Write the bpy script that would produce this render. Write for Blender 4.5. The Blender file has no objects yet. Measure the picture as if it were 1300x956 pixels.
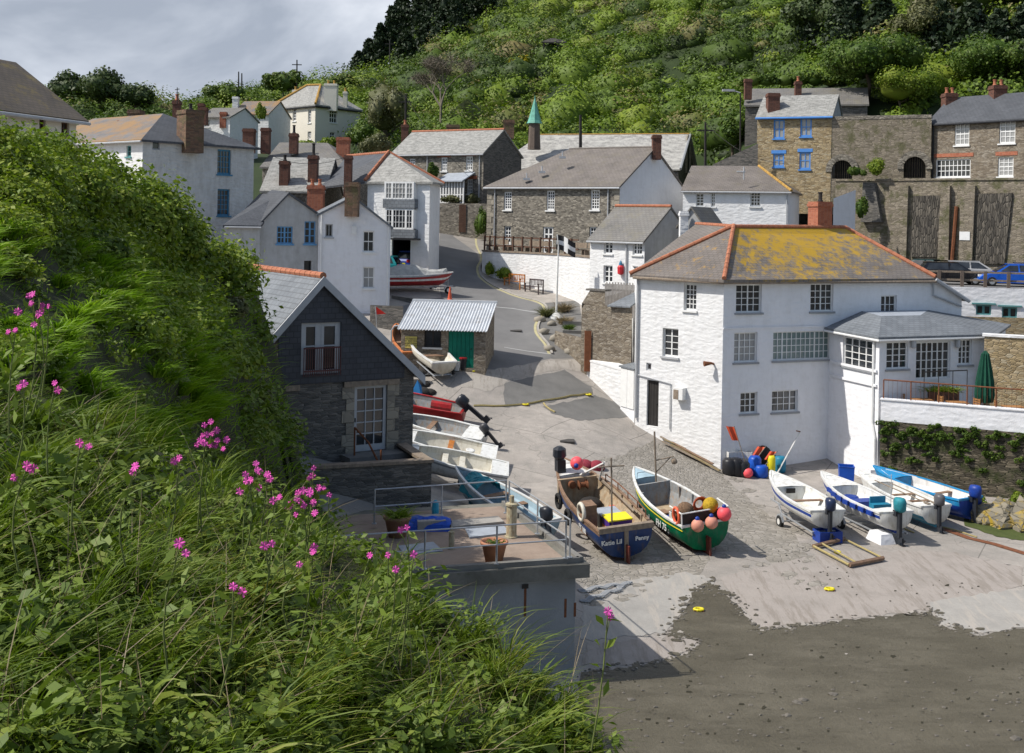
import bpy, math, random
import numpy as np
from mathutils import Vector, Matrix
random.seed(7); RNG = np.random.default_rng(7)
SC = bpy.context.scene; COL = SC.collection
R = math.radians

# ------------------------------------------------------------------ camera model (photo is 1300 wide)
F = 1500.0; PX, PY = 650.0, 278.0; ROLL = 0.018
_c, _s = math.cos(ROLL), math.sin(ROLL)
def ray(px, py):
    dx, dy = px-PX, py-PY
    x = dx*_c + dy*_s; y = -dx*_s + dy*_c
    return (x/F, 1.0, -y/F)
def P(px, py, Y):
    r = ray(px, py); return Vector((r[0]*Y, Y, r[2]*Y))
def XY(px, Y, py=278):
    p = P(px, py, Y); return Vector((p.x, p.y))
cam_d = bpy.data.cameras.new('camera'); cam = bpy.data.objects.new('camera', cam_d); COL.objects.link(cam)
cam_d.sensor_width = 36; cam_d.lens = F/1300*36; cam_d.shift_y = (PY-478)/1300
cam_d.clip_start = 0.1; cam_d.clip_end = 3000
m = Matrix(((_c, -_s, 0), (0, 0, -1), (_s, _c, 0))).to_4x4()
cam.matrix_world = m
SC.camera = cam

# ------------------------------------------------------------------ node helpers
MATS = {}
class NT:
    def __init__(s, name):
        s.m = bpy.data.materials.new(name); s.m.use_nodes = True
        s.n = s.m.node_tree.nodes; s.l = s.m.node_tree.links
        s.b = s.n['Principled BSDF']; s.b.inputs['Specular IOR Level'].default_value = .3
    def new(s, t, **kw):
        n = s.n.new(t)
        for k, v in kw.items(): setattr(n, k, v)
        return n
    def set(s, node, **kw):
        for k, v in kw.items(): node.inputs[k].default_value = v
    def link(s, a, b): s.l.new(a, b)
    def coord(s, kind='Object', scale=(1,1,1), loc=(0,0,0), rot=(0,0,0)):
        t = s.new('ShaderNodeTexCoord'); mp = s.new('ShaderNodeMapping')
        mp.inputs['Scale'].default_value = scale; mp.inputs['Location'].default_value = loc; mp.inputs['Rotation'].default_value = rot
        s.link(t.outputs[kind], mp.inputs['Vector']); return mp.outputs[0]
    def noise(s, vec, scale, detail=4, rough=.55, dist=0):
        n = s.new('ShaderNodeTexNoise'); n.inputs['Scale'].default_value = scale
        n.inputs['Detail'].default_value = detail; n.inputs['Roughness'].default_value = rough; n.inputs['Distortion'].default_value = dist
        if vec is not None: s.link(vec, n.inputs['Vector'])
        return n.outputs['Fac']
    def ramp(s, fac, stops):
        r = s.new('ShaderNodeValToRGB'); e = r.color_ramp.elements
        while len(e) < len(stops): e.new(.5)
        for i, (p, c) in enumerate(stops):
            e[i].position = p; e[i].color = (*c, 1) if len(c) == 3 else c
        s.link(fac, r.inputs['Fac']); return r.outputs['Color']
    def mix(s, fac, a, b, mode='MIX'):
        n = s.new('ShaderNodeMix', data_type='RGBA', blend_type=mode)
        for i, v in ((0, fac), (6, a), (7, b)):
            if isinstance(v, (int, float)): n.inputs[i].default_value = v
            elif isinstance(v, tuple): n.inputs[i].default_value = (*v, 1) if len(v) == 3 else v
            else: s.link(v, n.inputs[i])
        return n.outputs[2]
    def math(s, op, a, b=None):
        n = s.new('ShaderNodeMath', operation=op)
        for i, v in enumerate((a, b)):
            if v is None: continue
            if isinstance(v, (int, float)): n.inputs[i].default_value = v
            else: s.link(v, n.inputs[i])
        return n.outputs[0]
    def bump(s, h, strength=.3, dist=.02):
        n = s.new('ShaderNodeBump', invert=strength < 0); n.inputs['Strength'].default_value = abs(strength); n.inputs['Distance'].default_value = dist
        s.link(h, n.inputs['Height']); s.link(n.outputs[0], s.b.inputs['Normal'])
    def done(s, col=None, rough=.8, **kw):
        if col is not None:
            if isinstance(col, tuple): s.b.inputs['Base Color'].default_value = (*col, 1)
            else: s.link(col, s.b.inputs['Base Color'])
        s.b.inputs['Roughness'].default_value = rough
        for k, v in kw.items(): s.b.inputs[k].default_value = v
        return s.m
def mul(c, k): return tuple(min(1, x*k) for x in c)

def paint(name, c, rough=.5, var=.18, sc=3.0, metal=0.0, bump=.0, dirt=None, dirt_amt=.5, coat=0.0):
    if name in MATS: return MATS[name]
    t = NT(name); v = t.coord('Object')
    f = t.noise(v, sc, 5, .6)
    col = t.ramp(f, [(.3, mul(c, 1-var)), (.7, mul(c, 1+var))])
    if dirt:
        f2 = t.noise(t.coord('Object', (1, 1, .35)), sc*1.7, 6, .7)
        col = t.mix(t.ramp(f2, [(.62-.25*dirt_amt, (0,0,0)), (.75, (1,1,1))]), col, dirt)
    if bump: t.bump(t.noise(v, sc*6, 4), bump, .01)
    m = t.done(col, rough, Metallic=metal)
    if coat: m.node_tree.nodes['Principled BSDF'].inputs['Coat Weight'].default_value = coat
    MATS[name] = m; return m

def stone(name, cols, mortar, scale=(2.6, 9.0), rnd=1.0, bump=.7, big=.35, mort_w=.06, moss=None):
    t = NT(name); uv = t.coord('UV')
    nz = t.new('ShaderNodeTexNoise'); nz.inputs['Scale'].default_value = 3.0; nz.inputs['Detail'].default_value = 2; t.link(uv, nz.inputs['Vector'])
    vm = t.new('ShaderNodeVectorMath', operation='SCALE'); vm.inputs['Scale'].default_value = .12
    t.link(nz.outputs['Color'], vm.inputs[0])
    va = t.new('ShaderNodeVectorMath', operation='ADD'); t.link(uv, va.inputs[0]); t.link(vm.outputs[0], va.inputs[1])
    mp = t.new('ShaderNodeMapping'); mp.inputs['Scale'].default_value = (*scale, 1); t.link(va.outputs[0], mp.inputs['Vector'])
    v1 = t.new('ShaderNodeTexVoronoi', voronoi_dimensions='2D'); t.link(mp.outputs[0], v1.inputs['Vector']); v1.inputs['Scale'].default_value = 1; v1.inputs['Randomness'].default_value = rnd
    v2 = t.new('ShaderNodeTexVoronoi', voronoi_dimensions='2D', feature='DISTANCE_TO_EDGE'); t.link(mp.outputs[0], v2.inputs['Vector']); v2.inputs['Scale'].default_value = 1; v2.inputs['Randomness'].default_value = rnd
    sp = t.new('ShaderNodeSeparateColor'); t.link(v1.outputs['Color'], sp.inputs[0])
    n = len(cols); col = t.ramp(sp.outputs[0], [(i/(n-1)*.9+.05, c) for i, c in enumerate(cols)])
    big_n = t.noise(uv, .6, 4, .6)
    col = t.mix(t.math('MULTIPLY', big_n, big), col, mul(cols[0], .75))
    edge = t.ramp(v2.outputs[0], [(0, (1,1,1)), (mort_w, (0,0,0))])
    col = t.mix(edge, col, mortar)
    if moss:
        f2 = t.noise(uv, 1.1, 6, .7); col = t.mix(t.ramp(f2, [(.5, (0,0,0)), (.62, (1,1,1))]), col, moss)
    hh = t.math('ADD', t.math('MINIMUM', v2.outputs[0], .15), t.math('MULTIPLY', sp.outputs[1], .12))
    t.bump(hh, bump, .25)
    m = t.done(col, .88); MATS[name] = m; return m

def roofing(name, c1, c2, gap, size=(.3, .2), lichen=None, lich_rng=(.5, .62), lich_scale=.9, patch=None, bump=.4, rough=.6, mort=.02, patch_rng=(.5,.6), patch_scale=2.2, zgrad=None):
    t = NT(name); uv = t.coord('UV')
    b = t.new('ShaderNodeTexBrick'); t.link(uv, b.inputs['Vector'])
    b.inputs['Scale'].default_value = 1; b.inputs['Brick Width'].default_value = size[0]; b.inputs['Row Height'].default_value = size[1]
    b.inputs['Mortar Size'].default_value = mort; b.inputs['Mortar Smooth'].default_value = .3; b.inputs['Bias'].default_value = 0
    b.inputs['Color1'].default_value = (*c1, 1); b.inputs['Color2'].default_value = (*c2, 1); b.inputs['Mortar'].default_value = (*gap, 1)
    col = b.outputs['Color']
    n = t.noise(uv, .7, 6, .65); col = t.mix(.42, col, t.ramp(n, [(.25, mul(c1, .6)), (.5, mul(c2, .95)), (.75, mul(c2, 1.5))]))
    if patch:
        f = t.noise(t.coord('UV', (1, 2.0, 1)), patch_scale, 5, .7); col = t.mix(t.ramp(f, [(patch_rng[0], (0,0,0)), (patch_rng[1], (1,1,1))]), col, patch)
    if lichen:
        f = t.noise(uv, lich_scale, 7, .75); g = t.noise(uv, 9, 3, .7)
        k = t.math('ADD', t.math('MULTIPLY', f, .8), t.math('MULTIPLY', g, .2))
        if zgrad:
            sp = t.new('ShaderNodeSeparateXYZ'); t.link(t.coord('Object'), sp.inputs[0])
            k = t.math('ADD', k, t.math('MULTIPLY', t.math('SUBTRACT', sp.outputs[2], zgrad[0]), zgrad[1]))
            k = t.math('SUBTRACT', k, t.math('MULTIPLY', t.math('ABSOLUTE', t.math('SUBTRACT', sp.outputs[0], zgrad[2])), zgrad[3]))
        col = t.mix(t.ramp(k, [(lich_rng[0], (0,0,0)), (lich_rng[1], (1,1,1))]), col, lichen)
    t.bump(b.outputs['Fac'], -bump, .02)
    m = t.done(col, rough); MATS[name] = m; return m

def whitewash(name, c=(.8,.8,.79), bump=.5, stain=.25, stain_c=(.42,.40,.36), scale=(2.2, 6.5)):
    t = NT(name); uv = t.coord('UV')
    mp = t.new('ShaderNodeMapping'); mp.inputs['Scale'].default_value = (*scale, 1)
    nz = t.new('ShaderNodeTexNoise'); nz.inputs['Scale'].default_value = 2.0; t.link(uv, nz.inputs['Vector'])
    vm = t.new('ShaderNodeVectorMath', operation='SCALE'); vm.inputs['Scale'].default_value = .35; t.link(nz.outputs['Color'], vm.inputs[0])
    va = t.new('ShaderNodeVectorMath', operation='ADD'); t.link(uv, va.inputs[0]); t.link(vm.outputs[0], va.inputs[1]); t.link(va.outputs[0], mp.inputs['Vector'])
    v2 = t.new('ShaderNodeTexVoronoi', voronoi_dimensions='2D', feature='SMOOTH_F1'); t.link(mp.outputs[0], v2.inputs['Vector']); v2.inputs['Scale'].default_value = 1
    h = t.math('ADD', v2.outputs['Distance'], t.math('MULTIPLY', t.noise(uv, 5, 4), .8))
    f = t.noise(t.coord('UV', (1.6, .35, 1)), 1.5, 6, .7)
    g = t.noise(uv, 2.5, 6, .7)
    k = t.math('ADD', t.math('MULTIPLY', f, .6), t.math('MULTIPLY', g, .4))
    a = .72 - .3*stain
    col = t.mix(t.ramp(k, [(a-.12, (0,0,0)), (a+.14, (1,1,1))]), c, stain_c if stain > .5 else t.mix(.45, c, stain_c))
    col = t.mix(t.ramp(t.noise(uv, .8, 3), [(.35, (0,0,0)), (.75, (.35,.35,.35))]), col, mul(c, .86))
    t.bump(h, -bump, .07)
    m = t.done(col, .85); MATS[name] = m; return m

def foliage(name, stops, rough=.55, trans=.25, big=None, scale=.35):
    t = NT(name); g = t.new('ShaderNodeNewGeometry')
    n = t.noise(t.coord('Object'), scale, 4, .6)
    k = t.math('ADD', t.math('MULTIPLY', g.outputs['Random Per Island'], .45), t.math('MULTIPLY', n, .75))
    col = t.ramp(k, stops)
    if big:
        n2 = t.noise(t.coord('Object'), big[0], 3, .6); col = t.mix(t.ramp(n2, [(big[1], (0,0,0)), (big[2], (1,1,1))]), col, t.ramp(k, big[3]))
    m = t.done(col, rough); b = t.b; b.inputs['Specular IOR Level'].default_value = .25
    tr = t.new('ShaderNodeBsdfTranslucent'); t.link(t.mix(1.0, col, (1.0, 1.15, .45), 'MULTIPLY'), tr.inputs['Color'])
    mx = t.new('ShaderNodeMixShader'); mx.inputs[0].default_value = trans
    t.link(b.outputs[0], mx.inputs[1]); t.link(tr.outputs[0], mx.inputs[2])
    t.link(mx.outputs[0], t.n['Material Output'].inputs['Surface'])
    MATS[name] = m; return m

# ------------------------------------------------------------------ mesh building
ORG = {}
def tag(o, label=None, cat=None, group=None, kind=None):
    if label: o['label'] = label
    if cat: o['category'] = cat
    if group: o['group'] = group
    if kind: o['kind'] = kind
    return o
def thing(name, label, cat, loc=(0,0,0), group=None, mat=None):
    o = bpy.data.objects.new(name, None); COL.objects.link(o); o.empty_display_size = .2
    if mat is not None: o.matrix_world = mat; ORG[o.name] = Vector((0,0,0))
    else: o.location = loc; ORG[o.name] = Vector(loc)
    return tag(o, label, cat, group)
class MB:
    def __init__(s): s.v = []; s.f = []; s.mi = []; s.cur = 0
    def add(s, vs, fs):
        k = len(s.v); s.v += [tuple(v) for v in vs]
        for f in fs: s.f.append(tuple(i+k for i in f)); s.mi.append(s.cur)
        return s
    def poly(s, pts): return s.add(pts, [tuple(range(len(pts)))])
    def box(s, lo, hi, M=None):
        x0,y0,z0 = lo; x1,y1,z1 = hi
        vs = [Vector(p) for p in ((x0,y0,z0),(x1,y0,z0),(x1,y1,z0),(x0,y1,z0),(x0,y0,z1),(x1,y0,z1),(x1,y1,z1),(x0,y1,z1))]
        if M is not None: vs = [M @ v for v in vs]
        return s.add(vs, [(3,2,1,0),(4,5,6,7),(0,1,5,4),(1,2,6,5),(2,3,7,6),(3,0,4,7)])
    def slab(s, pts, t=.1):
        n = len(pts); a = [Vector(p) for p in pts]; b = [p-Vector((0,0,t)) for p in a]
        return s.add(a+b, [tuple(range(n)), tuple(range(2*n-1, n-1, -1))] + [(i, i+n, (i+1)%n+n, (i+1)%n) for i in range(n)])
    def tube(s, path, r, seg=6, closed=False, cap=True):
        path = [Vector(p) for p in path]; n = len(path); rs = r if isinstance(r, (list, tuple)) else [r]*n
        vs = []; prev = None
        for i, p in enumerate(path):
            a = path[(i-1) % n] if (i or closed) else p; b = path[(i+1) % n] if (i < n-1 or closed) else p
            d = (b-a); d = d.normalized() if d.length > 1e-9 else Vector((0,0,1))
            u = d.orthogonal().normalized() if prev is None else (prev - d*prev.dot(d)).normalized()
            prev = u; w = d.cross(u)
            for k in range(seg):
                t = 2*math.pi*k/seg; vs.append(p + (u*math.cos(t)+w*math.sin(t))*rs[i])
        fs = []
        for i in range(n if closed else n-1):
            j = (i+1) % n
            for k in range(seg): fs.append((i*seg+k, i*seg+(k+1)%seg, j*seg+(k+1)%seg, j*seg+k))
        if cap and not closed: fs += [tuple(range(seg-1, -1, -1)), tuple(range((n-1)*seg, n*seg))]
        return s.add(vs, fs)
    def lathe(s, c, prof, seg=16, M=None):
        vs = []
        for r, z in prof:
            for k in range(seg):
                t = 2*math.pi*k/seg; v = Vector((r*math.cos(t), r*math.sin(t), z))
                if M is not None: v = M @ v
                vs.append(v + Vector(c))
        n = len(prof); fs = [(i*seg+k, i*seg+(k+1)%seg, (i+1)*seg+(k+1)%seg, (i+1)*seg+k) for i in range(n-1) for k in range(seg)]
        fs += [tuple(range(seg-1, -1, -1)), tuple(range((n-1)*seg, n*seg))]
        return s.add(vs, fs)
    def ball(s, c, r, seg=12, M=None, sq=1):
        pr = [(max(1e-3, math.sin(math.pi*i/8)), -math.cos(math.pi*i/8)*sq) for i in range(9)]
        return s.lathe(c, [(a*r, b*r) for a, b in pr], seg, M)
    def build(s, name, mat, parent=None, smooth=False, org=None, label=None, bevel=0):
        if parent is not None: org = ORG[parent.name]
        elif org is None: org = Vector((0,0,0))
        org = Vector(org)
        me = bpy.data.meshes.new(name)
        me.from_pydata([tuple(Vector(v)-org) for v in s.v], [], s.f)
        mats = mat if isinstance(mat, (list, tuple)) else [mat]
        for m_ in mats: me.materials.append(m_)
        if len(mats) > 1: me.polygons.foreach_set('material_index', s.mi)
        uv_auto(me, org)
        if smooth: me.polygons.foreach_set('use_smooth', [True]*len(me.polygons))
        o = bpy.data.objects.new(name, me); COL.objects.link(o)
        if parent is not None: o.parent = parent; ORG[o.name] = org
        else: o.location = org; ORG[o.name] = org
        if label: o['label'] = label
        if bevel:
            b = o.modifiers.new('bevel', 'BEVEL'); b.width = bevel; b.segments = 2; b.limit_method = 'ANGLE'
        return o
def uv_auto(me, org=Vector((0,0,0))):
    n = len(me.loops)
    if not n: return
    co = np.empty(len(me.vertices)*3); me.vertices.foreach_get('co', co); co = co.reshape(-1, 3) + np.array(org)
    vi = np.empty(n, int); me.loops.foreach_get('vertex_index', vi)
    nf = len(me.polygons); nr = np.empty(nf*3); me.polygons.foreach_get('normal', nr); nr = nr.reshape(-1, 3)
    tot = np.empty(nf, int); me.polygons.foreach_get('loop_total', tot)
    nr = np.repeat(nr, tot, axis=0)
    h = np.hypot(nr[:,0], nr[:,1]); flat = h < .15
    tx = np.where(flat, 1, -nr[:,1]/np.maximum(h, 1e-6)); ty = np.where(flat, 0, nr[:,0]/np.maximum(h, 1e-6))
    T = np.stack([tx, ty, np.zeros_like(tx)], 1); B = np.cross(nr, T)
    p = co[vi]; uv = np.stack([(p*T).sum(1), (p*B).sum(1)], 1)
    l = me.uv_layers.new(name='UVMap'); l.data.foreach_set('uv', uv.ravel())
def fast(name, V, Fq, mat, parent=None, org=(0,0,0), uv=False, smooth=False, kind=None):
    org = ORG[parent.name] if parent is not None else Vector(org)
    V = np.asarray(V, dtype=np.float64) - np.array(org); Fq = np.asarray(Fq, dtype=np.int32); k = Fq.shape[1]
    me = bpy.data.meshes.new(name); me.vertices.add(len(V)); me.vertices.foreach_set('co', V.ravel())
    me.loops.add(Fq.size); me.loops.foreach_set('vertex_index', Fq.ravel())
    me.polygons.add(len(Fq)); me.polygons.foreach_set('loop_start', np.arange(0, Fq.size, k, dtype=np.int32))
    me.polygons.foreach_set('loop_total', np.full(len(Fq), k, dtype=np.int32))
    if smooth: me.polygons.foreach_set('use_smooth', np.ones(len(Fq), dtype=bool))
    me.update(calc_edges=True); me.materials.append(mat)
    if uv: uv_auto(me, org)
    o = bpy.data.objects.new(name, me); COL.objects.link(o)
    if parent is not None: o.parent = parent
    else: o.location = org
    ORG[o.name] = org
    if kind: o['kind'] = kind
    return o
def join(parts):
    V = []; Q = []; k = 0
    for v, q in parts: V.append(v); Q.append(q+k); k += len(v)
    return np.concatenate(V), np.concatenate(Q)
def leaves(C, size, up=.3, aspect=.6, nrm=None, spread=1.0):
    """pointed leaf quads at centres C (N,3)"""
    N = len(C); size = np.broadcast_to(size, (N,))
    n = RNG.normal(size=(N,3))*spread; n[:,2] += up
    if nrm is not None: n += nrm
    n /= np.linalg.norm(n, axis=1, keepdims=True)
    a = RNG.normal(size=(N,3)); a -= n*(a*n).sum(1, keepdims=True); a /= np.linalg.norm(a, axis=1, keepdims=True)
    b = np.cross(n, a); s = size[:,None]
    V = np.stack([C-a*s*.5, C+b*s*.5*aspect+n*s*.08, C+a*s*.5, C-b*s*.5*aspect+n*s*.08], 1).reshape(-1, 3)
    return V, np.arange(N*4).reshape(-1, 4)
def blades(B, length, width, lean, droop=.5, seg=3, up=(0,0,1)):
    """grass blades: base B (N,3), lean (N,3) horizontal bias vector"""
    N = len(B); L = np.broadcast_to(length, (N,))[:,None]; W = np.broadcast_to(width, (N,))[:,None]
    d = np.asarray(up)[None,:] + lean; d = d/np.linalg.norm(d, axis=1, keepdims=True)
    side = np.cross(d, RNG.normal(size=(N,3))); side /= np.linalg.norm(side, axis=1, keepdims=True)
    out = lean.copy(); out[:,2] = 0; q = np.linalg.norm(out, axis=1, keepdims=True); out = out/np.maximum(q, 1e-6)
    pts = []
    for i in range(seg+1):
        t = i/seg; c = B + d*L*t + (out*.55 - np.array([[0,0,.6]]))*L*droop*t*t
        w = W*(1-t)**.7*.5 if i < seg else W*0.02
        pts += [c-side*w, c+side*w]
    V = np.stack(pts, 1).reshape(-1, 3); n = 2*(seg+1)
    q = np.array([[2*i, 2*i+1, 2*i+3, 2*i+2] for i in range(seg)])
    return V, (q[None] + (np.arange(N)*n)[:,None,None]).reshape(-1, 4)

def tps_fit(X, Z, smooth=0.0):
    X = np.asarray(X, float); Z = np.asarray(Z, float); n = len(X)
    d = np.linalg.norm(X[:,None]-X[None], axis=2); K = np.where(d > 0, d*d*np.log(d+1e-12), 0) + smooth*np.eye(n)
    Pm = np.hstack([np.ones((n,1)), X]); A = np.zeros((n+3, n+3)); A[:n,:n] = K; A[:n,n:] = Pm; A[n:,:n] = Pm.T
    w = np.linalg.solve(A, np.concatenate([Z, np.zeros(3)]))
    def ev(Q):
        Q = np.asarray(Q, float); out = np.empty(len(Q))
        for i in range(0, len(Q), 20000):
            q = Q[i:i+20000]; d = np.linalg.norm(q[:,None]-X[None], axis=2)
            out[i:i+20000] = (d*d*np.log(d+1e-12)) @ w[:n] + w[n] + q @ w[n+1:]
        return out
    return ev

# ------------------------------------------------------------------ facades and buildings
def clip(poly, outline):
    """clip poly by convex outline (ccw), 2D tuples"""
    out = poly
    for i in range(len(outline)):
        a = outline[i]; b = outline[(i+1) % len(outline)]; ins = out; out = []
        def side(p): return (b[0]-a[0])*(p[1]-a[1]) - (b[1]-a[1])*(p[0]-a[0])
        for j in range(len(ins)):
            p, q = ins[j], ins[(j+1) % len(ins)]; sp, sq = side(p), side(q)
            if sp >= -1e-9: out.append(p)
            if (sp > 1e-9 and sq < -1e-9) or (sp < -1e-9 and sq > 1e-9):
                t = sp/(sp-sq); out.append((p[0]+(q[0]-p[0])*t, p[1]+(q[1]-p[1])*t))
        if len(out) < 3: return []
    return out
class Fac:
    """vertical facade from A to B as seen from outside (left to right)"""
    def __init__(s, A, B):
        s.A = Vector(A[:2]); s.B = Vector(B[:2]); s.L = (s.B-s.A).length; s.t = (s.B-s.A)/s.L; s.n = Vector((s.t.y, -s.t.x)); s.open = []
    def at(s, px, py):
        r = ray(px, py); dx, dy = r[0], r[1]
        # k*d = A + u t
        det = dx*(-s.t.y) - dy*(-s.t.x)
        k = (s.A.x*(-s.t.y) - s.A.y*(-s.t.x))/det
        u = (dx*s.A.y - dy*s.A.x)/det
        return u, r[2]*k
    def pt(s, u, z, d=0): return Vector((s.A.x+s.t.x*u+s.n.x*d, s.A.y+s.t.y*u+s.n.y*d, z))
    def rect(s, x0, y0, x1, y1):
        xc, yc = (x0+x1)/2, (y0+y1)/2
        return s.at(x0, yc)[0], s.at(xc, y1)[1], s.at(x1, yc)[0], s.at(xc, y0)[1]
    def box(s, mb, u0, u1, z0, z1, d0, d1):
        ps = [s.pt(u, z, d) for z in (z0, z1) for u, d in ((u0, d1), (u1, d1), (u1, d0), (u0, d0))]
        return mb.add(ps, [(3,2,1,0),(4,5,6,7),(0,1,5,4),(1,2,6,5),(2,3,7,6),(3,0,4,7)])
    def wall(s, mb, outline, depth=.2):
        us = [p[0] for p in outline]; zs = [p[1] for p in outline]
        U = sorted({round(v, 4) for v in [min(us), max(us)] + [x for o in s.open for x in (o[0], o[2])]})
        Z = sorted({round(v, 4) for v in [min(zs), max(zs)] + [x for o in s.open for x in (o[1], o[3])]})
        for i in range(len(U)-1):
            for j in range(len(Z)-1):
                uc, zc = (U[i]+U[i+1])/2, (Z[j]+Z[j+1])/2
                if any(o[0] < uc < o[2] and o[1] < zc < o[3] for o in s.open): continue
                c = clip([(U[i], Z[j]), (U[i+1], Z[j]), (U[i+1], Z[j+1]), (U[i], Z[j+1])], outline)
                if len(c) > 2: mb.poly([s.pt(u, z) for u, z in c])
        for (u0, z0, u1, z1) in s.open:
            a = [(u0,z0),(u1,z0),(u1,z1),(u0,z1)]
            for k in range(4):
                p, q = a[k], a[(k+1)%4]
                mb.poly([s.pt(*q), s.pt(*p), s.pt(*p, -depth), s.pt(*q, -depth)])
# ------------------------------------------------------------------ ground surface (slip, road, beach)
GP = []
def gz(px, py, z):
    r = ray(px, py); Y = z/r[2]; GP.append((r[0]*Y, Y, z))
def gY(px, py, Y): p = P(px, py, Y); GP.append(tuple(p))
for a in [(760,950,-12.95),(1000,950,-13.0),(1290,950,-13.0),(1000,860,-12.9),(1290,860,-12.9),(800,860,-12.85),(850,780,-12.65),(1000,740,-12.5),
          (1290,740,-12.6),(885,705,-12.25),(914,592,-12.2),(808,531,-10.5),(1110,614,-12.5),(1300,640,-12.4),(1240,670,-12.5),(740,700,-12.2),
          (760,600,-11.3),(700,640,-11.6),(640,580,-10.9),(560,620,-11.2),(545,545,-10.3),(530,485,-8.7),(600,470,-8.1),(700,465,-8.2),(740,455,-8.0),
          (800,520,-10.2),(650,510,-9.5),(700,540,-10.1),(750,500,-9.4),(650,440,-7.5),(640,400,-6.2),(690,402,-6.3),(600,370,-5.1),(705,385,-5.6),
          (640,350,-4.2),(990,620,-12.45),(1060,670,-12.45),(860,640,-12.0)]: gz(*a)
for a in [(600,332,91),(560,330,89),(520,340,86),(592,305,99),(590,280,107),(570,278,107),(540,370,78),(500,385,74),(612,340,90),(735,380,80),(760,400,76)]: gY(*a)
for a in [(-6,40,-8.6),(-9,50,-8.5),(-14,60,-7.5),(-20,70,-5.5),(-30,80,-3),(-30,50,-3),(-25,110,2),(10,115,2),(30,110,-2),(30,75,-9),(40,60,-12),(40,40,-12.6),(-14,35,-8),(-4,30,-12.9),(0,20,-13.1),(15,12,-13.2),(40,20,-13.2),(-20,20,-6)]: GP.append(a)
GP = np.array(GP)
gfit = tps_fit(GP[:,:2], GP[:,2], 3.0)
CELL = .5; GX0, GX1, GY0, GY1 = -40, 60, 6, 122
gxs = np.arange(GX0, GX1+.01, CELL); gys = np.arange(GY0, GY1+.01, CELL)
MX, MY = np.meshgrid(gxs, gys)
GZ = gfit(np.stack([MX.ravel(), MY.ravel()], 1)).reshape(MX.shape)
GZ = np.maximum(GZ, -13.2)
def ghz(x, y):
    i = min(max((x-GX0)/CELL, 0), len(gxs)-1.001); j = min(max((y-GY0)/CELL, 0), len(gys)-1.001)
    a, b = int(i), int(j); u, v = i-a, j-b
    # same triangulation-free bilinear as the mesh quads
    return (GZ[b,a]*(1-u)+GZ[b,a+1]*u)*(1-v) + (GZ[b+1,a]*(1-u)+GZ[b+1,a+1]*u)*v
def gat(px, py, y0=8, y1=118):
    """where the photo's ray meets the ground"""
    r = ray(px, py); Y = y0; st = .1; prev = None
    while Y < y1:
        if r[2]*Y <= ghz(r[0]*Y, Y): return Vector((r[0]*Y, Y, ghz(r[0]*Y, Y)))
        Y += st
    return Vector((r[0]*y1, y1, ghz(r[0]*y1, y1)))
def gmesh():
    V = np.stack([MX.ravel(), MY.ravel(), GZ.ravel()], 1); nx = len(gxs); ny = len(gys)
    i, j = np.meshgrid(np.arange(nx-1), np.arange(ny-1)); k = (j*nx+i).ravel()
    return V, np.stack([k, k+1, k+1+nx, k+nx], 1)

def m_ground():
    t = NT('concrete_slip'); v = t.coord('Object')
    n1 = t.noise(v, .12, 6, .65); n2 = t.noise(v, 1.3, 6, .7); n3 = t.noise(v, 14, 4, .7)
    c = t.ramp(n1, [(.3, (.24,.22,.195)), (.48, (.36,.325,.29)), (.6, (.45,.405,.36)), (.75, (.34,.31,.28))])
    c = t.mix(t.ramp(n2, [(.42, (0,0,0)), (.62, (.6,.6,.6))]), c, (.25,.235,.21))
    c = t.mix(t.math('MULTIPLY', n3, .35), c, (.16,.15,.13))
    b = t.new('ShaderNodeTexBrick'); t.link(t.coord('Object', (.26, .26, .26), rot=(0,0,.5)), b.inputs['Vector'])
    b.inputs['Scale'].default_value = 1; b.inputs['Brick Width'].default_value = 1.5; b.inputs['Row Height'].default_value = 1.1; b.inputs['Mortar Size'].default_value = .006
    cr = t.new('ShaderNodeTexVoronoi', feature='DISTANCE_TO_EDGE'); cr.inputs['Scale'].default_value = .33
    w = t.new('ShaderNodeVectorMath', operation='ADD'); t.link(v, w.inputs[0])
    nn = t.new('ShaderNodeTexNoise'); nn.inputs['Scale'].default_value = .8; t.link(v, nn.inputs['Vector']); t.link(nn.outputs['Color'], w.inputs[1]); t.link(w.outputs[0], cr.inputs['Vector'])
    crm = t.ramp(cr.outputs[0], [(0, (.4,.4,.4)), (.007, (0,0,0))])
    c = t.mix(crm, c, (.07,.065,.055))
    c = t.mix(t.math('MULTIPLY', b.outputs['Fac'], .6), c, (.08,.075,.065))
    t.bump(t.math('ADD', n3, t.math('MULTIPLY', n2, 1.5)), .5, .05)
    return t.done(c, .85)
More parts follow.
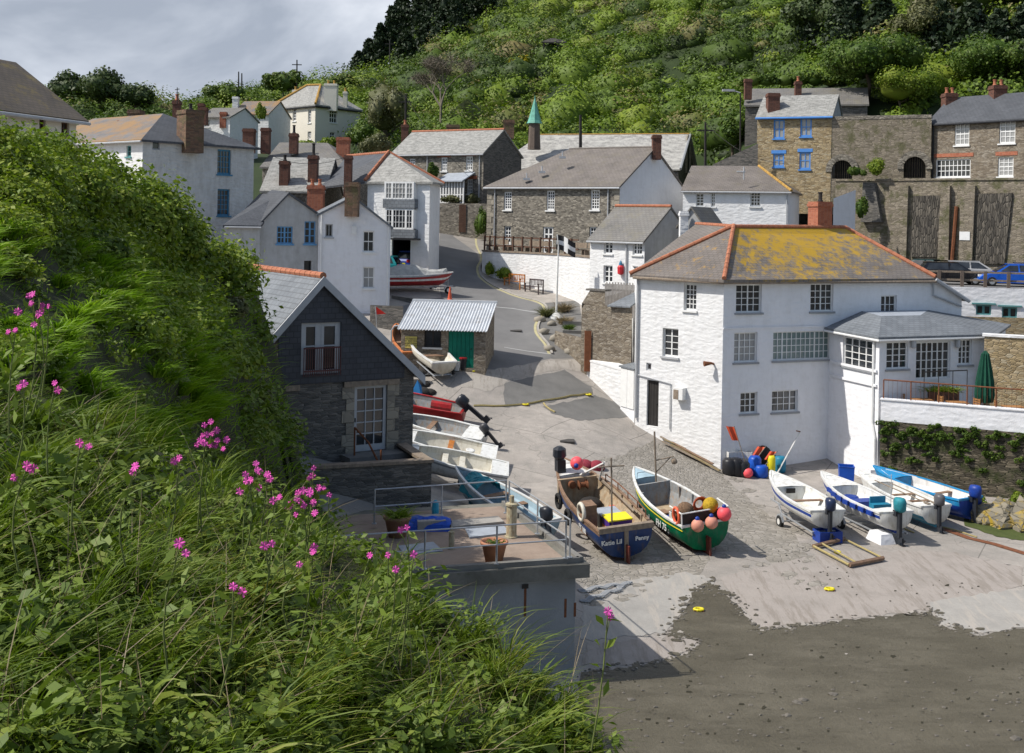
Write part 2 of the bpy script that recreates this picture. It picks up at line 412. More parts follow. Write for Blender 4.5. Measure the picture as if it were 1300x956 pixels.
def m_flat(name, stops, sc=1.0, rough=.9, fine=20, bump=.3, spots=None, spec=.3, streak=None):
    t = NT(name); v = t.coord('Object'); n1 = t.noise(v, sc, 6, .65); n3 = t.noise(v, fine, 4, .7)
    c = t.ramp(n1, stops)
    if name == 'wet_silt':
        f = t.noise(t.coord('Object', (.7,2.2,1), rot=(0,0,-.7)), .6, 6, .75); c = t.mix(t.ramp(f, [(.45,(0,0,0)),(.62,(.6,.6,.6))]), c, (.078,.067,.044)); n3 = t.math('ADD', n3, t.math('MULTIPLY', f, 1.5))
    c = t.mix(t.math('MULTIPLY', n3, .45), c, mul(stops[0][1], .6))
    if spots:
        f = t.noise(v, 3.0, 5, .8); c = t.mix(t.ramp(f, [(.6, (0,0,0)), (.66, (1,1,1))]), c, spots)
    if streak:
        f = t.noise(t.coord('Object', (2.6,.35,1), rot=(0,0,.75)), 1.4, 6, .75); c = t.mix(t.ramp(f, [(.5, (0,0,0)), (.6, (.8,.8,.8))]), c, streak)
    t.bump(t.math('ADD', n3, n1), bump, .04); t.b.inputs['Specular IOR Level'].default_value = spec
    m = t.done(c, rough); MATS[name] = m; return m
m_slip = m_ground()
V, Q = gmesh()
g = fast('ground', V, Q, m_slip, smooth=True); tag(g, kind='structure')
# wide seabed / land sheet reaching the horizon, well below everything
mb = MB(); mb.poly([(-1500,-400,-13.6),(1500,-400,-13.6),(1500,2500,-13.6),(-1500,2500,-13.6)])
tag(mb.build('shore', m_flat('shore_silt', [(.3,(.10,.09,.07)),(.7,(.16,.145,.12))], .3)), kind='structure')

def wobble(pts, amp, n=6, seed=1):
    n = n*.6; amp = amp*1.1
    """ragged outline in pixel space"""
    rr = random.Random(seed); out = []
    for i in range(len(pts)):
        a = Vector(pts[i]); b = Vector(pts[(i+1) % len(pts)]); k = max(1, int((b-a).length/n))
        for j in range(k):
            p = a.lerp(b, j/k); out.append((p.x+rr.uniform(-amp, amp), p.y+rr.uniform(-amp, amp)*.6))
    return out
def blots(name, pix, mat, dz, n, s0=1.2, s1=5, spread=7, seed=0):
    rr = random.Random(seed+99); mbx = MB()
    for k in range(n):
        i = rr.randrange(len(pix)); a = Vector(pix[i]); b = Vector(pix[(i+1) % len(pix)]); p = a.lerp(b, rr.random()); cx, cy = p.x+rr.gauss(0, spread), p.y+rr.gauss(0, spread*.45); r = rr.uniform(s0, s1)*(1 if rr.random() < .8 else 1.8)
        q = [gat(cx+r*1.5*math.cos(t*.785)*rr.uniform(.6,1.3), cy+r*.5*math.sin(t*.785)*rr.uniform(.6,1.3)) for t in range(8)]
        z = dz*.55+.00003*k; mbx.poly([v+Vector((0,0,z)) for v in q][::-1])
    o = mbx.build(name, mat); tag(o, kind='stuff'); return o
def patch(name, pix, dz, mat, kind='structure', world=None):
    dz = dz*.5
    poly = world if world is not None else [tuple(gat(*p)[:2]) for p in pix]
    A = sum(poly[i][0]*poly[(i+1)%len(poly)][1]-poly[(i+1)%len(poly)][0]*poly[i][1] for i in range(len(poly)))
    if A < 0: poly = poly[::-1]
    mb = MB(); xs = [p[0] for p in poly]; ys = [p[1] for p in poly]
    i0, i1 = int((min(xs)-GX0)//CELL), int((max(xs)-GX0)//CELL)+1; j0, j1 = int((min(ys)-GY0)//CELL), int((max(ys)-GY0)//CELL)+1
    def inside(x, y):
        c = False
        for a in range(len(poly)):
            (x1,y1),(x2,y2) = poly[a], poly[a-1]
            if (y1 > y) != (y2 > y) and x < (x2-x1)*(y-y1)/(y2-y1)+x1: c = not c
        return c
    for i in range(max(0,i0), min(i1, len(gxs)-1)):
        for j in range(max(0,j0), min(j1, len(gys)-1)):
            x0, y0 = gxs[i], gys[j]; x1, y1 = x0+CELL, y0+CELL
            touch = any(x0-.01 <= p[0] <= x1+.01 and y0-.01 <= p[1] <= y1+.01 for p in poly)
            if not touch:
                # quick tests: edges crossing the cell
                for a in range(len(poly)):
                    (ax,ay),(bx,by) = poly[a], poly[a-1]
                    if max(ax,bx) < x0 or min(ax,bx) > x1 or max(ay,by) < y0 or min(ay,by) > y1: continue
                    ss = [(bx-ax)*(yy-ay)-(by-ay)*(xx-ax) for xx in (x0,x1) for yy in (y0,y1)]
                    if min(ss) < 0 < max(ss): touch = True; break
            if not touch:
                if inside((x0+x1)/2, (y0+y1)/2): mb.poly([(x, y, ghz(x, y)+dz) for x, y in ((x0,y0),(x1,y0),(x1,y1),(x0,y1))])
                continue
            c = clip(list(poly), [(x0,y0),(x1,y0),(x1,y1),(x0,y1)])
            if len(c) > 2: mb.poly([(x, y, ghz(x, y)+dz) for x, y in c])
    o = mb.build(name, mat, smooth=True); tag(o, kind=kind); return o

asph = m_flat('asphalt_road', [(.3,(.15,.148,.145)),(.5,(.19,.187,.183)),(.72,(.235,.23,.222))], .35, .9, 30)
asph_dark = m_flat('asphalt_dark', [(.3,(.13,.127,.12)),(.7,(.21,.203,.19))], .7, .9, 25)
conc_lt = m_flat('concrete_light', [(.3,(.30,.275,.24)),(.6,(.42,.385,.34)),(.8,(.36,.33,.29))], .5, .9, 12, streak=(.24,.215,.185))
conc_pale = m_flat('concrete_pale', [(.3,(.30,.285,.26)),(.7,(.41,.39,.355))], .8, .9, 10, streak=(.38,.345,.30))
conc_pink = m_flat('concrete_pink', [(.3,(.28,.25,.22)),(.5,(.37,.33,.295)),(.75,(.31,.28,.25))], .6, .9, 14, streak=(.23,.20,.17))
sand = m_flat('wet_silt', [(.3,(.105,.092,.062)),(.5,(.14,.124,.088)),(.7,(.185,.165,.122))], .5, .55, 9, .9, spots=(.05,.043,.028))
cobble = stone('cobble_slip', [(.22,.20,.17),(.29,.265,.225),(.35,.32,.28),(.25,.23,.195)], (.17,.155,.125), (3.2, 5.5), bump=.6)

patch('road', [(500,392),(560,378),(556,330),(560,272),(612,276),(596,284),(575,300),(606,322),(609,335),(606,352),(625,366),(660,378),(690,388),(692,395),(681,405),(680,420),(700,455),(640,470),(600,470),(560,440),(520,420)], .012, asph)
patch('road_shoulder', [(692,385),(735,382),(745,455),(700,456),(684,422),(683,405)], .008, asph_dark)
patch('slip_apron', wobble([(585,478),(640,468),(700,458),(742,455),(775,480),(790,505),(750,478),(716,468),(650,482),(620,498),(585,492)], 1.5, 8, 2), .02, conc_lt)
patch('slip_patch', wobble([(640,487),(716,470),(750,492),(752,500),(690,513),(640,518)], 1.2, 7, 3), .016, asph_dark)
patch('slip_patch', wobble([(690,517),(755,503),(795,515),(800,530),(735,534),(700,526)], 1.2, 7, 4), .016, asph_dark)
patch('cobbled_slip', wobble([(770,585),(830,560),(905,592),(960,640),(1010,680),(1040,740),(1015,742),(960,700),(905,700),(870,760),(740,770),(740,720),(760,680),(860,690),(800,660)], 3, 9, 5), .01, cobble)
patch('slip_slab', wobble([(740,745),(870,728),(905,735),(905,745),(870,770),(845,805),(770,812),(738,815)], 2.5, 9, 6), .02, conc_pale)
patch('slip_slab', wobble([(915,735),(960,722),(1060,700),(1200,700),(1300,722),(1300,745),(1180,775),(1000,795),(968,800),(940,770)], 2.5, 10, 7), .018, conc_pink)
patch('slip_slab', wobble([(740,845),(745,820),(850,808),(888,815),(870,830),(810,846)], 2, 8, 8), .02, conc_pink)
patch('slip_slab', wobble([(1180,765),(1280,750),(1500,765),(1500,800),(1290,798),(1240,806),(1195,795)], 2.5, 9, 9), .026, conc_pale)
patch('silt', wobble([(736,1000),(736,856),(810,848),(872,832),(892,816),(846,808),(868,775),(880,752),(905,742),(938,772),(962,802),(1000,798),(1060,790),(1180,778),(1200,797),(1245,808),(1290,800),(1600,800),(1600,1000)], 2.5, 10, 10), .032, sand)
SILT = [(736,856),(810,848),(872,832),(892,816),(846,808),(868,775),(880,752),(905,742),(938,772),(962,802),(1000,798),(1060,790),(1180,778),(1200,797),(1245,808),(1290,800)]
blots('silt_spots', SILT[:-1], sand, .037, 170, .6, 3.2, 7, 1)
blots('pale_spots', SILT[:-1], conc_lt, .036, 60, .6, 2.2, 6, 2)
blots('slip_spots', [(770,585),(905,592),(1010,680),(1040,740),(900,705),(760,770),(740,720)], cobble, .022, 90, 1, 5, 9, 3)
weed = m_flat('dark_weed', [(.3,(.025,.022,.012)),(.7,(.05,.045,.026))], 3, .8, 20)
blots('weed_spots', [(760,870),(900,850),(1100,815),(1290,830),(1290,900),(1000,930),(780,930),(1150,860)], weed, .045, 150, .3, 1.5, 26, 4)
blots('weed_spots', [(1000,700),(1060,730),(1100,770),(1200,750),(1290,740),(960,760)], weed, .03, 60, .3, 1.2, 16, 5)
# painted edge line, kerb line and give-way marks
mline = m_flat('road_paint_yellow', [(.3,(.42,.38,.20)),(.7,(.55,.50,.30))], 2, .8, 30)
wline = m_flat('road_paint_white', [(.3,(.33,.33,.32)),(.7,(.48,.48,.47))], 2, .8, 30)
def strip(pix, w, dz, name, mat):
    pts = [gat(*p) for p in pix]; L = []; Rr = []
    for i, p in enumerate(pts):
        a = pts[max(0,i-1)]; b = pts[min(len(pts)-1,i+1)]; d = Vector((b.x-a.x, b.y-a.y)).normalized(); n = Vector((-d.y, d.x))*w/2
        L.append((p.x+n.x, p.y+n.y)); Rr.append((p.x-n.x, p.y-n.y))
    return patch(name, None, dz, mat, world=L+Rr[::-1])
def dens(pix, n=4):
    out = []
    for i in range(len(pix)-1):
        p0 = Vector(pix[max(0,i-1)]); p1 = Vector(pix[i]); p2 = Vector(pix[i+1]); p3 = Vector(pix[min(len(pix)-1,i+2)])
        for j in range(n):
            t = j/n; out.append(tuple(.5*((2*p1)+(p2-p0)*t+(2*p0-5*p1+4*p2-p3)*t*t+(3*p1-p0-3*p2+p3)*t**3)))
    return out+[pix[-1]]
kl = dens([(604,300),(605,312),(611,328),(606,340),(609,352),(625,364),(655,377),(682,384),(691,392),(688,402),(680,412),(681,424),(692,438),(697,450)])
strip(kl, .16, .026, 'edge_line', mline)
strip([(621,389),(650,392),(682,397)], .15, .024, 'road_mark', wline)
strip([(640,441),(670,446),(700,450)], .15, .024, 'road_mark', wline)
strip(dens([(560,283),(572,284),(575,287),(572,293)]), .18, .024, 'road_mark', wline)
strip(dens([(576,296),(588,290),(602,287)]), .5, .022, 'road_mark', wline)
# ------------------------------------------------------------------ building materials
ww = whitewash('whitewash', (.75,.75,.74), .32, .42)
ww_dirty = whitewash('whitewash_worn', (.60,.60,.58), .6, .55, (.40,.385,.35))
ww_smooth = whitewash('white_render', (.78,.78,.79), .3, .4, (.5,.48,.45), (1.6,4.5))
gr_render = whitewash('grey_render', (.47,.475,.47), .15, .6, (.33,.325,.31), (1.2,1.4))
cream = whitewash('cream_render', (.72,.68,.58), .1, .2, (.45,.42,.34), (1,1.3))
st_grey = stone('rubble_grey', [(.12,.108,.09),(.21,.19,.155),(.32,.29,.235),(.15,.135,.11),(.42,.38,.31)], (.22,.20,.165), (4.6,11))
st_dark = stone('slate_stone_dark', [(.09,.087,.08),(.155,.147,.133),(.225,.205,.178),(.115,.108,.098)], (.17,.155,.135), (3.2,14))
st_brown = stone('rubble_brown', [(.15,.122,.09),(.23,.19,.14),(.31,.265,.2),(.18,.15,.115),(.35,.31,.25)], (.16,.14,.11), (4,11))
st_gold = stone('rubble_golden', [(.24,.18,.10),(.42,.32,.17),(.52,.41,.25),(.30,.23,.13),(.48,.41,.28)], (.26,.21,.14), (3.6,10))
st_wall = stone('retaining_stone', [(.17,.145,.105),(.27,.23,.17),(.35,.30,.23),(.2,.17,.13),(.28,.24,.185)], (.15,.13,.10), (3.2,11), moss=(.12,.115,.06))
st_quay = stone('quay_stone', [(.05,.045,.03),(.12,.10,.068),(.22,.185,.13),(.08,.068,.048)], (.03,.028,.02), (2.6,14), bump=1.0, moss=(.05,.058,.02))
st_vert = stone('vertical_stone', [(.055,.05,.042),(.11,.098,.08),(.17,.15,.12),(.075,.068,.055)], (.035,.03,.026), (7,1.6), bump=1.0)
granite = stone('granite_quoin', [(.27,.24,.19),(.36,.325,.26),(.22,.2,.165)], (.2,.18,.15), (2,4), bump=.3)
brick = stone('chimney_brick', [(.12,.052,.036),(.17,.075,.05),(.09,.045,.034)], (.14,.10,.08), (4.5,13), rnd=.5, bump=.3)
brick_red = stone('red_brick', [(.36,.12,.065),(.43,.16,.09),(.3,.095,.055)], (.32,.2,.15), (4.5,13), rnd=.4, bump=.3)
brick_old = stone('old_brick_stack', [(.15,.085,.055),(.22,.135,.085),(.10,.07,.05)], (.12,.10,.075), (3.5,11), rnd=.6, bump=.5, moss=(.12,.10,.05))
sl_dark = roofing('slate_dark', (.055,.06,.068), (.085,.09,.10), (.03,.032,.036))
sl_grey = roofing('slate_grey', (.13,.126,.118), (.19,.18,.165), (.05,.048,.045), lichen=(.17,.155,.115), lich_rng=(.5,.66))
sl_brown = roofing('slate_brown', (.135,.118,.104), (.19,.166,.147), (.05,.044,.04), lichen=(.155,.135,.10), lich_rng=(.5,.68))
sl_hip = roofing('slate_hip_lichen', (.125,.108,.094), (.175,.152,.134), (.05,.045,.04), lichen=(.36,.21,.04), lich_rng=(.55,.64), lich_scale=1.6)
sl_rag = roofing('slate_rag', (.19,.19,.175), (.27,.265,.245), (.09,.088,.08), size=(.4,.28), patch=(.34,.335,.31), patch_rng=(.47,.6))
sl_white = roofing('slate_whitened', (.22,.215,.2), (.32,.31,.29), (.13,.125,.115), size=(.45,.3), patch=(.42,.41,.375), patch_rng=(.44,.60), patch_scale=1.3)
sl_rust = roofing('slate_rusty', (.12,.12,.125), (.18,.175,.175), (.06,.06,.06), lichen=(.27,.16,.065), lich_rng=(.42,.56), lich_scale=.55)
sl_yellow = roofing('slate_lichen', (.135,.118,.104), (.185,.163,.145), (.05,.045,.04), lichen=(.40,.245,.02), lich_rng=(.41,.53), lich_scale=1.5, zgrad=(10.6,.055,4.6,.018))
sl_blue = roofing('slate_blue', (.13,.145,.16), (.185,.2,.215), (.06,.065,.07), size=(.35,.22))
sl_clad = roofing('slate_cladding', (.036,.041,.052), (.056,.062,.076), (.02,.022,.027), size=(.28,.2), bump=.25, rough=.5)
tile_old = roofing('tile_weathered', (.075,.06,.045), (.11,.088,.066), (.035,.028,.02), lichen=(.2,.15,.04), lich_rng=(.52,.68))
terra = paint('terracotta', (.38,.145,.08), .8, .25, 4, dirt=(.25,.15,.07), dirt_amt=.35, bump=.2)
terra_l = paint('terracotta_lichen', (.40,.235,.06), .85, .3, 4, dirt=(.3,.2,.05))
p_white = paint('paint_white', (.74,.74,.72), .45, .06)
p_grey = paint('paint_grey', (.28,.29,.30), .5, .1)
p_lgrey = paint('paint_light_grey', (.42,.43,.44), .5, .1)
p_blue = paint('paint_blue', (.045,.19,.32), .45, .15)
p_skyblue = paint('paint_sky_blue', (.12,.30,.52), .45, .12)
p_mblue = paint('paint_bright_blue', (.09,.26,.62), .45, .12)
p_teal = paint('paint_teal', (.10,.27,.27), .45, .12)
p_green = paint('paint_door_green', (.0,.14,.09), .45, .12)
p_black = paint('paint_black', (.02,.02,.022), .4, .2)
p_dark = paint('dark_timber', (.03,.027,.025), .7, .2)
p_brown = paint('brown_timber', (.11,.06,.04), .7, .2)
wood_w = paint('weathered_wood', (.25,.2,.15), .8, .25, 6, dirt=(.13,.10,.08))
wood_or = paint('varnished_wood', (.42,.15,.03), .45, .2, 6)
lead = paint('lead_grey', (.33,.36,.40), .5, .15)
galv = paint('galvanised_steel', (.42,.44,.46), .45, .15, metal=.6)
rust = paint('rusty_iron', (.17,.065,.03), .9, .35, 8, bump=.3)
conc = m_flat('cast_concrete', [(.3,(.17,.165,.15)),(.7,(.27,.26,.24))], 1.5, .9, 14)
def glassm(name, c, rough=.06, curt=None):
    t = NT(name); v = t.coord('Object')
    f = t.noise(v, 1.3, 3, .5)
    col = t.ramp(f, [(.35, mul(c, .5)), (.65, mul(c, 1.4))])
    if curt:
        w = t.new('ShaderNodeTexWave', wave_type='BANDS', bands_direction='X'); w.inputs['Scale'].default_value = 5; w.inputs['Distortion'].default_value = 2; t.link(t.coord('UV'), w.inputs['Vector'])
        col = t.mix(t.ramp(w.outputs['Fac'], [(.2, (.35,.35,.35)), (.8, (1,1,1))]), mul(curt, .45), curt)
    t.b.inputs['Specular IOR Level'].default_value = .6
    m = t.done(col, rough); m.node_tree.nodes['Principled BSDF'].inputs['Coat Weight'].default_value = .6 if curt else .2
    m.node_tree.nodes['Principled BSDF'].inputs['Coat Roughness'].default_value = .03
    return m
glass = glassm('window_glass', (.03,.034,.038)); glass_c = glassm('window_glass_curtain', (.2,.2,.2), .3, (.36,.36,.35)); glass_g = glassm('window_glass_green_curtain', (.1,.2,.2), .3, (.17,.25,.24))

# ------------------------------------------------------------------ building helpers
class Bld:
    def __init__(s, name, label, cat, base, group=None):
        s.root = thing(name, label, cat, base, group); s.walls = []
    def wall(s, fac, outline, mat): s.walls.append((fac, outline, mat)); return fac
    def finish(s):
        by = {}
        for fac, ol, mat in s.walls: by.setdefault(mat.name, []).append((fac, ol, mat))
        for k, L in by.items():
            mb = MB()
            for fac, ol, mat in L: fac.wall(mb, ol)
            mb.build('wall', L[0][2], s.root)
        return s
    def window(s, fac, rect, nx=2, ny=4, fm=None, gm=None, sill=True, rec=.10, fr=.065, bar=.035, mid=False, name='window', lintel=None, mull=None, hole=True, sm=None):
        fm = fm or p_white; gm = gm or glass
        u0, z0, u1, z1 = fac.rect(*rect) if max(rect) > 40 or len(rect) == 4 and rect[2] > 60 else rect
        if hole: fac.open.append((u0, z0, u1, z1))
        mb = MB(); d0, d1 = (-rec-.05, -rec) if hole else (.004, .06)
        fac.box(mb, u0, u0+fr, z0, z1, d0, d1); fac.box(mb, u1-fr, u1, z0, z1, d0, d1)
        fac.box(mb, u0+fr, u1-fr, z0, z0+fr*1.2, d0, d1); fac.box(mb, u0+fr, u1-fr, z1-fr, z1, d0, d1)
        bd0, bd1 = d0+.012, d1-.008
        for i in range(1, nx):
            u = u0+fr+(u1-u0-2*fr)*i/nx; b = bar*2 if (mull and i in mull) else bar
            fac.box(mb, u-b/2, u+b/2, z0+fr*1.2, z1-fr, bd0, bd1+(.006 if b > bar else 0))
        for j in range(1, ny):
            z = z0+fr*1.2+(z1-z0-2.2*fr)*j/ny; b = bar*1.7 if (mid and j == ny//2) else bar
            fac.box(mb, u0+fr, u1-fr, z-b/2, z+b/2, bd0-.002, bd1-.004)
        w = mb.build(name, fm, s.root)
        g = MB(); fac.box(g, u0+.02, u1-.02, z0+.02, z1-.02, d0-.02, d0+.004); g.build('pane', gm, w)
        if sill:
            q = MB(); fac.box(q, u0-.08, u1+.08, z0-.10, z0-.003, -rec+.01 if hole else .004, .09); q.build('sill', sm or fm, w)
        if lintel:
            q = MB(); fac.box(q, u0-.15, u1+.15, z1+.004, z1+.26, -.05, .03); q.build('lintel', lintel, w)
        return w
    def door(s, fac, rect, mat, rec=.12, z0=None, name='door', boards=6, glazed=False):
        u0, zz, u1, z1 = fac.rect(*rect)
        if z0 is None: z0 = zz
        fac.open.append((u0, z0, u1, z1)); mb = MB(); n = boards; w = (u1-u0)/n
        for i in range(n): fac.box(mb, u0+i*w+.008, u0+(i+1)*w-.008, z0, z1, -rec-.05, -rec)
        fac.box(mb, u0, u1, z0, z1, -rec-.09, -rec-.055)
        d = mb.build(name, mat, s.root)
        h = MB(); c = fac.pt(u1-.15, (z0+z1)/2, -rec+.03); h.ball(c, .04, 8); h.build('handle', p_black, d); return d
    def roof(s, polys, mat, t=.14, name='roof'):
        mb = MB()
        for p in polys: mb.slab(p, t)
        return mb.build(name, mat, s.root)
    def ridge(s, pts, mat=None, r=.13, name='ridge_tiles'):
        mb = MB()
        for a, b in pts:
            a = Vector(a); b = Vector(b); n = max(1, int((b-a).length/.45))
            for i in range(n): mb.tube([a.lerp(b, i/n), a.lerp(b, (i+.97)/n)], [r*.8, r*.74], 8)
        return mb.build(name, mat or terra, s.root)
    def bar(s, pts, r, mat, name): 
        mb = MB(); 
        for path in pts: mb.tube(path, r, 6)
        return mb.build(name, mat, s.root)
    def chimney(s, px0, px1, py0, py1, Y, mat=None, pots=1, dep=None, ang=0.0, potm=None, ph=.45, cap=None, cowl=False):
        mat = mat or brick; a = P(px0, py0, Y); b = P(px1, py0, Y); w = (b-a).length; dep = dep or w*.8; c = (a+b)/2; zb = P((px0+px1)/2, py1, Y).z-.9
        M = Matrix.Translation((c.x, c.y+dep/2, 0)) @ Matrix.Rotation(ang, 4, 'Z'); zt = c.z; w2, d2 = w/2, dep/2
        mb = MB(); mb.box((-w2,-d2,zb), (w2,d2,zt-.28), M); mb.box((-w2-.05,-d2-.05,zt-.28), (w2+.05,d2+.05,zt-.12), M); mb.box((-w2-.01,-d2-.01,zt-.12), (w2+.01,d2+.01,zt), M)
        ch = mb.build('chimney', mat, s.root)
        for i in range(pots):
            x = (i-(pots-1)/2)*w/max(1, pots)*.95; q = MB()
            q.lathe(M @ Vector((x, 0, zt)), [(.16,0),(.15,.08),(.115,.12),(.105,ph-.08),(.14,ph-.07),(.14,ph),(.09,ph),(.09,ph-.1)], 12)
            q.build('chimney_pot', potm or terra, ch)
            if cowl:
                q = MB(); q.lathe(M @ Vector((x,0,zt+ph)), [(.17,0),(.19,.12),(.17,.28),(.05,.34)], 12); q.build('cowl', p_black, ch)
        return ch
class House(Bld):
    """rectangular house. front facade A->B, depth D. kind 'side': ridge parallel to front; 'gable': front is the gable end"""
    def __init__(s, name, label, cat, A, B, D, zb, ze, zr, wall, roof, hip=(0,0), kind='side', ur=.5, zeR=None, oh=.22, group=None, zwall=None, gablem=None, leftm=None, rightm=None, verge=.12, rt=.14, roof_front=None):
        F0 = Fac(A, B); super().__init__(name, label, cat, (F0.A.x, F0.A.y, zb), group)
        s.f = F0; s.D = D; L = F0.L; s.L = L; zeR = ze if zeR is None else zeR; s.ze = ze; s.zr = zr
        Lb = Vector(F0.pt(0,0,-D)[:2]); Rb = Vector(F0.pt(L,0,-D)[:2])
        s.l = Fac(Lb, F0.A); s.r = Fac(F0.B, Rb); s.bk = Fac(Rb, Lb); z0 = zb-1.5; p = F0.pt
        leftm = leftm or gablem or wall; rightm = rightm or gablem or wall; w0 = .1
        if kind == 'side':
            s.wall(s.f, [(0,z0),(L,z0),(L,ze),(0,ze)], wall); s.wall(s.bk, [(0,z0),(L,z0),(L,ze),(0,ze)], wall)
            s.wall(s.l, [(0,z0),(D,z0),(D,ze)] + ([] if hip[0] else [(D/2,zr-w0)]) + [(0,ze)], leftm)
            s.wall(s.r, [(0,z0),(D,z0),(D,ze)] + ([] if hip[1] else [(D/2,zr-w0)]) + [(0,ze)], rightm)
            sl = (zr-ze)/(D/2); e = ze-oh*sl+.02; a = hip[0] if hip[0] else -verge; b = L-hip[1] if hip[1] else L+verge
            ea = -oh if hip[0] else -verge; eb = L+oh if hip[1] else L+verge
            E = [p(ea,e,oh), p(eb,e,oh), p(eb,e,-D-oh), p(ea,e,-D-oh)]; RA, RB = p(a,zr,-D/2), p(b,zr,-D/2)
            pol = [[E[0],E[1],RB,RA],[E[2],E[3],RA,RB]]
            if hip[0]: pol.append([E[3],E[0],RA])
            if hip[1]: pol.append([E[1],E[2],RB])
            s.E = E; s.R = (RA, RB)
        else:
            U = ur*L
            ol = [(0,z0),(L,z0),(L,zeR),(U,zr-w0),(0,ze)]
            s.wall(s.f, ol, gablem or wall); s.wall(s.bk, [(0,z0),(L,z0),(L,ze),(L-U,zr-w0),(0,zeR)], gablem or wall)
            s.wall(s.l, [(0,z0),(D,z0),(D,ze),(0,ze)], leftm); s.wall(s.r, [(0,z0),(D,z0),(D,zeR),(0,zeR)], rightm)
            s1 = (zr-ze)/U; s2 = (zr-zeR)/(L-U)
            E = [p(-oh,ze-oh*s1+.02,verge), p(L+oh,zeR-oh*s2+.02,verge), p(L+oh,zeR-oh*s2+.02,-D-verge), p(-oh,ze-oh*s1+.02,-D-verge)]
            RA, RB = p(U,zr,verge), p(U,zr,-D-verge if not hip[1] else -D+hip[1])
            pol = [[E[3],E[0],RA,RB],[E[1],E[2],RB,RA]]
            if hip[1]: pol.append([E[2],E[3],RB])
            s.E = E; s.R = (RA, RB)
        s.rf = s.roof(pol if roof_front is None else pol[1:], roof, rt)
        if roof_front is not None: s.roof(pol[:1], roof_front, rt)
    def gutter(s, mat=None, r=.06, down=()):
        mb = MB(); a, b = s.E[0], s.E[1]; o = Vector((s.f.n.x, s.f.n.y, 0))*.05
        mb.tube([a+o-Vector((0,0,.12)), b+o-Vector((0,0,.12))], r, 6)
        g = mb.build('gutter', mat or p_lgrey, s.root)
        for u, zb in down:
            q = MB(); q.tube([s.f.pt(u, s.ze-.1, .09), s.f.pt(u, zb, .09)], .05, 6); q.build('downpipe', mat or p_lgrey, s.root)
def zridge(A, B, D, px, py):
    f = Fac(A, B); a = Vector(f.pt(0,0,-D)[:2]); b = Vector(f.pt(f.L,0,-D)[:2]); return Fac(a, b).at(px, py)[1]
def zat(A, B, px, py): return Fac(A, B).at(px, py)[1]
# ================================================================== the harbour hotel (white, lichened roof)
C = XY(917, 58.5, 470); Lp = XY(808, 62.0, 440); dr = Vector((2.36, 1)).normalized()
fr_ = Fac(C, C+dr*15.3); fl_ = Fac(Lp, C)
b = Bld('harbour_hotel', 'three storey whitewashed hotel with yellow lichened slate roof and red hip tiles', 'hotel', (C.x, C.y, -12.4))
zE = fl_.at(917, 352)[1]; uK = fr_.at(1183, 350)[0]; zK = fr_.at(1183, 350)[1]; uR, zR = fr_.at(1221, 377)
zE2 = zE; fr_.L = uR
# windows on the sunlit end
b.window(fl_, (868,360.5,884,394), 3, 5, sill=True, rec=.14)
b.window(fl_, (841,417,861,453), 2, 4, rec=.14, mull=(1,), sm=p_lgrey)
b.door(fl_, (821,483,836,541), p_dark, z0=fl_.at(828, 541)[1], boards=4)
b.window(fl_, (820.5,461,827,470.5), 1, 1, p_lgrey, sill=False, name='vent', rec=.05)
# shaded front
for r_, nx, ny, mu, gm_ in (((934.5,361,967,397),4,4,(2,),glass),((1029,360,1058,395.5),4,4,(2,),glass),((932,422,961.5,460),4,4,(1,),glass_c),
                       ((981.5,420.5,1054.5,457),12,4,(2,9),glass_g),((940,498,961.5,525),3,3,(2,),glass),((980,495.5,1013,523),4,3,(3,),glass),((1118.5,375,1138.5,399),3,2,(1,),glass)):
    b.window(fr_, r_, nx, ny, gm=gm_, mull=mu, rec=.12, sm=p_grey)
zb = -14.0
b.wall(fl_, [(0,zb),(fl_.L,zb),(fl_.L,zE),(0,zE)], ww)
b.wall(fr_, [(0,zb),(uR,zb),(uR,zR),(uK,zK-.05),(uK,zE),(0,zE)] if False else [(0,zb),(uR,zb),(uR,zR),(uK,zE),(0,zE)], ww_smooth)
D_ = 9.0
Rb = Vector(fr_.pt(uR,0,-D_)[:2]); fe = Fac(fr_.pt(uR,0)[:2], Rb); b.wall(fe, [(0,zb),(D_,zb),(D_,zR),(0,zR)], ww_smooth)
Lb2 = XY(800, 73, 400); fb = Fac(Lb2, Lp); b.wall(fb, [(0,zb),(fb.L,zb),(fb.L,zE),(0,zE)], ww)
fk = Fac(Rb, Lb2); b.wall(fk, [(0,zb),(fk.L,zb),(fk.L,zR),(0,zR)], ww)
n_ = Vector((fr_.n.x, fr_.n.y, 0)); nl = Vector((fl_.n.x, fl_.n.y, 0)); 
ax = P(931.5, 287.5, 62.6); rid = P(1073, 288.5, 67.2)
cE = fr_.pt(0, zE-.1, 0)+n_*.3+nl*.3; lE = fl_.pt(0, zE-.1, .3)-Vector((fl_.t.x, fl_.t.y, 0))*.3; kE = fr_.pt(uK, zE-.08, .3); rE = fr_.pt(uR+.3, zR-.1, .25)
rB = fe.pt(D_+.3, zR-.1, .3); lB = P(826, 331, 73); rdl = P(884, 284, 71)
b.roof([[cE, kE, rid, ax]], sl_yellow)
b.roof([[lE, cE, ax]], sl_hip)
b.roof([[kE, rE, rB, rid], [lE, ax, rdl, lB], [rid, rB, Vector((rB.x-8, rB.y+4, rB.z)), rdl, ax]], sl_brown)
b.ridge([(cE+Vector((0,0,.08)), ax+Vector((0,0,.08))), (lE+Vector((0,0,.06)), ax+Vector((0,0,.06))), (ax, rid), (ax, rdl), (rid, kE+Vector((0,0,.1)))], terra, .15)
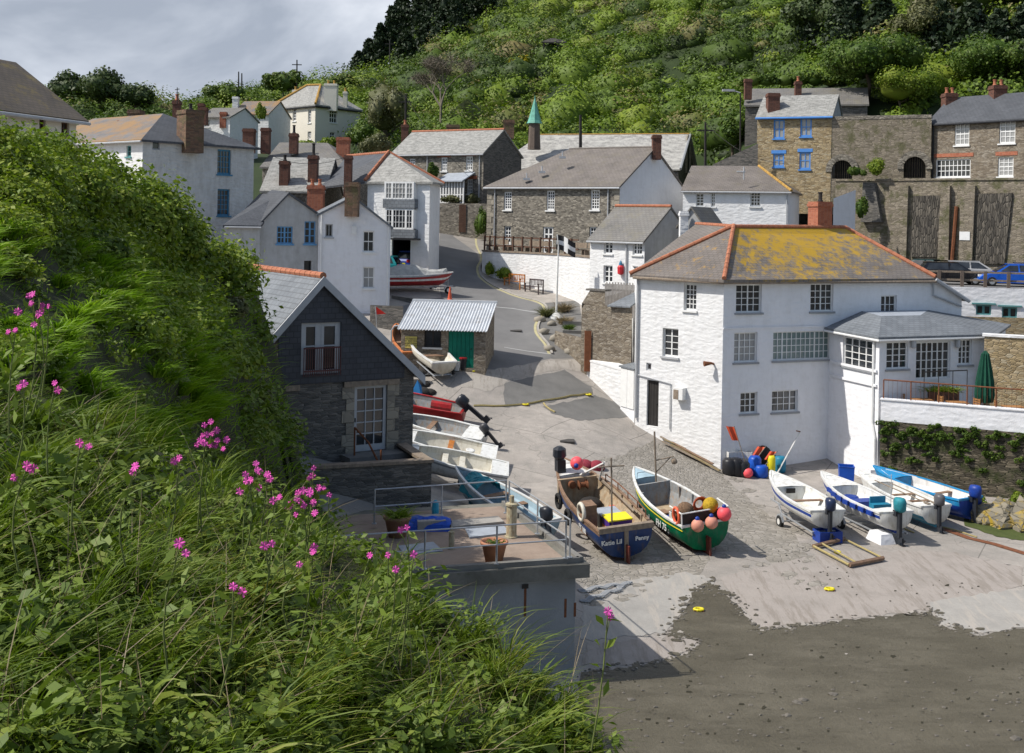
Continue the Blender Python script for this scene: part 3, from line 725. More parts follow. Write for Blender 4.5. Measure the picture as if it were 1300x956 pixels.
b.bar([[fl_.pt(-.05, zE-.25, .33), fl_.pt(fl_.L+.2, zE-.25, .33)], [fr_.pt(-.2, zE-.25, .33), fr_.pt(uK, zE-.25, .33)]], .07, wood_w, 'gutter')
b.bar([[fl_.pt(.08, zE-.3, .1), fl_.pt(.08, -10.3, .1)]], .06, p_lgrey, 'downpipe')
b.bar([[fr_.pt(uK, zE-.3, .12), fr_.pt(uK+.05, zE-1.0, .1), fr_.pt(uR-.1, zR-.5, .1)]], .05, p_lgrey, 'downpipe')
b.bar([[fr_.pt(uK-.02, zE-.12, .32), fr_.pt(uR+.25, zR-.22, .3)]], .10, p_lgrey, 'bargeboard')
z1 = fl_.at(830, 478)[1]
b.bar([[fl_.pt(.1, z1, .06), fl_.pt(fl_.at(852, 482)[0], z1-.25, .06), fl_.pt(fl_.at(852, 482)[0], z1-2.6, .06)]], .03, p_lgrey, 'wall_pipe')
mb = MB(); u,z = fl_.at(866, 498); fl_.box(mb, u-.3, u+.25, z-.35, z+.25, .003, .35); o = mb.build('vent_box', p_white, b.root)
mb = MB(); fl_.box(mb, u-.29, u+.0, z-.33, z+.15, .352, .37); mb.build('grille', wood_w, o)
mb = MB(); u,z = fl_.at(906, 462); mb.tube([fl_.pt(u,z,0), fl_.pt(u,z+.05,.2), fl_.pt(u-.25,z+.02,.5)], [.05,.06,.14], 8); mb.build('floodlight', rust, b.root)
# string course and pipe on the front
mb = MB(); z2 = fr_.at(960, 420)[1]+.12; fr_.box(mb, .0, 11.5, z2, z2+.07, .003, .05); mb.build('string_course', ww_smooth, b.root)
ch = b.chimney(1033, 1055, 256, 300, 66.2, brick_red, pots=1, dep=.9, cowl=False, potm=p_dark, ph=.55, ang=.4)
b.finish()

# lower block and glazed dining room in front of the hotel's right half
A1 = fr_.at(1056, 425)[0]; S0 = fr_.pt(fr_.at(1052, 470)[0], 0, 0); S1 = XY(1116.5, 57.0, 440); S2 = S1+dr*6.9
fsl = Fac(Vector(S0[:2]), S1); fsf = Fac(S1, S2); back = Vector(fr_.pt(uR+3.2, 0, 0)[:2]); fsr = Fac(S2, back)
b = Bld('dining_room_wing', 'single storey glazed wing with hipped blue slate roof above a white harbour wall', 'building', (S1.x, S1.y, -12.5))
zS = fsf.at(1118, 426)[1]; zf = fsf.at(1140, 506)[1]
b.window(fsl, (1070,430,1107.5,467.5), 4, 4, mull=(1,2,3), sm=p_grey)
b.window(fsf, (1125.5,434,1153,468.5), 3, 4, mull=(1,2), sm=p_grey)
b.window(fsf, (1163,434,1206.5,481), 6, 4, mull=(1,2,3,4,5), sill=False, name='french_door')
b.window(fsf, (1217,431,1234,463), 3, 4, mull=(1,2), sm=p_grey)
for f_, m_ in ((fsl, ww_smooth), (fsf, ww_smooth), (fsr, ww_smooth)):
    b.wall(f_, [(0,zb+.5),(f_.L,zb+.5),(f_.L,zS),(0,zS)], m_)
q = lambda f_, u, z, d: f_.pt(u, z, d)
top = zS+1.25
e0 = fr_.pt(fr_.at(1052, 420)[0]-.3, zS, .02); e1 = fsl.pt(fsl.L, zS-.05, .3)+Vector((fsf.n.x, fsf.n.y, 0))*.3; e2 = fsf.pt(fsf.L+.3, zS-.05, .3); e3 = Vector((back.x+.3, back.y, zS-.05))
t0 = fr_.pt(fr_.at(1094, 395)[0], fr_.at(1094, 395)[1], .02); t1 = fsf.pt(1.7, t0.z-.05, -1.9); t2 = fsf.pt(4.2, t0.z-.05, -1.9); t3 = fr_.pt(fr_.at(1178, 393)[0], t0.z, .02)
b.roof([[e0, e1, t1, t0], [e1, e2, t2, t1], [e2, e3, t3, t2]], sl_blue, .1)
b.roof([[t0, t1, t2, t3]], lead, .08, 'lead_flat')
b.bar([[e0-Vector((0,0,.16)), e1-Vector((0,0,.16)), e2-Vector((0,0,.16))]], .06, p_white, 'gutter')
for x_ in (1157.5, 1213.5):
    u, z = fsf.at(x_, 434); mb = MB(); mb.lathe(fsf.pt(u, z-.3, .14), [(.08,0),(.13,.06),(.13,.42),(.1,.5)], 10); mb.build('wall_lamp', p_lgrey, b.root)
mb = MB(); zz = fsf.at(1116, 505)[1]
mb.box((-.45,-.45,zb+.5),(.45,.45,zz-3.4), Matrix.Translation((S1.x, S1.y, 0))); mb.build('pillar', ww_smooth, b.root)
mb = MB()
for py_ in (469, 487): 
    z = fsl.at(1095, py_)[1]; fsl.box(mb, .3, fsl.L-.1, z, z+.12, .003, .10)
mb.build('ledge', ww_smooth, b.root)
mb = MB(); mb.tube([fsl.pt(fsl.L-.35, zS-.2, .08), fsl.pt(fsl.L-.35, zf-1.2, .08), fsl.pt(fsl.L-.1, zf-1.9, .1), fsl.pt(fsl.L-.1, zf-5, .1)], .06, 6); mb.build('downpipe', p_white, b.root)
b.finish()

# harbour terrace wall: white parapet over dark quay masonry, deck behind it
T0 = XY(1118, 56.6, 520); T1 = XY(1345, 53.2, 530); T1 = T0+(T1-T0)*1.9; ft = Fac(T0, T1)
b = Bld('terrace_wall', 'white parapet wall above dark mossy quay masonry under the hotel terrace', 'wall', (T0.x, T0.y, -12.8))
zt = ft.at(1200, 514)[1]; zm = ft.at(1200, 541)[1]
mb = MB(); ft.box(mb, 0, ft.L, zm, zt, -.35, .0); ft.box(mb, -.03, ft.L+.02, zt, zt+.06, -.4, .05); mb.build('parapet', ww_smooth, b.root)
b.wall(ft, [(0,-14),(ft.L,-14),(ft.L,zm),(0,zm)], st_quay); b.finish()
zdk = zt-.75
mb = MB(); mb.box((T0.x+.1, 54.5, zdk-.1),(34, 63, zdk)); 
mb = MB(); mb.slab([ft.pt(0,zdk,-.36), ft.pt(ft.L,zdk,-.36), ft.pt(ft.L,zdk,-9), ft.pt(0,zdk,-5.5)], .2)
tag(mb.build('terrace_floor', conc), kind='structure')
for k, (x0_, x1_, d_) in enumerate([(1122, 1345, .12)]):
    r_ = thing('terrace_railing', 'thin rusty metal railing along the top of the hotel terrace wall', 'railing', tuple(ft.pt(0, zt, -.15)))
    mb = MB(); mb.tube([ft.pt(.1, zt+.95, -.15), ft.pt(ft.L, zt+.95, -.15)], .035, 6); mb.build('rail', rust, r_)
    mb = MB()
    for i in range(74): mb.tube([ft.pt(.1+i*.21, zt+.06, -.15), ft.pt(.1+i*.21, zt+.95, -.15)], .006, 4)
    mb.build('rods', rust, r_)
    for i in range(13): q_ = MB(); q_.tube([ft.pt(.1+i*1.25, zt+.05, -.15), ft.pt(.1+i*1.25, zt+.95, -.15)], .03, 6); q_.build('post', rust, r_)
# terrace side wall of warm stone beyond the umbrella
W0 = XY(1243, 62, 470); W1 = XY(1262, 57.5, 470); fw = Fac(W0, XY(1345, 57.0, 470)); fw2 = Fac(XY(1249,58.6,470), XY(1249,58.6,470)+(XY(1345, 57.2, 470)-XY(1249,58.6,470))*2.6)
b = Bld('garden_wall', 'golden stone garden wall with white coping behind the closed green parasol', 'wall', (W0.x, W0.y, zdk))
zw = fw2.at(1290, 429)[1]
b.wall(fw2, [(0,zdk-1),(fw2.L,zdk-1),(fw2.L,zw),(0,zw)], st_gold)
mb = MB(); fw2.box(mb, -.1, fw2.L, zw, zw+.12, -.5, .06); mb.build('coping', ww, b.root)
b.finish()
# white store with teal windows; its roof is the car park edge
K0 = XY(1196, 74, 390); K1 = XY(1345, 72.4, 390); K1 = K0+(K1-K0)*2.0; fk2 = Fac(K0, K1)
b = Bld('harbour_store', 'low white flat-roofed store with two teal framed windows below the car park', 'building', (K0.x, K0.y, -9))
zc = fk2.at(1250, 365)[1]
for r_ in ((1239,387,1258.5,400),(1272,390,1291.5,404)): b.window(fk2, r_, 2, 1, p_teal, mull=(1,), sill=False, bar=.07, fr=.09)
b.wall(fk2, [(0,-11),(fk2.L,-11),(fk2.L,zc),(0,zc)], ww_smooth)
mb = MB()
for r_ in ((1239,387,1258.5,400),(1272,390,1291.5,404)):
    u0,z0,u1,z1 = fk2.rect(*r_); fk2.box(mb, u0-.25, u1+.25, z1+.03, z1+.12, .003, .1)
mb.build('lintel', p_teal, b.root)
fk3 = Fac(XY(1190, 84, 345), K0); b.wall(fk3, [(0,-11),(fk3.L,-11),(fk3.L,zc),(0,zc)], ww_smooth)
b.finish()
mb = MB(); mb.slab([fk2.pt(-9, zc-.001, -.01), fk2.pt(fk2.L, zc-.001, -.01), fk2.pt(fk2.L, zc-.001, -15), fk2.pt(-9, zc-.001, -15)], .3)
tag(mb.build('car_park', asph), kind='structure')
ruin = Fac(XY(1199, 71, 410), XY(1199, 71, 410)+(XY(1345, 70.2, 410)-XY(1199, 71, 410))*2.0)
b = Bld('low_garden_wall', 'low stone wall with pale boulders in front of the teal windowed store', 'wall', (ruin.A.x, ruin.A.y, -9)); 
zz_ = ruin.at(1240, 402)[1]; b.wall(ruin, [(0,-11),(ruin.L,-11),(ruin.L,zz_),(0,zz_)], st_gold); b.finish()
fen = thing('car_park_fence', 'brown timber post and rail fence along the edge of the car park', 'fence', tuple(fk2.pt(-2, zc, -.3)))
mb = MB()
for dz in (.42, .92): 
    fk2.box(mb, -3.5, fk2.L, zc+dz-.06, zc+dz+.06, -.36, -.30)
mb.build('rails', wood_w, fen)
for i in range(15):
    q_ = MB(); u = -2.9+i*1.36; fk2.box(q_, u-.1, u+.1, zc, zc+1.0, -.298, -.14); q_.build('post', paint('fence_post', (.14,.11,.09), .9, .2), fen)

# ================================================================== retaining wall and cottages above
R0 = XY(1060, 90, 270); R1 = XY(1360, 79.2, 270); R1 = R0+(R1-R0)*1.35; fR = Fac(R0, R1)
b = Bld('retaining_wall', 'tall buttressed stone retaining wall with dark vertical stone panels behind the parked cars', 'wall', (R0.x, R0.y, -4))
zr_ = fR.at(1200, 229)[1]
b.wall(fR, [(0,-8),(fR.L,-8),(fR.L,zr_),(0,zr_)], st_wall)
mb = MB(); fR.box(mb, 0, fR.L, zr_, zr_+.15, -.6, .08); mb.build('coping', st_wall, b.root)
def panel(corners, mat, d, nm):
    mb = MB(); pts = [fR.at(*c) for c in corners]; a = [fR.pt(u, z, d) for u, z in pts]; c_ = [fR.pt(u, z, -.1) for u, z in pts]; n = len(a)
    mb.add(a+c_, [tuple(range(n))]+[(i, i+n, (i+1)%n+n, (i+1)%n) for i in range(n)]); return mb.build(nm, mat, b.root)
panel([(1160,249),(1196,248),(1190,326),(1157,326)][::-1], st_vert, .14, 'stone_panel')
panel([(1243,246),(1286,245),(1276,335),(1238,335)][::-1], st_vert, .14, 'stone_panel')
panel([(1099,232),(1113,232),(1122,282),(1096,282)][::-1], st_dark, .5, 'buttress')
panel([(1131,236),(1155,236),(1152,330),(1128,330)][::-1], st_wall, .3, 'buttress')
panel([(1197,236),(1208,236),(1206,330),(1192,330)][::-1], st_wall, .35, 'buttress')
panel([(1221,236),(1240,236),(1236,330),(1220,330)][::-1], st_wall, .35, 'buttress')
mb = MB(); 
for z_ in (0,): mb.tube([fR.pt(*fR.at(1215,262), .1), fR.pt(*fR.at(1210,330), .2)], .13, 6)
mb.build('drain_pipe', rust, b.root)
mb = MB(); u,z = fR.at(1227,299.5); fR.box(mb, u-.36, u+.36, z-.3, z+.3, .36, .40); mb.build('sign_board', p_white, b.root)
b.finish()
# cottage pair on the far right
A, B = XY(1180, 88, 190), XY(1352, 80, 190); D = 6
H = House('stone_cottages', 'pair of brown stone cottages with blue slate roof above the tall retaining wall', 'house', A, B, D, zr_-.3, zat(A,B,1240,152), zridge(A,B,D/2,1240,121.5), st_brown, sl_dark, verge=.25)
# re-anchor eaves at px 1180..: use same z along
for r_, nx, ny, gm_ in (((1212,156,1230.5,184.5),3,4,glass_c),((1268.5,151.8,1289,182),3,4,glass_c),((1187.7,202,1232,225.3),8,3,glass),((1266.7,199.5,1286.5,224),3,4,glass_c),((1318,148,1338,179),3,4,glass)):
    H.window(H.f, r_, nx, ny, gm=gm_, rec=.08, bar=.05, fr=.09, mid=ny==4)
mb = MB()
for (xa,xb,yy) in ((1186,1236,197),(1264,1292,195)):
    u0 = H.f.at(xa,yy)[0]; u1 = H.f.at(xb,yy)[0]; z = H.f.at((xa+xb)/2,yy)[1]
    mb = MB(); H.f.box(mb, u0, u1, z-.13, z+.14, .003, .03); mb.build('brick_arch', brick_red, H.root)
H.gutter(p_black, down=((.35, zr_),)); H.chimney(1201,1216,118,130,89.2, brick, pots=2, potm=terra, dep=1.0); H.chimney(1262,1279,108,124,86.6, brick, pots=2, potm=terra, dep=1.0)
H.finish()
# ruined wall with two arches
A, B = XY(1049, 90.7, 190), XY(1182, 87.4, 190); fa = Fac(A, B)
b = Bld('arched_wall', 'old grey stone wall with two dark arched openings beside the golden cottage', 'wall', (A.x, A.y, zr_-.3))
zt1 = fa.at(1110, 149.5)[1]
def arch(x0, x1, yt, yb):
    ul, ur_ = fa.at(x0, yb)[0], fa.at(x1, yb)[0]; zt_ = fa.at((x0+x1)/2, yt)[1]; zb_ = fa.at((x0+x1)/2, yb)[1]; r = (ur_-ul)/2; cu = (ul+ur_)/2; n = 14
    cz = zt_-r; pts = [(cu-r*math.cos(math.pi*i/n), cz+r*math.sin(math.pi*i/n)) for i in range(n+1)]
    for i in range(n):  # thin slots approximating the round head
        fa.open.append((pts[i][0]+1e-4*i, zb_, pts[i+1][0], (pts[i][1]+pts[i+1][1])/2))
    mb = MB()
    for i in range(n+1):
        t = math.pi*i/n; M = Matrix.Translation(fa.pt(cu-(r+.22)*math.cos(t), cz+(r+.22)*math.sin(t), .02)) @ Matrix.Rotation(math.atan2(fa.t.y, fa.t.x), 4, 'Z') @ Matrix.Rotation(t-math.pi/2, 4, 'Y')
        mb.box((-.13,-.08,-.22),(.13,.06,.24), M)
    mb.build('arch_stones', st_grey, b.root)
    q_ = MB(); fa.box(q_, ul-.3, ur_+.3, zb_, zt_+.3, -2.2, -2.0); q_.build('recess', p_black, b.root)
    return cu, r, zb_, zt_
arch(1056, 1082, 203.5, 227); cu, r, zb_, zt_ = arch(1147, 1175, 199, 226)
q_ = MB()
for i in range(7): fa.box(q_, cu-r+i*r*2/7+.02, cu-r+(i+1)*r*2/7-.02, zb_, zt_-.15, -.6, -.5)
q_.build('gate', p_dark, b.root)
b.wall(fa, [(0,zr_-2),(fa.L,zr_-2),(fa.L,zt1+.15),(0,zt1-.1)], st_wall)
mb = MB(); fa.box(mb, 0, fa.L, zt1-.1, zt1+.16, -.6, .03); mb.build('coping', st_grey, b.root); b.finish()
# upper-level path/terrace in front of cottages
mb = MB(); mb.slab([fR.pt(0,zr_-.05,-.3), fR.pt(fR.L,zr_-.05,-.3), fR.pt(fR.L,zr_-.05,-9), fR.pt(0,zr_-.05,-9)], .3); tag(mb.build('upper_path', conc), kind='structure')

# golden stone cottage with blue windows
A, B = XY(961, 92.8, 180), XY(1055.5, 90.5, 180); D = 5.5
H = House('golden_cottage', 'golden rubble stone cottage with bright blue sash windows and pale slate roof', 'house', A, B, D, zr_-1, zat(A,B,1008,146), zridge(A,B,D/2,1035,120.5), st_gold, sl_rag, rightm=gr_render, verge=.1)
for r_, ny in (((982,152,996,176),2),((1016,149,1030.5,173.6),2),((981.5,195,995.4,212),2),((1014.8,193,1029,215),2)):
    H.window(H.f, r_, 2, ny, p_mblue, gm=glass_c, rec=.06, fr=.11, bar=.06, lintel=p_mblue if r_[1] > 180 else None)
H.gutter(p_mblue, .08); H.chimney(975.5,990.5,118,132,92.8, brick, pots=0, dep=.9); H.finish()
A, B = XY(945.5, 103, 180), XY(1101, 100.5, 150); D = 7
H = House('dark_slate_house', 'plain grey house with low dark slate roof behind the golden cottage', 'house', A, B, D, 1, zat(A,B,1080,131.5), zridge(A,B,D/2,1020,112), st_dark, sl_grey)
H.chimney(946,955,100,113,103, brick, pots=0); H.chimney(1010,1018,103,116,103.5, brick, pots=1); H.finish()
# lean rubble wall left of it
A, B = XY(905, 93, 200), XY(962, 91.9, 200); f_ = Fac(A, B)
b = Bld('sloping_wall', 'dark stone wall sloping up to the golden cottage beside the white longhouse roof', 'wall', (A.x, A.y, 2)); z0_ = f_.at(905,209)[1]; z1_ = f_.at(960,182)[1]
b.wall(f_, [(0,z0_-4),(f_.L,z0_-4),(f_.L,z1_),(0,z0_)], st_dark); b.finish()

# white longhouse (hipped right end) 
A, B = XY(867, 85.5, 250), XY(1001, 83.0, 250); D = 7.2
H = House('white_longhouse', 'long whitewashed house with brown slate hipped roof below the golden cottage', 'house', A, B, D, -3.5, zat(A,B,940,240.5), zridge(A,B,D/2,930,210.5), ww, sl_brown, hip=(0,2.6), rightm=ww_smooth)
H.window(H.f, (952.3,243,965.5,262), 3, 4, rec=.14, fr=.08, bar=.05); H.window(H.f, (883.5,245.5,893.5,262), 2, 4, rec=.1, bar=.05); H.window(H.f, (902.5,244.5,908,262.5), 2, 4, rec=.1, bar=.05)
H.gutter(p_lgrey, down=((H.L-.1,-3),)); H.ridge([(H.E[1]+Vector((0,0,.03)), H.R[1])], terra_l, .14)
mb = MB(); u,z = H.f.at(944,235); p0 = H.f.pt(u,z+.4,.0); mb.tube([p0, p0+Vector((0,0,.9))], .05, 6); mb.tube([p0+Vector((-.5,0,.55)), p0+Vector((.1,0,.55))], .05, 6); mb.build('aerial', p_lgrey, H.root); H.finish()
f_ = Fac(XY(1058, 84.5, 260), XY(1086, 86.0, 260)); b = Bld('white_yard_wall', 'whitewashed yard wall joining the longhouse to the retaining wall', 'wall', (f_.A.x, f_.A.y, -3.5))
b.wall(f_, [(0,-6),(f_.L,-6),(f_.L,f_.at(1084,241)[1]),(0,f_.at(1060,252)[1])], ww_smooth); b.finish()

# ================================================================== stone house by the terrace, with white gable
A, B = XY(618.5, 90.8, 280), XY(786, 84, 280); D = 10
ze = zat(A,B,700,235.0); zr2 = zridge(A,B,D/2,790,187.5)
H = House('stone_house', 'two storey grey rubble stone house with white gable end and white sash windows', 'house', A, B, D, -3, ze, zr2, st_grey, sl_brown, hip=(4.2,0), rightm=ww_smooth, leftm=st_grey, verge=.12)
lint = granite
for r_ in ((639.7,243.5,649.5,266.5),(693.8,242,704,267),(749.8,241,761,266.5)): H.window(H.f, r_, 3, 6, rec=.08, fr=.1, bar=.05, lintel=lint)
H.window(H.f, (640,287,648.5,309), 2, 4, rec=.1, fr=.1, bar=.06, lintel=lint); H.window(H.f, (689.5,288,702,322), 2, 4, name='french_door', rec=.06, fr=.12, bar=.1, lintel=lint, sill=False)
H.window(H.f, (748,288,757,300), 2, 2, rec=.1, fr=.1, lintel=lint, sill=False)
mb = MB()
for i in range(12):
    z = ze-.2-i*.45; w = .42 if i % 2 else .62; H.f.box(mb, -.02, w, z-.42, z, .003, .04)
mb.build('quoins', granite, H.root)
mb = MB()
for i in range(12):
    z = ze-.2-i*.45; w = .42 if i % 2 else .62; H.f.box(mb, H.L-w, H.L+.02, z-.42, z, .003, .04)
mb.build('quoins', granite, H.root)
H.gutter(p_lgrey, .07, down=((.75,-2.4),(H.L-.9,-2.6)))
H.chimney(829,840,171,187,87.5, brick, pots=0, dep=.8)
mb = MB()
for x_,y_ in ((668.5,228),(688,219),(714,200.5)):
    p0 = P(x_, y_, 89); mb.tube([p0, p0+Vector((0,0,.5))], .05, 6); mb.box((-.25,-.2,-.05),(.25,.2,.12), Matrix.Translation(p0))
mb.build('roof_vent', p_lgrey, H.root)
H.ridge([(H.R[0], H.R[1])], sl_brown, .12); H.finish()

# white terrace wall curving from the road round to the cottage
b = Bld('white_terrace_wall', 'whitewashed rubble retaining wall below the wooden terrace fence', 'wall', (XY(612,87.5).x, 87.5, -4))
pts_w = [(612,88,342),(625,86.6,352),(660,84.9,360),(706,82.0,372),(730,79.8,379),(751,77.0,380)]
P2 = [XY(a, y, 330) for a, y, c_ in pts_w]; ztw = -2.45; WF = []
for i in range(len(P2)-1):
    f_ = Fac(P2[i], P2[i+1]); WF.append(f_); zt_ = ztw if i < 4 else -2.45; b.wall(f_, [(0,-9),(f_.L,-9),(f_.L,zt_),(0,zt_)], ww)
mb = MB()
for i in range(len(P2)-1): WF[i].box(mb, 0, WF[i].L, ztw, ztw+.12, -.4, .06)
mb.build('coping', wood_w, b.root)
mb = MB(); u,z = WF[2].at(651,333); mb.tube([WF[2].pt(WF[2].at(650,328)[0], ztw-.2, .06), WF[2].pt(WF[2].at(650,328)[0], ztw-1.6, .06)], .04, 6); mb.build('wall_pipe', p_dark, b.root)
b.finish()
mb = MB(); mb.slab([(P2[0].x,P2[0].y+.2,ztw-.005)]+[(p.x,p.y+.2,ztw-.005) for p in P2[1:5]]+[(P2[4].x+2,89,ztw-.005),(P2[0].x,92,ztw-.005)], .3); tag(mb.build('terrace_paving', conc), kind='structure')
fen = thing('terrace_fence', 'open brown wooden fence with picnic benches along the white terrace wall', 'fence', (P2[0].x, P2[0].y, ztw))
mb = MB(); 
for f_ in WF[:4]:
    for dz in (.35, .98): f_.box(mb, 0, f_.L, ztw+.12+dz-.05, ztw+.12+dz+.05, -.30, -.22)
mb.build('rails', p_brown, fen)
for f_ in WF[:4]:
    n = max(1, int(round(f_.L/1.0)))
    for i in range(n): q_ = MB(); u = (i+.02)*f_.L/n; f_.box(q_, u, u+.1, ztw+.12, ztw+1.2, -.21, -.1); q_.build('post', p_brown, fen)
f_t = Fac(P2[0], P2[4])
for k, x_ in enumerate((622,640,662,676,720,738)):
    lb = ['leftmost wooden terrace bench nearest the road', 'second wooden terrace bench from the road', 'third wooden terrace bench, left of the french door', 'wooden terrace bench just left of the french door', 'wooden terrace bench right of the french door', 'rightmost wooden terrace bench by the white cottage'][k]
    u = f_t.at(x_, 312)[0]; r_ = thing('terrace_bench', lb, 'bench', tuple(f_t.pt(u, ztw, -.9)), 'benches on the terrace')
    q_ = MB(); f_t.box(q_, u-.65, u+.65, ztw+.42, ztw+.47, -1.2, -.8); q_.build('seat', wood_w, r_)
    q_ = MB(); f_t.box(q_, u-.65, u+.65, ztw+.55, ztw+.9, -1.27, -1.21); q_.build('backrest', wood_w, r_)
    for s_ in (-.6,.55): q_ = MB(); f_t.box(q_, u+s_, u+s_+.06, ztw, ztw+.42, -1.2, -.8); q_.build('leg', wood_w, r_)

# white cottage in front of the stone house
A, B = XY(749, 77, 320), XY(818, 74, 330); D = 5.4
H = House('white_cottage', 'small whitewashed two storey cottage with grey slate roof and orange ridge tiles', 'house', A, B, D, -5.5, zat(A,B,785,302.5), zridge(A,B,D/2,850,262.5), ww, sl_grey, rightm=gr_render, verge=.08)  # right gable's shade is put into its wall colour with the grey render
for r_, nx in (((766.5,304.5,777.5,322),2),((803,306,815,323.5),3),((766,337,777.5,359),2),((803,338,809.5,360),2)):
    H.window(H.f, r_, nx, 3, rec=.12, fr=.08, bar=.05, mull=(1,), gm=glass)
H.ridge([(H.R[0]+Vector((.0,0,.05)), H.R[1]+Vector((0,0,.05)))], terra, .13)
H.gutter(p_lgrey, down=((H.f.at(796,330)[0],-6),)); H.finish()
p0 = H.f.pt(*H.f.at(789.7,342), .15); r_ = thing('hanging_fender', 'small red and blue float hanging on the white cottage wall', 'float', tuple(p0))
q_ = MB(); q_.lathe(p0+Vector((0,0,-.35)), [(.05,0),(.19,.08),(.21,.5),(.12,.62)], 10); q_.build('body', paint('float_red', (.55,.03,.04), .5), r_)
q_ = MB(); q_.lathe(p0+Vector((0,0,.27)), [(.12,0),(.1,.15),(.03,.3)], 10); q_.build('cap', p_blue, r_)
A, B = XY(863, 73, 290), XY(892, 72.4, 290)
H = House('grey_outhouse', 'small pale rendered outhouse with grey slate roof between the cottage and the hotel roof', 'house', A, B, 4.5, -5, zat(A,B,875,282), zat(A,B,880,262), gr_render, sl_grey, kind='gable')
H.chimney(864,874,268,292,72, ww, pots=0, dep=.6); H.finish()

# ================================================================== chapel
A, B = XY(628, 113, 200), XY(861.5, 107.5, 200); D = 9
H = House('chapel', 'stone chapel with whitened scantle slate roof and a small green copper spirelet', 'chapel', A, B, D, 0, zat(A,B,700,212), zridge(A,B,D/2,760,170.5), st_dark, sl_white, hip=(3.2,0), verge=.2)
u, z = H.r.at(879, 192)
q_ = MB(); cu_ = H.D/2; pts = [(cu_-1.0,z-2.2),(cu_+1.0,z-2.2)]+[(cu_+math.cos(math.pi*i/10)*1.0, z+math.sin(math.pi*i/10)*1.3) for i in range(11)]
q_.poly([H.r.pt(a_, c_, .05) for a_, c_ in pts]); q_.build('arched_window', p_dark, H.root)
q_ = MB(); q_.tube([H.r.pt(a_, c_, .08) for a_, c_ in pts], .14, 6, closed=True); q_.build('window_surround', granite, H.root)
q_ = MB(); v0 = H.r.pt(-.25, H.ze-.15, .25); v1 = H.r.pt(H.D/2, H.zr-.1, .25); v2 = H.r.pt(H.D+.25, H.ze-.15, .25); q_.tube([v0, v1, v2], .13, 6); q_.build('bargeboard', p_grey, H.root)
sp = P(678.3, 174, 112.5)
q_ = MB(); z1_ = P(678.3,156.5,112.5).z; q_.lathe((sp.x,sp.y,0), [(.62,sp.z-1.2),(.55,sp.z+.1),(.52,z1_),(.55,z1_+.02)], 8); q_.build('turret', paint('turret_timber', (.13,.10,.08), .8), H.root)
cop = paint('copper_patina', (.13,.36,.28), .6, .25, 3)
q_ = MB(); z2_ = P(678.3,125,112.5).z; q_.lathe((sp.x,sp.y,0), [(.75,z1_-.02),(.62,z1_+.25),(.38,z1_+1.1),(.05,z2_),(.02,z2_+.3)], 8); q_.build('spire', cop, H.root)
H.ridge([(H.R[0], H.R[1])], terra_l, .1); H.finish()

# ================================================================== stone terrace row
A, B = XY(497, 107, 220), XY(613.5, 102, 220); D = 6.5
H = House('stone_terrace', 'grey stone terrace of two cottages with pale slate roof, red ridge tiles and glazed porch', 'house', A, B, D, 0, zat(A,B,560,193.5), zridge(A,B,D/2,570,166), st_grey, sl_rag, rightm=st_dark, verge=.1)
for r_, nx, ny in (((560,199.8,567.6,217.5),3,4),((591.5,198.4,600,216.5),3,4),((520,201.5,527,209.5),2,2),((593,227.5,600,246),3,4)): H.window(H.f, r_, nx, ny, rec=.07, fr=.1, bar=.06, mid=True)
mb = MB()
for x_,y_ in ((563.7,197.8),(595.7,196.3),(596.5,225.5)):
    u,z = H.f.at(x_,y_); mb = MB(); H.f.box(mb, u-.75, u+.75, z-.13, z+.15, .003, .03); mb.build('brick_arch', brick_red, H.root)
H.gutter(p_lgrey, .07, down=((H.f.at(543,210)[0],3),(H.L-.35,.3)))
H.ridge([(H.R[0], H.R[1])], terra, .15)
H.chimney(509.5,518,158,174,111, brick, pots=1, dep=.8); H.chimney(567,583,158,171,109.5, brick_old, pots=0, dep=.9); H.chimney(639,653,152,163,109, brick_old, pots=0, dep=.9)
pa, pb = XY(559, 102.6, 240), XY(588, 101.2, 240); fp = Fac(pa, pb); zp = fp.at(572,229.5)[1]
q_ = MB()
for i in range(9): 
    u = i*fp.L/8; fp.box(q_, u-.06, u+.06, -.5, zp, -.1, 0)
for z_ in (.6, 1.3, 2.0): fp.box(q_, 0, fp.L, z_-.04, z_+.04, -.09, -.01)
po = q_.build('porch', p_white, H.root)
q_ = MB(); fp.box(q_, .02, fp.L-.02, -.5, zp, -.2, -.12); q_.build('pane', glass_c, po)
q_ = MB(); q_.slab([fp.pt(-.3,zp,.3), fp.pt(fp.L+.1,zp,.3), fp.pt(fp.L+.1,zp+1.0,-2.0), fp.pt(-.3,zp+1.0,-2.0)], .1); q_.build('porch_roof', lead, H.root)
H.finish()
f_ = Fac(XY(555, 101, 262), XY(625, 99.5, 265)); b = Bld('front_garden_wall', 'low grey stone garden wall with a dark gate across the top of the road', 'wall', (f_.A.x, f_.A.y, 0)); zt_ = f_.at(575,258)[1]
b.wall(f_, [(0,-3),(f_.L,-3),(f_.L,zt_),(0,zt_)], st_grey)
q_ = MB(); u0,u1 = f_.at(583,268)[0], f_.at(592,268)[0]
for i in range(6): f_.box(q_, u0+i*(u1-u0)/6+.02, u0+(i+1)*(u1-u0)/6-.02, -1.2, zt_-.1, .01, .08)
q_.build('gate', p_brown, b.root); b.finish()

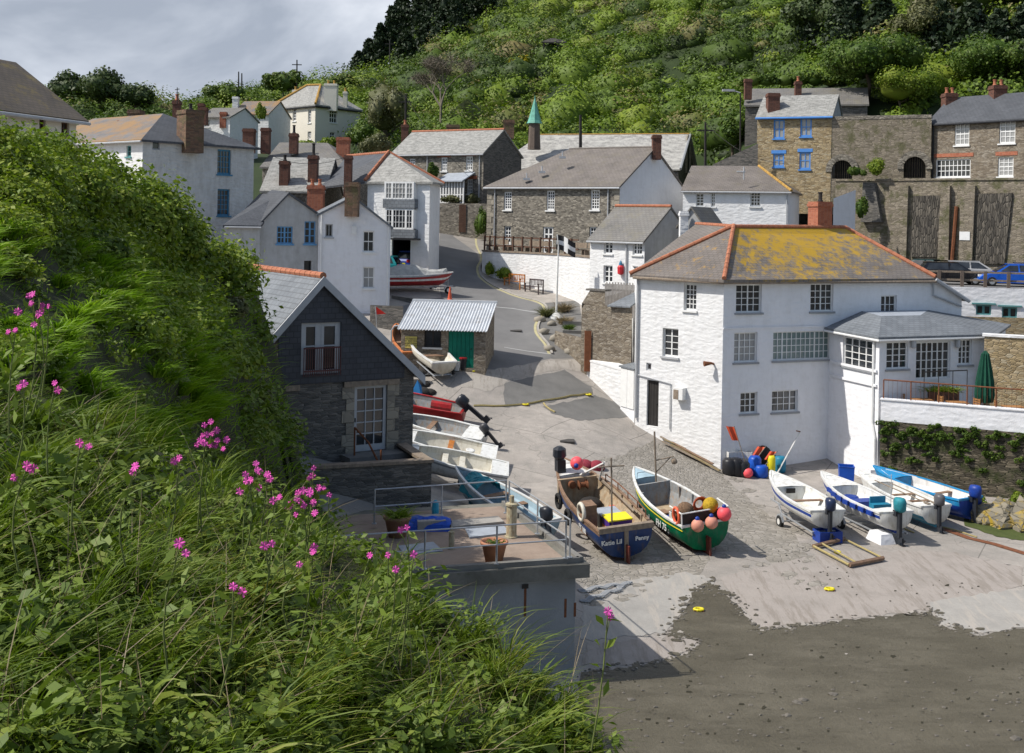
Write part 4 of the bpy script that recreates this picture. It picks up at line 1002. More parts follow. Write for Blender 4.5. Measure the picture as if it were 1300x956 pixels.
# ================================================================== corner house with bay over the garage
A, B = XY(466, 84.5, 280), XY(545, 82.5, 280); D = 7.5
zeC = zat(A,B,500,231)
fA = Fac(A, B); fB = Fac(B, XY(558, 85.5, 280)); 
b = Bld('corner_house', 'whitewashed corner house with stacked bay windows over an open dark garage', 'house', (A.x, A.y, -4))
g0,gz0,g1,gz1 = fA.rect(497,303,521,337); fA.open.append((g0,gz0-1.2,g1,gz1))
b.wall(fA, [(0,-8),(fA.L,-8),(fA.L,zeC),(0,zeC)], ww); b.wall(fB, [(0,-8),(fB.L,-8),(fB.L,zeC),(0,zeC)], ww)
fC = Fac(fB.B, XY(550, 93, 280)); b.wall(fC, [(0,-8),(fC.L,-8),(fC.L,zeC),(0,zeC)], ww); 
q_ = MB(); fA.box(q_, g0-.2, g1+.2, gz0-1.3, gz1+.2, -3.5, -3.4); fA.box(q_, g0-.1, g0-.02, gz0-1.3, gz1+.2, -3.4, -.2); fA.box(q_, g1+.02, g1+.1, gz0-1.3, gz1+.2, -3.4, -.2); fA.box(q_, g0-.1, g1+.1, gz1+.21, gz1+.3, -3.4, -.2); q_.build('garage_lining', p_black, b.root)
for (ra, ny) in (((493,232,528,252.5),4),((493.5,266,527.5,290),5)):
    u0,z0,u1,z1 = fA.rect(*ra); q_ = MB(); n = 8; ny = 3
    for i in range(n+1): 
        u = u0+(u1-u0)*i/n; w = .07 if i in (0,2,6,8) else .014; fA.box(q_, u-w, u+w, z0, z1, .35, .45)
    for j in range(ny+1): z = z0+(z1-z0)*j/ny; w = .06 if j in (0,ny) else .014; fA.box(q_, u0-.08, u1+.08, z-w, z+w, .36, .44)
    fA.box(q_, u0-.08, u0, z0, z1, 0, .35); fA.box(q_, u1, u1+.08, z0, z1, 0, .35)
    w_ = q_.build('bay_window', p_white, b.root); q_ = MB(); fA.box(q_, u0, u1, z0, z1, .05, .38); q_.build('pane', glass_c if ra[1] < 240 else glass, w_)
for ra in ((492,253,529,264.5),(501,291.5,529,302)):
    u0,z0,u1,z1 = fA.rect(*ra); q_ = MB(); fA.box(q_, u0-.1, u1+.1, z0, z1, 0, .5); q_.build('slate_apron', sl_blue, b.root)
q_ = MB(); u0,z0,u1,z1 = fA.rect(500,302.5,534,304.5); fA.box(q_, u0, u1, z0, z1, .0, .9); q_.build('garage_lintel', p_black, b.root)
apx = P(494, 193.5, 86); rl = P(441, 198, 95); e_l = fA.pt(fA.at(466,228)[0], zeC, .3); e_r = Vector((fB.A.x+.2, fB.A.y-.3, zeC)); e_r2 = Vector((fB.B.x+.3, fB.B.y, zeC)); e_bk = Vector((fC.B.x+.3, fC.B.y, zeC))
ll = P(405, 238, 86)
b.roof([[e_l, e_r, apx]], sl_rag); b.roof([[e_r, e_r2, apx],[e_r2, e_bk, apx]], sl_rag)
b.roof([[ll, e_l, apx, rl]], sl_dark); b.roof([[apx, e_bk, rl]], sl_dark)
b.ridge([(e_l+Vector((0,0,.1)), apx+Vector((0,0,.1))), (apx, e_r2), (apx, rl)], terra, .17)
b.finish()
# rag slate house behind + long grey roof
A, B = XY(332, 86, 240), XY(412, 86, 240); 
H = House('rag_slate_house', 'older house with mossy grey rag slate roof and two tall brick stacks', 'house', A, B, 9, -3, zat(A,B,370,241), zridge(A,B,4.5,410,200.5), st_grey, sl_rag, verge=.1)
H.chimney(354.5,366,204,240,86.5, brick, pots=1, dep=.9, potm=p_dark); H.chimney(391,402.5,197,236,87, brick, pots=1, dep=.9, potm=p_dark, ph=.9)
H.chimney(390,410,235,252,83, brick_red, pots=2, dep=.9); H.finish()
A, B = XY(333, 97, 215), XY(440, 96, 215)
H = House('long_roofed_house', 'low stone house with long dark weathered slate roof behind the rag slate house', 'house', A, B, 9, 0, zat(A,B,370,211), zridge(A,B,4.5,370,181), st_grey, sl_grey, leftm=ww, hip=(0,3), verge=.15)
H.finish()
for (x0,x1,y0,y1,Y_,lb) in ((426.5,443,174,193,99,'broad red brick chimney stack rising behind the dark slate roof'),(437,446.5,196,232,84,'tall narrow brick stack beside the slate covered corner house'),(309,322,161,180,97,'leftmost of three squat brick stacks below the cream villa'),(331,341.5,161,181,98,'middle one of three squat brick stacks below the cream villa'),(366,377,163,181,98,'squat brick stack with black cowl below the cream villa')):
    pass
HB = H
HB.chimney(427,443,174,193,99, brick_red, pots=0, dep=1.0); HB.chimney(308,322,163,180,97.5, brick, pots=0, dep=.9); HB.chimney(331,341.5,162,181,98, brick, pots=0, dep=.9); HB.chimney(367,377,169,181,98, brick, pots=1, dep=.9, potm=p_dark, ph=.7)
b = Bld('party_stack', 'tall narrow brick stack beside the dark slate roof of the corner house', 'chimney', tuple(P(441, 240, 84)))
b.chimney(437,446,197,236,84, brick, pots=0, dep=.8)

# white gable house (tall, centre left)
A, B = XY(404, 71, 320), XY(495.5, 71.9, 320)
H = House('white_gable_house', 'tall plain white rendered gable end house with three small windows and brick stack', 'house', A, B, 8, -6, zat(A,B,410,271), zat(A,B,448,248.5), ww_smooth, sl_blue, kind='gable', ur=.47, zeR=zat(A,B,496,286.5), verge=.12, oh=.15)
H.window(H.f, (413,284.5,422.5,301), 2, 1, p_lgrey, rec=.1); H.window(H.f, (460.8,293.5,475,320), 2, 2, mid=True, rec=.1); H.window(H.f, (460.8,339,475.2,366), 2, 2, mid=True, rec=.1, gm=glass_c)
H.chimney(438,454.5,231,256,70.6, brick_old, pots=0, dep=1.1)
q_ = MB(); u,z = H.f.at(449.5,292); H.f.box(q_, u-.13, u+.13, z-.25, z+.25, .003, .14); q_.build('alarm_box', p_white, H.root)
q_ = MB(); q_.tube([H.f.pt(.15,H.ze-.1,.1), H.f.pt(.15,-4.2,.1), H.f.pt(.4,-4.4,.1), H.f.pt(.4,-9,.1)], .05, 6); q_.tube([H.f.pt(H.L-.15,zat(A,B,496,288),.1), H.f.pt(H.L-.15,-6,.1)], .04, 6); q_.build('downpipe', p_white, H.root)
H.finish()
# grey rendered house
A, B = XY(329, 70, 300), XY(403.5, 71.5, 310)
H = House('grey_rendered_house', 'grey stained rendered house with pale blue casement windows', 'house', A, B, 7.5, -6, zat(A,B,300,300) if False else zat(A,B,326,283), zat(A,B,364,244), gr_render, sl_dark, kind='gable', ur=.48, zeR=zat(A,B,402,271), verge=.15, oh=.15)
H.window(H.f, (351.5,287.5,371.5,309.5), 4, 3, p_skyblue, mull=(2,), rec=.06, bar=.05); H.window(H.f, (386.5,281,400.5,309.5), 2, 3, p_skyblue, mull=(1,), rec=.06, bar=.05)
H.window(H.f, (386,331,395.5,346), 1, 1, p_dark, rec=.3, sill=False, fr=.03); H.finish()
f_ = Fac(XY(284, 68.8, 310), XY(330, 69.6, 310)); b = Bld('lean_to', 'low grey rendered lean-to with dark slate roof beside the blue windowed house', 'building', (f_.A.x, f_.A.y, -6))
zl = f_.at(305,286)[1]; b.wall(f_, [(0,-9),(f_.L,-9),(f_.L,zl),(0,zl)], gr_render)
b.roof([[f_.pt(-.1,zl,.2), f_.pt(f_.L,zl,.2), P(363,243,75), P(345,241,77)], ], sl_dark)
q_ = MB(); q_.tube([f_.pt(0,zl-.12,.25), f_.pt(f_.L,zl-.12,.25)], .05, 6); q_.build('gutter', p_lgrey, b.root); b.finish()

# blue windowed light grey house
Cc = XY(180.5, 74, 220); Rr = Vector((Cc.x, Cc.y)) + Vector((.83,1))*6.65; D = (Rr-Cc).length; B = Cc; A = Cc + Vector((-1,.83)).normalized()*13
H = House('blue_window_house', 'large pale whitewashed house with blue sash windows and broad brick stack', 'house', A, B, D, -3, zat(Cc,Rr,250,180), zridge(A,B,D/2,215,143.5), ww, sl_dark, kind='side', hip=(0,4.3), rightm=ww_dirty, oh=.3, roof_front=sl_rust)
H.window(H.r, (276,190,293.5,221.5), 4, 4, p_blue, rec=.12, fr=.1, bar=.04); H.window(H.r, (276,240,292,274), 3, 5, p_blue, rec=.12, fr=.1, bar=.04)
H.window(H.r, (193.5,179.5,203,190), 1, 1, p_grey, rec=.05, sill=False)
H.window(H.f, (160.5,185,166.5,199), 2, 2, p_teal)
H.gutter(p_lgrey)
a_ = P(224,176,76.2); H.chimney(226,250.5,139,176,76.0, brick_old, pots=1, dep=1.4, ang=.7, potm=p_dark)
H.chimney(162,177,139,152,84, brick_old, pots=0, dep=1.2); H.chimney(149,156,153,161,82, brick_red, pots=0, dep=.6); H.chimney(219,227,127,143,83, brick, pots=1, dep=.7)
H.finish()
r_ = thing('tv_aerial', 'thin television aerial on the ridge of the blue windowed house', 'aerial', tuple(P(225,132,82)))
q_ = MB(); q_.tube([P(225,132,82), P(225,111,82)], .03, 5); q_.build('mast', p_dark, r_); q_ = MB(); q_.tube([P(222,114,82), P(228,113,82)], .025, 5); q_.tube([P(223,118,82), P(227,117.5,82)], .02, 5); q_.build('arms', p_dark, r_)

# ================================================================== cream villa on the hill
A = XY(400, 140, 160); BL = XY(342, 147, 160); B = XY(457, 146, 160)
b = Bld('cream_villa', 'cream hip roofed villa with tall cream chimneys on the hill', 'house', (A.x, A.y, 8)); f1 = Fac(BL, A); f2 = Fac(A, B); zv = f2.at(402,134)[1]
for r_ in ((350.5,140.3,354.8,157),(361,139,365,155.5),(371.5,137.5,376,154),(391,138.8,395,156),(390.5,167,395,177)): b.window(f1, r_, 2, 4, rec=.12, bar=.06, fr=.1)
b.window(f2, (418.5,137.8,428,156), 3, 3, rec=.12, bar=.08); b.window(f2, (419,168,425.5,179), 2, 3, rec=.12, bar=.08)
bk1 = Vector((B.x+BL.x-A.x, B.y+BL.y-A.y)); f3 = Fac(B, bk1); f4 = Fac(bk1, BL)
for f_ in (f1,f2,f3,f4): b.wall(f_, [(0,4),(f_.L,4),(f_.L,zv),(0,zv)], cream)
cz = (A+bk1)/2; za = P(401,107,cz.y).z; ex = 1.06
cor = [Vector((cz.x+(p.x-cz.x)*ex, cz.y+(p.y-cz.y)*ex, zv+.1)) for p in (BL, A, B, bk1)]
r1 = Vector((*(cz+(BL-A)*.18), za)); r2 = Vector((*(cz+(B-A)*.1-(BL-A)*.02), za))
b.roof([[cor[0],cor[1],r2,r1],[cor[1],cor[2],r2],[cor[2],cor[3],r1,r2],[cor[3],cor[0],r1]], sl_rag, .2)
b.ridge([(cor[1]+Vector((0,0,.1)), r2), (cor[0]+Vector((0,0,.1)), r1), (r1, r2)], terra_l, .2)
b.bar([[cor[0]-Vector((0,0,.25)), cor[1]-Vector((0,0,.25)), cor[2]-Vector((0,0,.25))]], .12, p_black, 'gutter')
b.chimney(411.5,427.5,106,131,141.5, cream, pots=2, dep=1.4, potm=terra_l); b.chimney(435.5,440.5,116,135,144, cream, pots=1, dep=.8, potm=terra_l); b.chimney(371,384,114,121,149, cream, pots=2, dep=.8, potm=terra_l)
b.finish()
for (nm, lb, xa, xb, ya, yb, Y_, wl, rf) in (('hill_cottage','small white cottage with rusty slate roof left of the cream villa', 296, 341, 143.5, 128.5, 135, ww, sl_rust),('hill_cottage','small white cottage with grey roof above the blue windowed house', 252, 292, 148, 137, 122, ww, sl_grey)):
    A, B = XY(xa, Y_, 150), XY(xb, Y_-1, 150)
    H = House(nm, lb, 'house', A, B, 6, 5, zat(A,B,(xa+xb)/2,ya), zridge(A,B,3,(xa+xb)/2,yb), wl, rf, group='small cottages left of the villa')
    H.window(H.f, (xa+6,ya+3,xa+14,ya+13), 2, 2, rec=.1); H.chimney(xa-1,xa+6,yb-6,yb+3,Y_+1, brick if rf is sl_grey else ww, pots=0, dep=.8)
    if rf is sl_grey: H.chimney(279,287,142,151,Y_-1, brick_red, pots=0, dep=.7); H.chimney(254,262,136,147,Y_-2, brick, pots=0, dep=.8)
    H.finish()
# house at the top left edge behind the hedge
A, B = XY(-75, 41, 150), XY(101, 51, 150)
A = P(-60, 100, 40.5); A = Vector((A.x, A.y)); B = P(97, 150, 46.5); B = Vector((B.x, B.y))
H = House('hedge_house', 'cream house with brown weathered tiled roof at the top of the hedge', 'house', A, B, 6.5, 0, zat(A,B,60,141), zridge(A,B,3.25,20,79), cream, tile_old, oh=.35, verge=.3)
H.window(H.f, (50,145,58,168), 2, 2, p_brown); H.window(H.f, (78,155,88,172), 2, 2, p_brown); H.gutter(p_lgrey, .07); H.finish()

# ================================================================== slate gabled house in the foreground
A = P(352, 480, 40.2); B = P(524.5, 520, 43.0); A = Vector((A.x, A.y)); B = Vector((B.x, B.y))
zeR = zat(A,B,524,466); zap = zat(A,B,408,353.5); zeL = zat(A,B,350,413)
H = House('slate_gable_house', 'stone house with black slate clad gable, balcony doors and red ridge tiles', 'house', A, B, 9, -8.6, zeL, zap+.1, st_dark, sl_blue, kind='gable', ur=(Fac(A,B).at(408,353)[0])/(B-A).length, zeR=zeR, verge=.16, oh=.35, rt=.16)
f_ = H.f; zcl = f_.at(440,483.5)[1]; uC = f_.at(511,500)[0]; L_ = H.L; U_ = f_.at(408,353)[0]
u0,z0,u1,z1 = f_.rect(381.5,409.5,432,474.5)
f_.open.append((u0,z0,u1,z1))
fd = Fac(A, B); fd.open.append((u0,z0,u1,z1))
mb = MB(); off = f_.n*.06; fcl = Fac(Vector(f_.A)+off, Vector(f_.B)+off); fcl.open.append((u0,z0,u1,z1))
sR = (zap-zeR)/(L_-U_)
fcl.wall(mb, [(0,zcl),(uC,zcl),(uC,zap-(uC-U_)*sR-.12),(U_,zap-.12),(0,zeL-.02)], .1)
f_.box(mb, -.02, uC, zcl-.02, zcl, 0, .06); f_.box(mb, uC-.0, uC+.03, zcl, zap-(uC-U_)*sR-.15, 0, .062)
mb.build('slate_cladding', sl_clad, H.root)
um = (u0+u1)/2; mb = MB()
for a_, c_ in ((u0,u0+.12),(u1-.12,u1),(um-.2,um-.09),(um+.02,um+.13),(u0+.12,u0+.2),(u1-.2,u1-.12)): f_.box(mb, a_, c_, z0, z1, -.1, -.02)
f_.box(mb, um-.1, um+.03, z0, z1, -.09, -.03)
for z_ in (z0, z1-.14, (z0+z1)/2+.05): f_.box(mb, u0+.12, u1-.12, z_, z_+(.14 if z_ != (z0+z1)/2+.05 else .05), -.095, -.025)
w_ = mb.build('balcony_doors', p_lgrey, H.root); mb = MB(); f_.box(mb, u0+.05, u1-.05, z0, z1-.02, -.14, -.07); mb.build('pane', glass, w_)
# balcony rail
mb = MB(); zb0, zb1 = f_.at(405,473)[1], f_.at(405,441)[1]
for z_ in (zb0+.08, zb1): f_.box(mb, u0+.05, u1-.05, z_-.025, z_+.025, .16, .2)
for i in range(18): u = u0+.06+(u1-u0-.12)*i/17; f_.box(mb, u-.012, u+.012, zb0-.1, zb1, .17, .19)
mb.build('balcony_rail', paint('rail_maroon', (.09,.025,.025), .5), H.root)
# french door below with panes
d0_,dz0,d1_,dz1 = f_.rect(449.5,488,490.5,572); f_.open.append((d0_,dz0,d1_,dz1)); mb = MB()
for a_, c_ in ((d0_,d0_+.12),(d1_-.12,d1_)): f_.box(mb, a_, c_, dz0, dz1, -.12, -.04)
for z_, h_ in ((dz0,.22),(dz1-.14,.14)): f_.box(mb, d0_+.12, d1_-.12, z_, z_+h_, -.118, -.042)
for i in (1,2): u = d0_+.12+(d1_-d0_-.24)*i/3; f_.box(mb, u-.02, u+.02, dz0+.2, dz1-.1, -.11, -.05)
for j in range(1,5): z = dz0+.22+(dz1-dz0-.36)*j/5; f_.box(mb, d0_+.1, d1_-.1, z-.02, z+.02, -.108, -.052)
w_ = mb.build('door', p_lgrey, H.root); mb = MB(); f_.box(mb, d0_+.05, d1_-.05, dz0+.02, dz1-.02, -.15, -.09); mb.build('pane', glass, w_); mb = MB(); f_.box(mb, d0_+.04, d0_+.07, dz0+1.05, dz0+1.2, -.04, .0); mb.build('handle', p_black, w_)
mb = MB(); f_.box(mb, 0, f_.at(380,484)[0], zcl-.22, zcl-.03, .003, .09); mb.build('beam', wood_w, H.root); mb = MB(); f_.box(mb, f_.at(436,484)[0], f_.at(506,484)[0], zcl-.22, zcl-.03, .003, .09); mb.build('beam', wood_w, H.root)
mb = MB()
for i in range(7):
    z = dz1-.05-i*.42; w1 = .32 if i%2 else .48
    f_.box(mb, d0_-w1, d0_-.01, z-.4, z, .003, .035)
mb.build('quoins', granite, H.root)
mb = MB()
for i in range(7):
    z = dz1-.05-i*.42; w1 = .32 if i%2 else .48
    f_.box(mb, d1_+.01, d1_+w1, z-.4, z, .003, .035)
mb.build('quoins', granite, H.root)
mb = MB(); o3 = Vector((f_.n.x, f_.n.y, 0))*.2
pL = H.E[0]+o3*.2; pA = H.R[0]+o3*.2; pR = H.E[1]+o3*.2
for a_, c_ in ((pL, pA), (pA, pR)):
    d_ = (c_-a_).normalized(); nn_ = Vector((0,0,-.34)); o4 = Vector((f_.n.x, f_.n.y, 0))*.05; ps = [a_-Vector((0,0,.02)), c_-Vector((0,0,.02)), c_+nn_, a_+nn_]; 
    mb.add([p_+o4 for p_ in ps]+[p_-o4*.6 for p_ in ps], [(3,2,1,0),(4,5,6,7),(0,1,5,4),(1,2,6,5),(2,3,7,6),(3,0,4,7)])
mb.build('bargeboard', p_lgrey, H.root)
H.ridge([(H.R[0], H.R[1])], terra, .16)
mb = MB(); f_.box(mb, d0_-.5, d1_+.9, dz0-.22, dz0-.03, 0, .8); f_.box(mb, d0_-.3, d1_+1.2, dz0-.42, dz0-.222, 0, 1.3); mb.build('door_steps', conc, H.root)
mb = MB(); mb.tube([f_.pt(d0_-.15,dz0+.95,.4), f_.pt(d0_+.1,dz0+.5,1.0), f_.pt(d0_+.25,dz0-.25,1.7)], .035, 6); mb.tube([f_.pt(d0_-.15,dz0+.95,.4), f_.pt(d0_-.15,dz0-.4,.4)], .035, 6); mb.tube([f_.pt(d0_+.25,dz0+.35,1.68), f_.pt(d0_+.25,dz0-.6,1.68)], .035, 6); mb.build('handrail', rust, H.root)
H.finish()
# low terrace wall below its door
wz = -8.75; q0 = P(398, 600, 38.5); q1 = P(548, 587, 39.9); q2 = P(512, 562, 43.0)
fa1 = Fac(q0[:2], q1[:2]); wz = q1.z; b = Bld('yard_wall', 'dark stone yard wall with pale flat coping below the french door', 'wall', tuple(q1))
fa2 = Fac(q1[:2], q2[:2])
for f5 in (fa1, fa2): b.wall(f5, [(0,-13),(f5.L,-13),(f5.L,wz),(0,wz)], st_dark)
mb = MB(); fa1.box(mb, 0, fa1.L+.06, wz, wz+.1, -.32, .06); mb.build('coping', wood_w, b.root); mb = MB(); fa2.box(mb, .33, fa2.L, wz+.002, wz+.098, -.32, .06); mb.build('coping', wood_w, b.root); b.finish()
mb = MB(); mb.slab([(q0.x-2,q0.y+.3,wz-.35),(q1.x-.3,q1.y+.2,wz-.35),(q2.x,q2.y+.5,wz-.35),(q0.x-2,q2.y,wz-.35)], .2); tag(mb.build('yard_paving', conc), kind='structure')

# ================================================================== net shed with tin roof and green door
A, B = XY(509, 63.5, 440), XY(616.5, 63, 440); fs = Fac(A, B)
b = Bld('net_shed', 'low stone shed with pale corrugated metal roof and green double door', 'shed', (A.x, A.y, -8.2))
zs = fs.at(560,418)[1]; b.window(fs, (538.5,419.5,560,441), 2, 1, p_dark, mull=(1,), rec=.1, sm=p_grey); b.door(fs, (569,419,601.5,467), p_green, z0=fs.at(585,467)[1], rec=.05)
b.wall(fs, [(0,-11),(fs.L,-11),(fs.L,zs),(0,zs)], st_brown); f6 = Fac(fs.B, fs.pt(fs.L,0,-3.6)[:2]); f7 = Fac(fs.pt(0,0,-3.6)[:2], fs.A); zs2 = zs+.9
b.wall(f6, [(0,-11),(f6.L,-11),(f6.L,zs2),(0,zs)], st_brown); b.wall(f7, [(0,-11),(f7.L,-11),(f7.L,zs),(0,zs2)], st_brown)
mb = MB(); n = 60; vs = []; Dr = 3.8; zr3 = P(555,383,63.2+Dr).z
ua, ub = -.15, fs.L+.1
for i in range(n+1):
    u = ua+(ub-ua)*i/n; h = .035*math.cos(i*math.pi); vs += [fs.pt(u, zs+h-.02, .3), fs.pt(u, zr3+h, -Dr)]
mb.add(vs, [(2*i, 2*i+2, 2*i+3, 2*i+1) for i in range(n)]); tin = paint('corrugated_tin', (.50,.52,.54), .55, .12, 1.5, dirt=(.33,.30,.27), dirt_amt=.3); o = mb.build('roof', tin, b.root)
sm_ = o.modifiers.new('thick', 'SOLIDIFY'); sm_.thickness = .03
mb = MB(); fs.box(mb, ua, ub, zr3-.08, zr3+.1, -Dr-.25, -Dr+.05); mb.build('ridge_cap', tin, b.root)
nt = MB(); u0,z0,u1,z1 = fs.rect(514.5,427,529.5,442); fs.box(nt, u0, u1, z0, z1, .003, .03); no = nt.build('notice_board', paint('notice_yellow', (.50,.42,.11), .7, .08), b.root)
b.finish()
def text(s, fac, u, z, d, h, mat, parent, ext=.004):
    cu_ = bpy.data.curves.new('t', 'FONT'); cu_.body = s; cu_.size = h; cu_.align_x = 'CENTER'; cu_.align_y = 'CENTER'; cu_.extrude = ext; cu_.resolution_u = 3
    t_ = bpy.data.objects.new('t', cu_); COL.objects.link(t_); dg = bpy.context.evaluated_depsgraph_get(); me = bpy.data.meshes.new_from_object(t_.evaluated_get(dg)); bpy.data.objects.remove(t_)
    X = Vector((fac.t.x, fac.t.y, 0)); Z = Vector((0,0,1)); N = Vector((fac.n.x, fac.n.y, 0)); M = Matrix((X, Z, N)).transposed().to_4x4(); M.translation = fac.pt(u, z, d)-ORG[parent.name]
    me.transform(M); me.materials.clear(); me.materials.append(mat); o = bpy.data.objects.new('lettering', me); COL.objects.link(o); o.parent = parent; return o
text('NO PARKING\nAT ANY TIME\nKEEP CLEAR\nOF SLIPWAY', fs, (u0+u1)/2, (z0+z1)/2-.0, .032, .12, p_dark, no)

# stone yard wall and slatted fence between road and hotel
A, B = XY(738, 66.5, 420), XY(802, 64.3, 420); fy = Fac(A, B)
b = Bld('slip_wall', 'tall rubble stone wall beside the hotel with a rusty post at its foot', 'wall', (A.x, A.y, -9))
zy = fy.at(775,388)[1]; b.wall(fy, [(0,-12),(fy.L,-12),(fy.L,zy),(1.0,zy),(0,zy-.55)] if False else [(0,-12),(fy.L,-12),(fy.L,zy),(.2,zy),(0,zy-.3)], st_brown)
zq = fy.at(752,369)[1]; uq = fy.at(768,380)[0]
b.wall(Fac(fy.A, fy.pt(uq,0)[:2]), [(0,zy),(uq,zy),(uq,zq),(.55,zq),(0,zy+.01)], st_brown)
fy2 = Fac(fy.pt(-.6,0,-6)[:2], fy.A); b.wall(fy2, [(0,-12),(fy2.L,-12),(fy2.L,zy),(0,zy+.6)], st_brown); mb = MB(); fy.box(mb, .3, uq+.05, zq, zq+.1, -.5, .05); mb.build('coping', st_dark, b.root)
mb = MB(); mb.slab([fy.pt(uq+.3,zy+.02,.2), fy.pt(fy.L,zy+.05,.2), fy.pt(fy.L,zy+1.0,-2.2), fy.pt(uq+1.2,zy+1.0,-2.2)], .08); mb.build('slate_cover', sl_blue, b.root)
b.finish()
ff = Fac(XY(768, 67.3, 370), XY(812, 66.0, 370)); fen = thing('slatted_fence', 'weathered grey slatted fence on top of the stone wall beside the hotel', 'fence', tuple(ff.pt(0, zy, 0)))
za_, zb_ = ff.at(790,385)[1], ff.at(790,361)[1]; mb = MB(); n = 24
for i in range(n): u = ff.L*i/n; ff.box(mb, u, u+ff.L/n*.72, za_-.8, zb_+(.1 if i%2 else 0), 0, .03)
ff.box(mb, 0, ff.L, za_+.2, za_+.3, -.04, -.002); ff.box(mb, 0, ff.L, zb_-.4, zb_-.3, -.04, -.002); mb.build('slats', paint('fence_grey', (.27,.25,.23), .8, .2), fen)
# white low wall and white doors left of hotel
fz = Fac(P(745,470,66.2)[:2], P(790,500,63.6)[:2]); b = Bld('low_white_wall', 'broken whitewashed low wall at the foot of the stone wall', 'wall', (fz.A.x, fz.A.y, -9)); zl1 = fz.at(750,457)[1]; zl2 = fz.at(788,468)[1]
b.wall(fz, [(0,-12),(fz.L,-12),(fz.L,zl2),(0,zl1)], ww); mb = MB(); mb.slab([fz.pt(0,zl1,.02), fz.pt(fz.L,zl2,.02), fz.pt(fz.L,zl2+.1,-.6), fz.pt(0,zl1+.1,-.6)], .1); mb.build('coping', ww, b.root); b.finish()
fz2 = Fac(P(788,490,63.5)[:2], P(806,500,62.2)[:2]); b = Bld('white_cupboard', 'white double doored store with little slate lid against the hotel wall', 'cupboard', (fz2.A.x, fz2.A.y, -10)); zc1 = fz2.at(797,466)[1]; zc0 = fz2.at(797,520)[1]
b.wall(fz2, [(0,zc0-1),(fz2.L,zc0-1),(fz2.L,zc1),(0,zc1)], ww_smooth); mb = MB(); mb.slab([fz2.pt(-.1,zc1,.1), fz2.pt(fz2.L,zc1,.1), fz2.pt(fz2.L,zc1+.2,-1.4), fz2.pt(-.1,zc1+.2,-1.4)], .08); mb.build('lid', sl_blue, b.root)
mb = MB(); h_ = fz2.L/2; fz2.box(mb, .06, h_-.01, zc0+.1, zc1-.1, .003, .05); mb.build('door', p_white, b.root); mb = MB(); fz2.box(mb, h_+.01, fz2.L-.06, zc0+.1, zc1-.1, .003, .05); mb.build('door', p_white, b.root); b.finish()
# ================================================================== vegetation materials
leaf_hill = foliage('hill_foliage', [(.15,(0.026,0.049,0.012)),(.38,(0.051,0.090,0.017)),(.55,(0.090,0.142,0.026)),(.72,(0.123,0.167,0.038)),(.9,(0.167,0.174,0.072))], scale=.09, trans=.22, big=(.045,.46,.58,[(.15,(.05,.085,.01)),(.5,(.11,.165,.02)),(.9,(.19,.24,.045))]))
leaf_dark = foliage('conifer_foliage', [(.2,(0.012,0.023,0.010)),(.6,(0.023,0.041,0.017)),(.9,(0.043,0.061,0.026))], scale=.2, trans=.08)
leaf_far = foliage('far_foliage', [(.2,(0.031,0.051,0.017)),(.6,(0.054,0.083,0.025)),(.9,(0.086,0.114,0.037))], scale=.12, trans=.15)
leaf_bright = foliage('bright_foliage', [(.2,(0.064,0.114,0.010)),(.5,(0.136,0.206,0.018)),(.8,(0.239,0.288,0.036)),(1,(0.320,0.335,0.061))], scale=.5, trans=.3)
leaf_grn = foliage('shrub_foliage', [(.2,(0.029,0.062,0.008)),(.55,(0.065,0.117,0.015)),(.9,(0.131,0.180,0.030))], scale=.5, trans=.25)
leaf_olive = foliage('olive_foliage', [(.2,(0.065,0.072,0.029)),(.6,(0.116,0.123,0.051)),(.9,(0.174,0.167,0.080))], scale=.5, trans=.2)
grass_m = foliage('grass_blades', [(.15,(0.037,0.063,0.006)),(.42,(0.079,0.129,0.009)),(.65,(0.131,0.191,0.015)),(.82,(0.183,0.221,0.028)),(.97,(0.327,0.256,0.077))], scale=.8, trans=.3)
grass_b = foliage('tussock_blades', [(.2,(0.084,0.163,0.008)),(.5,(0.156,0.280,0.013)),(.8,(0.250,0.378,0.026)),(1,(0.416,0.432,0.080))], scale=.5, trans=.35)
herb_m = foliage('herb_leaves', [(.15,(0.044,0.078,0.010)),(.45,(0.096,0.150,0.019)),(.75,(0.161,0.222,0.033)),(1,(0.248,0.262,0.056))], scale=1.2, trans=.25)
dry_m = foliage('dry_stems', [(.2,(.12,.09,.05)),(.6,(.22,.17,.10)),(1,(.32,.26,.17))], scale=1, trans=.1)
bark = paint('bark', (.09,.07,.05), .9, .3, 4)
soil = m_flat('bank_soil', [(.3,(.018,.022,.008)),(.6,(.028,.035,.012)),(.8,(.045,.04,.02))], 1.5, .95, 12)

def ico(c, r, n=1, noise=.2):
    t = (1+5**.5)/2; v = np.array([(-1,t,0),(1,t,0),(-1,-t,0),(1,-t,0),(0,-1,t),(0,1,t),(0,-1,-t),(0,1,-t),(t,0,-1),(t,0,1),(-t,0,-1),(-t,0,1)], float)
    v /= np.linalg.norm(v[0]); f = np.array([(0,11,5),(0,5,1),(0,1,7),(0,7,10),(0,10,11),(1,5,9),(5,11,4),(11,10,2),(10,7,6),(7,1,8),(3,9,4),(3,4,2),(3,2,6),(3,6,8),(3,8,9),(4,9,5),(2,4,11),(6,2,10),(8,6,7),(9,8,1)])
    v = v*(1+RNG.uniform(-noise, noise, (12,1)))
    return v*np.array(r)+np.array(c), f
def lumps(c, r, n):
    """n sub-lumps filling an ellipsoid crown"""
    d = RNG.normal(size=(n,3)); d /= np.linalg.norm(d, axis=1, keepdims=True); d *= RNG.uniform(.35, .85, (n,1))
    d[:,2] = np.abs(d[:,2])*.9-.15
    return np.array(c)+d*np.array(r), np.array(r)*RNG.uniform(.3, .5, (n,1))
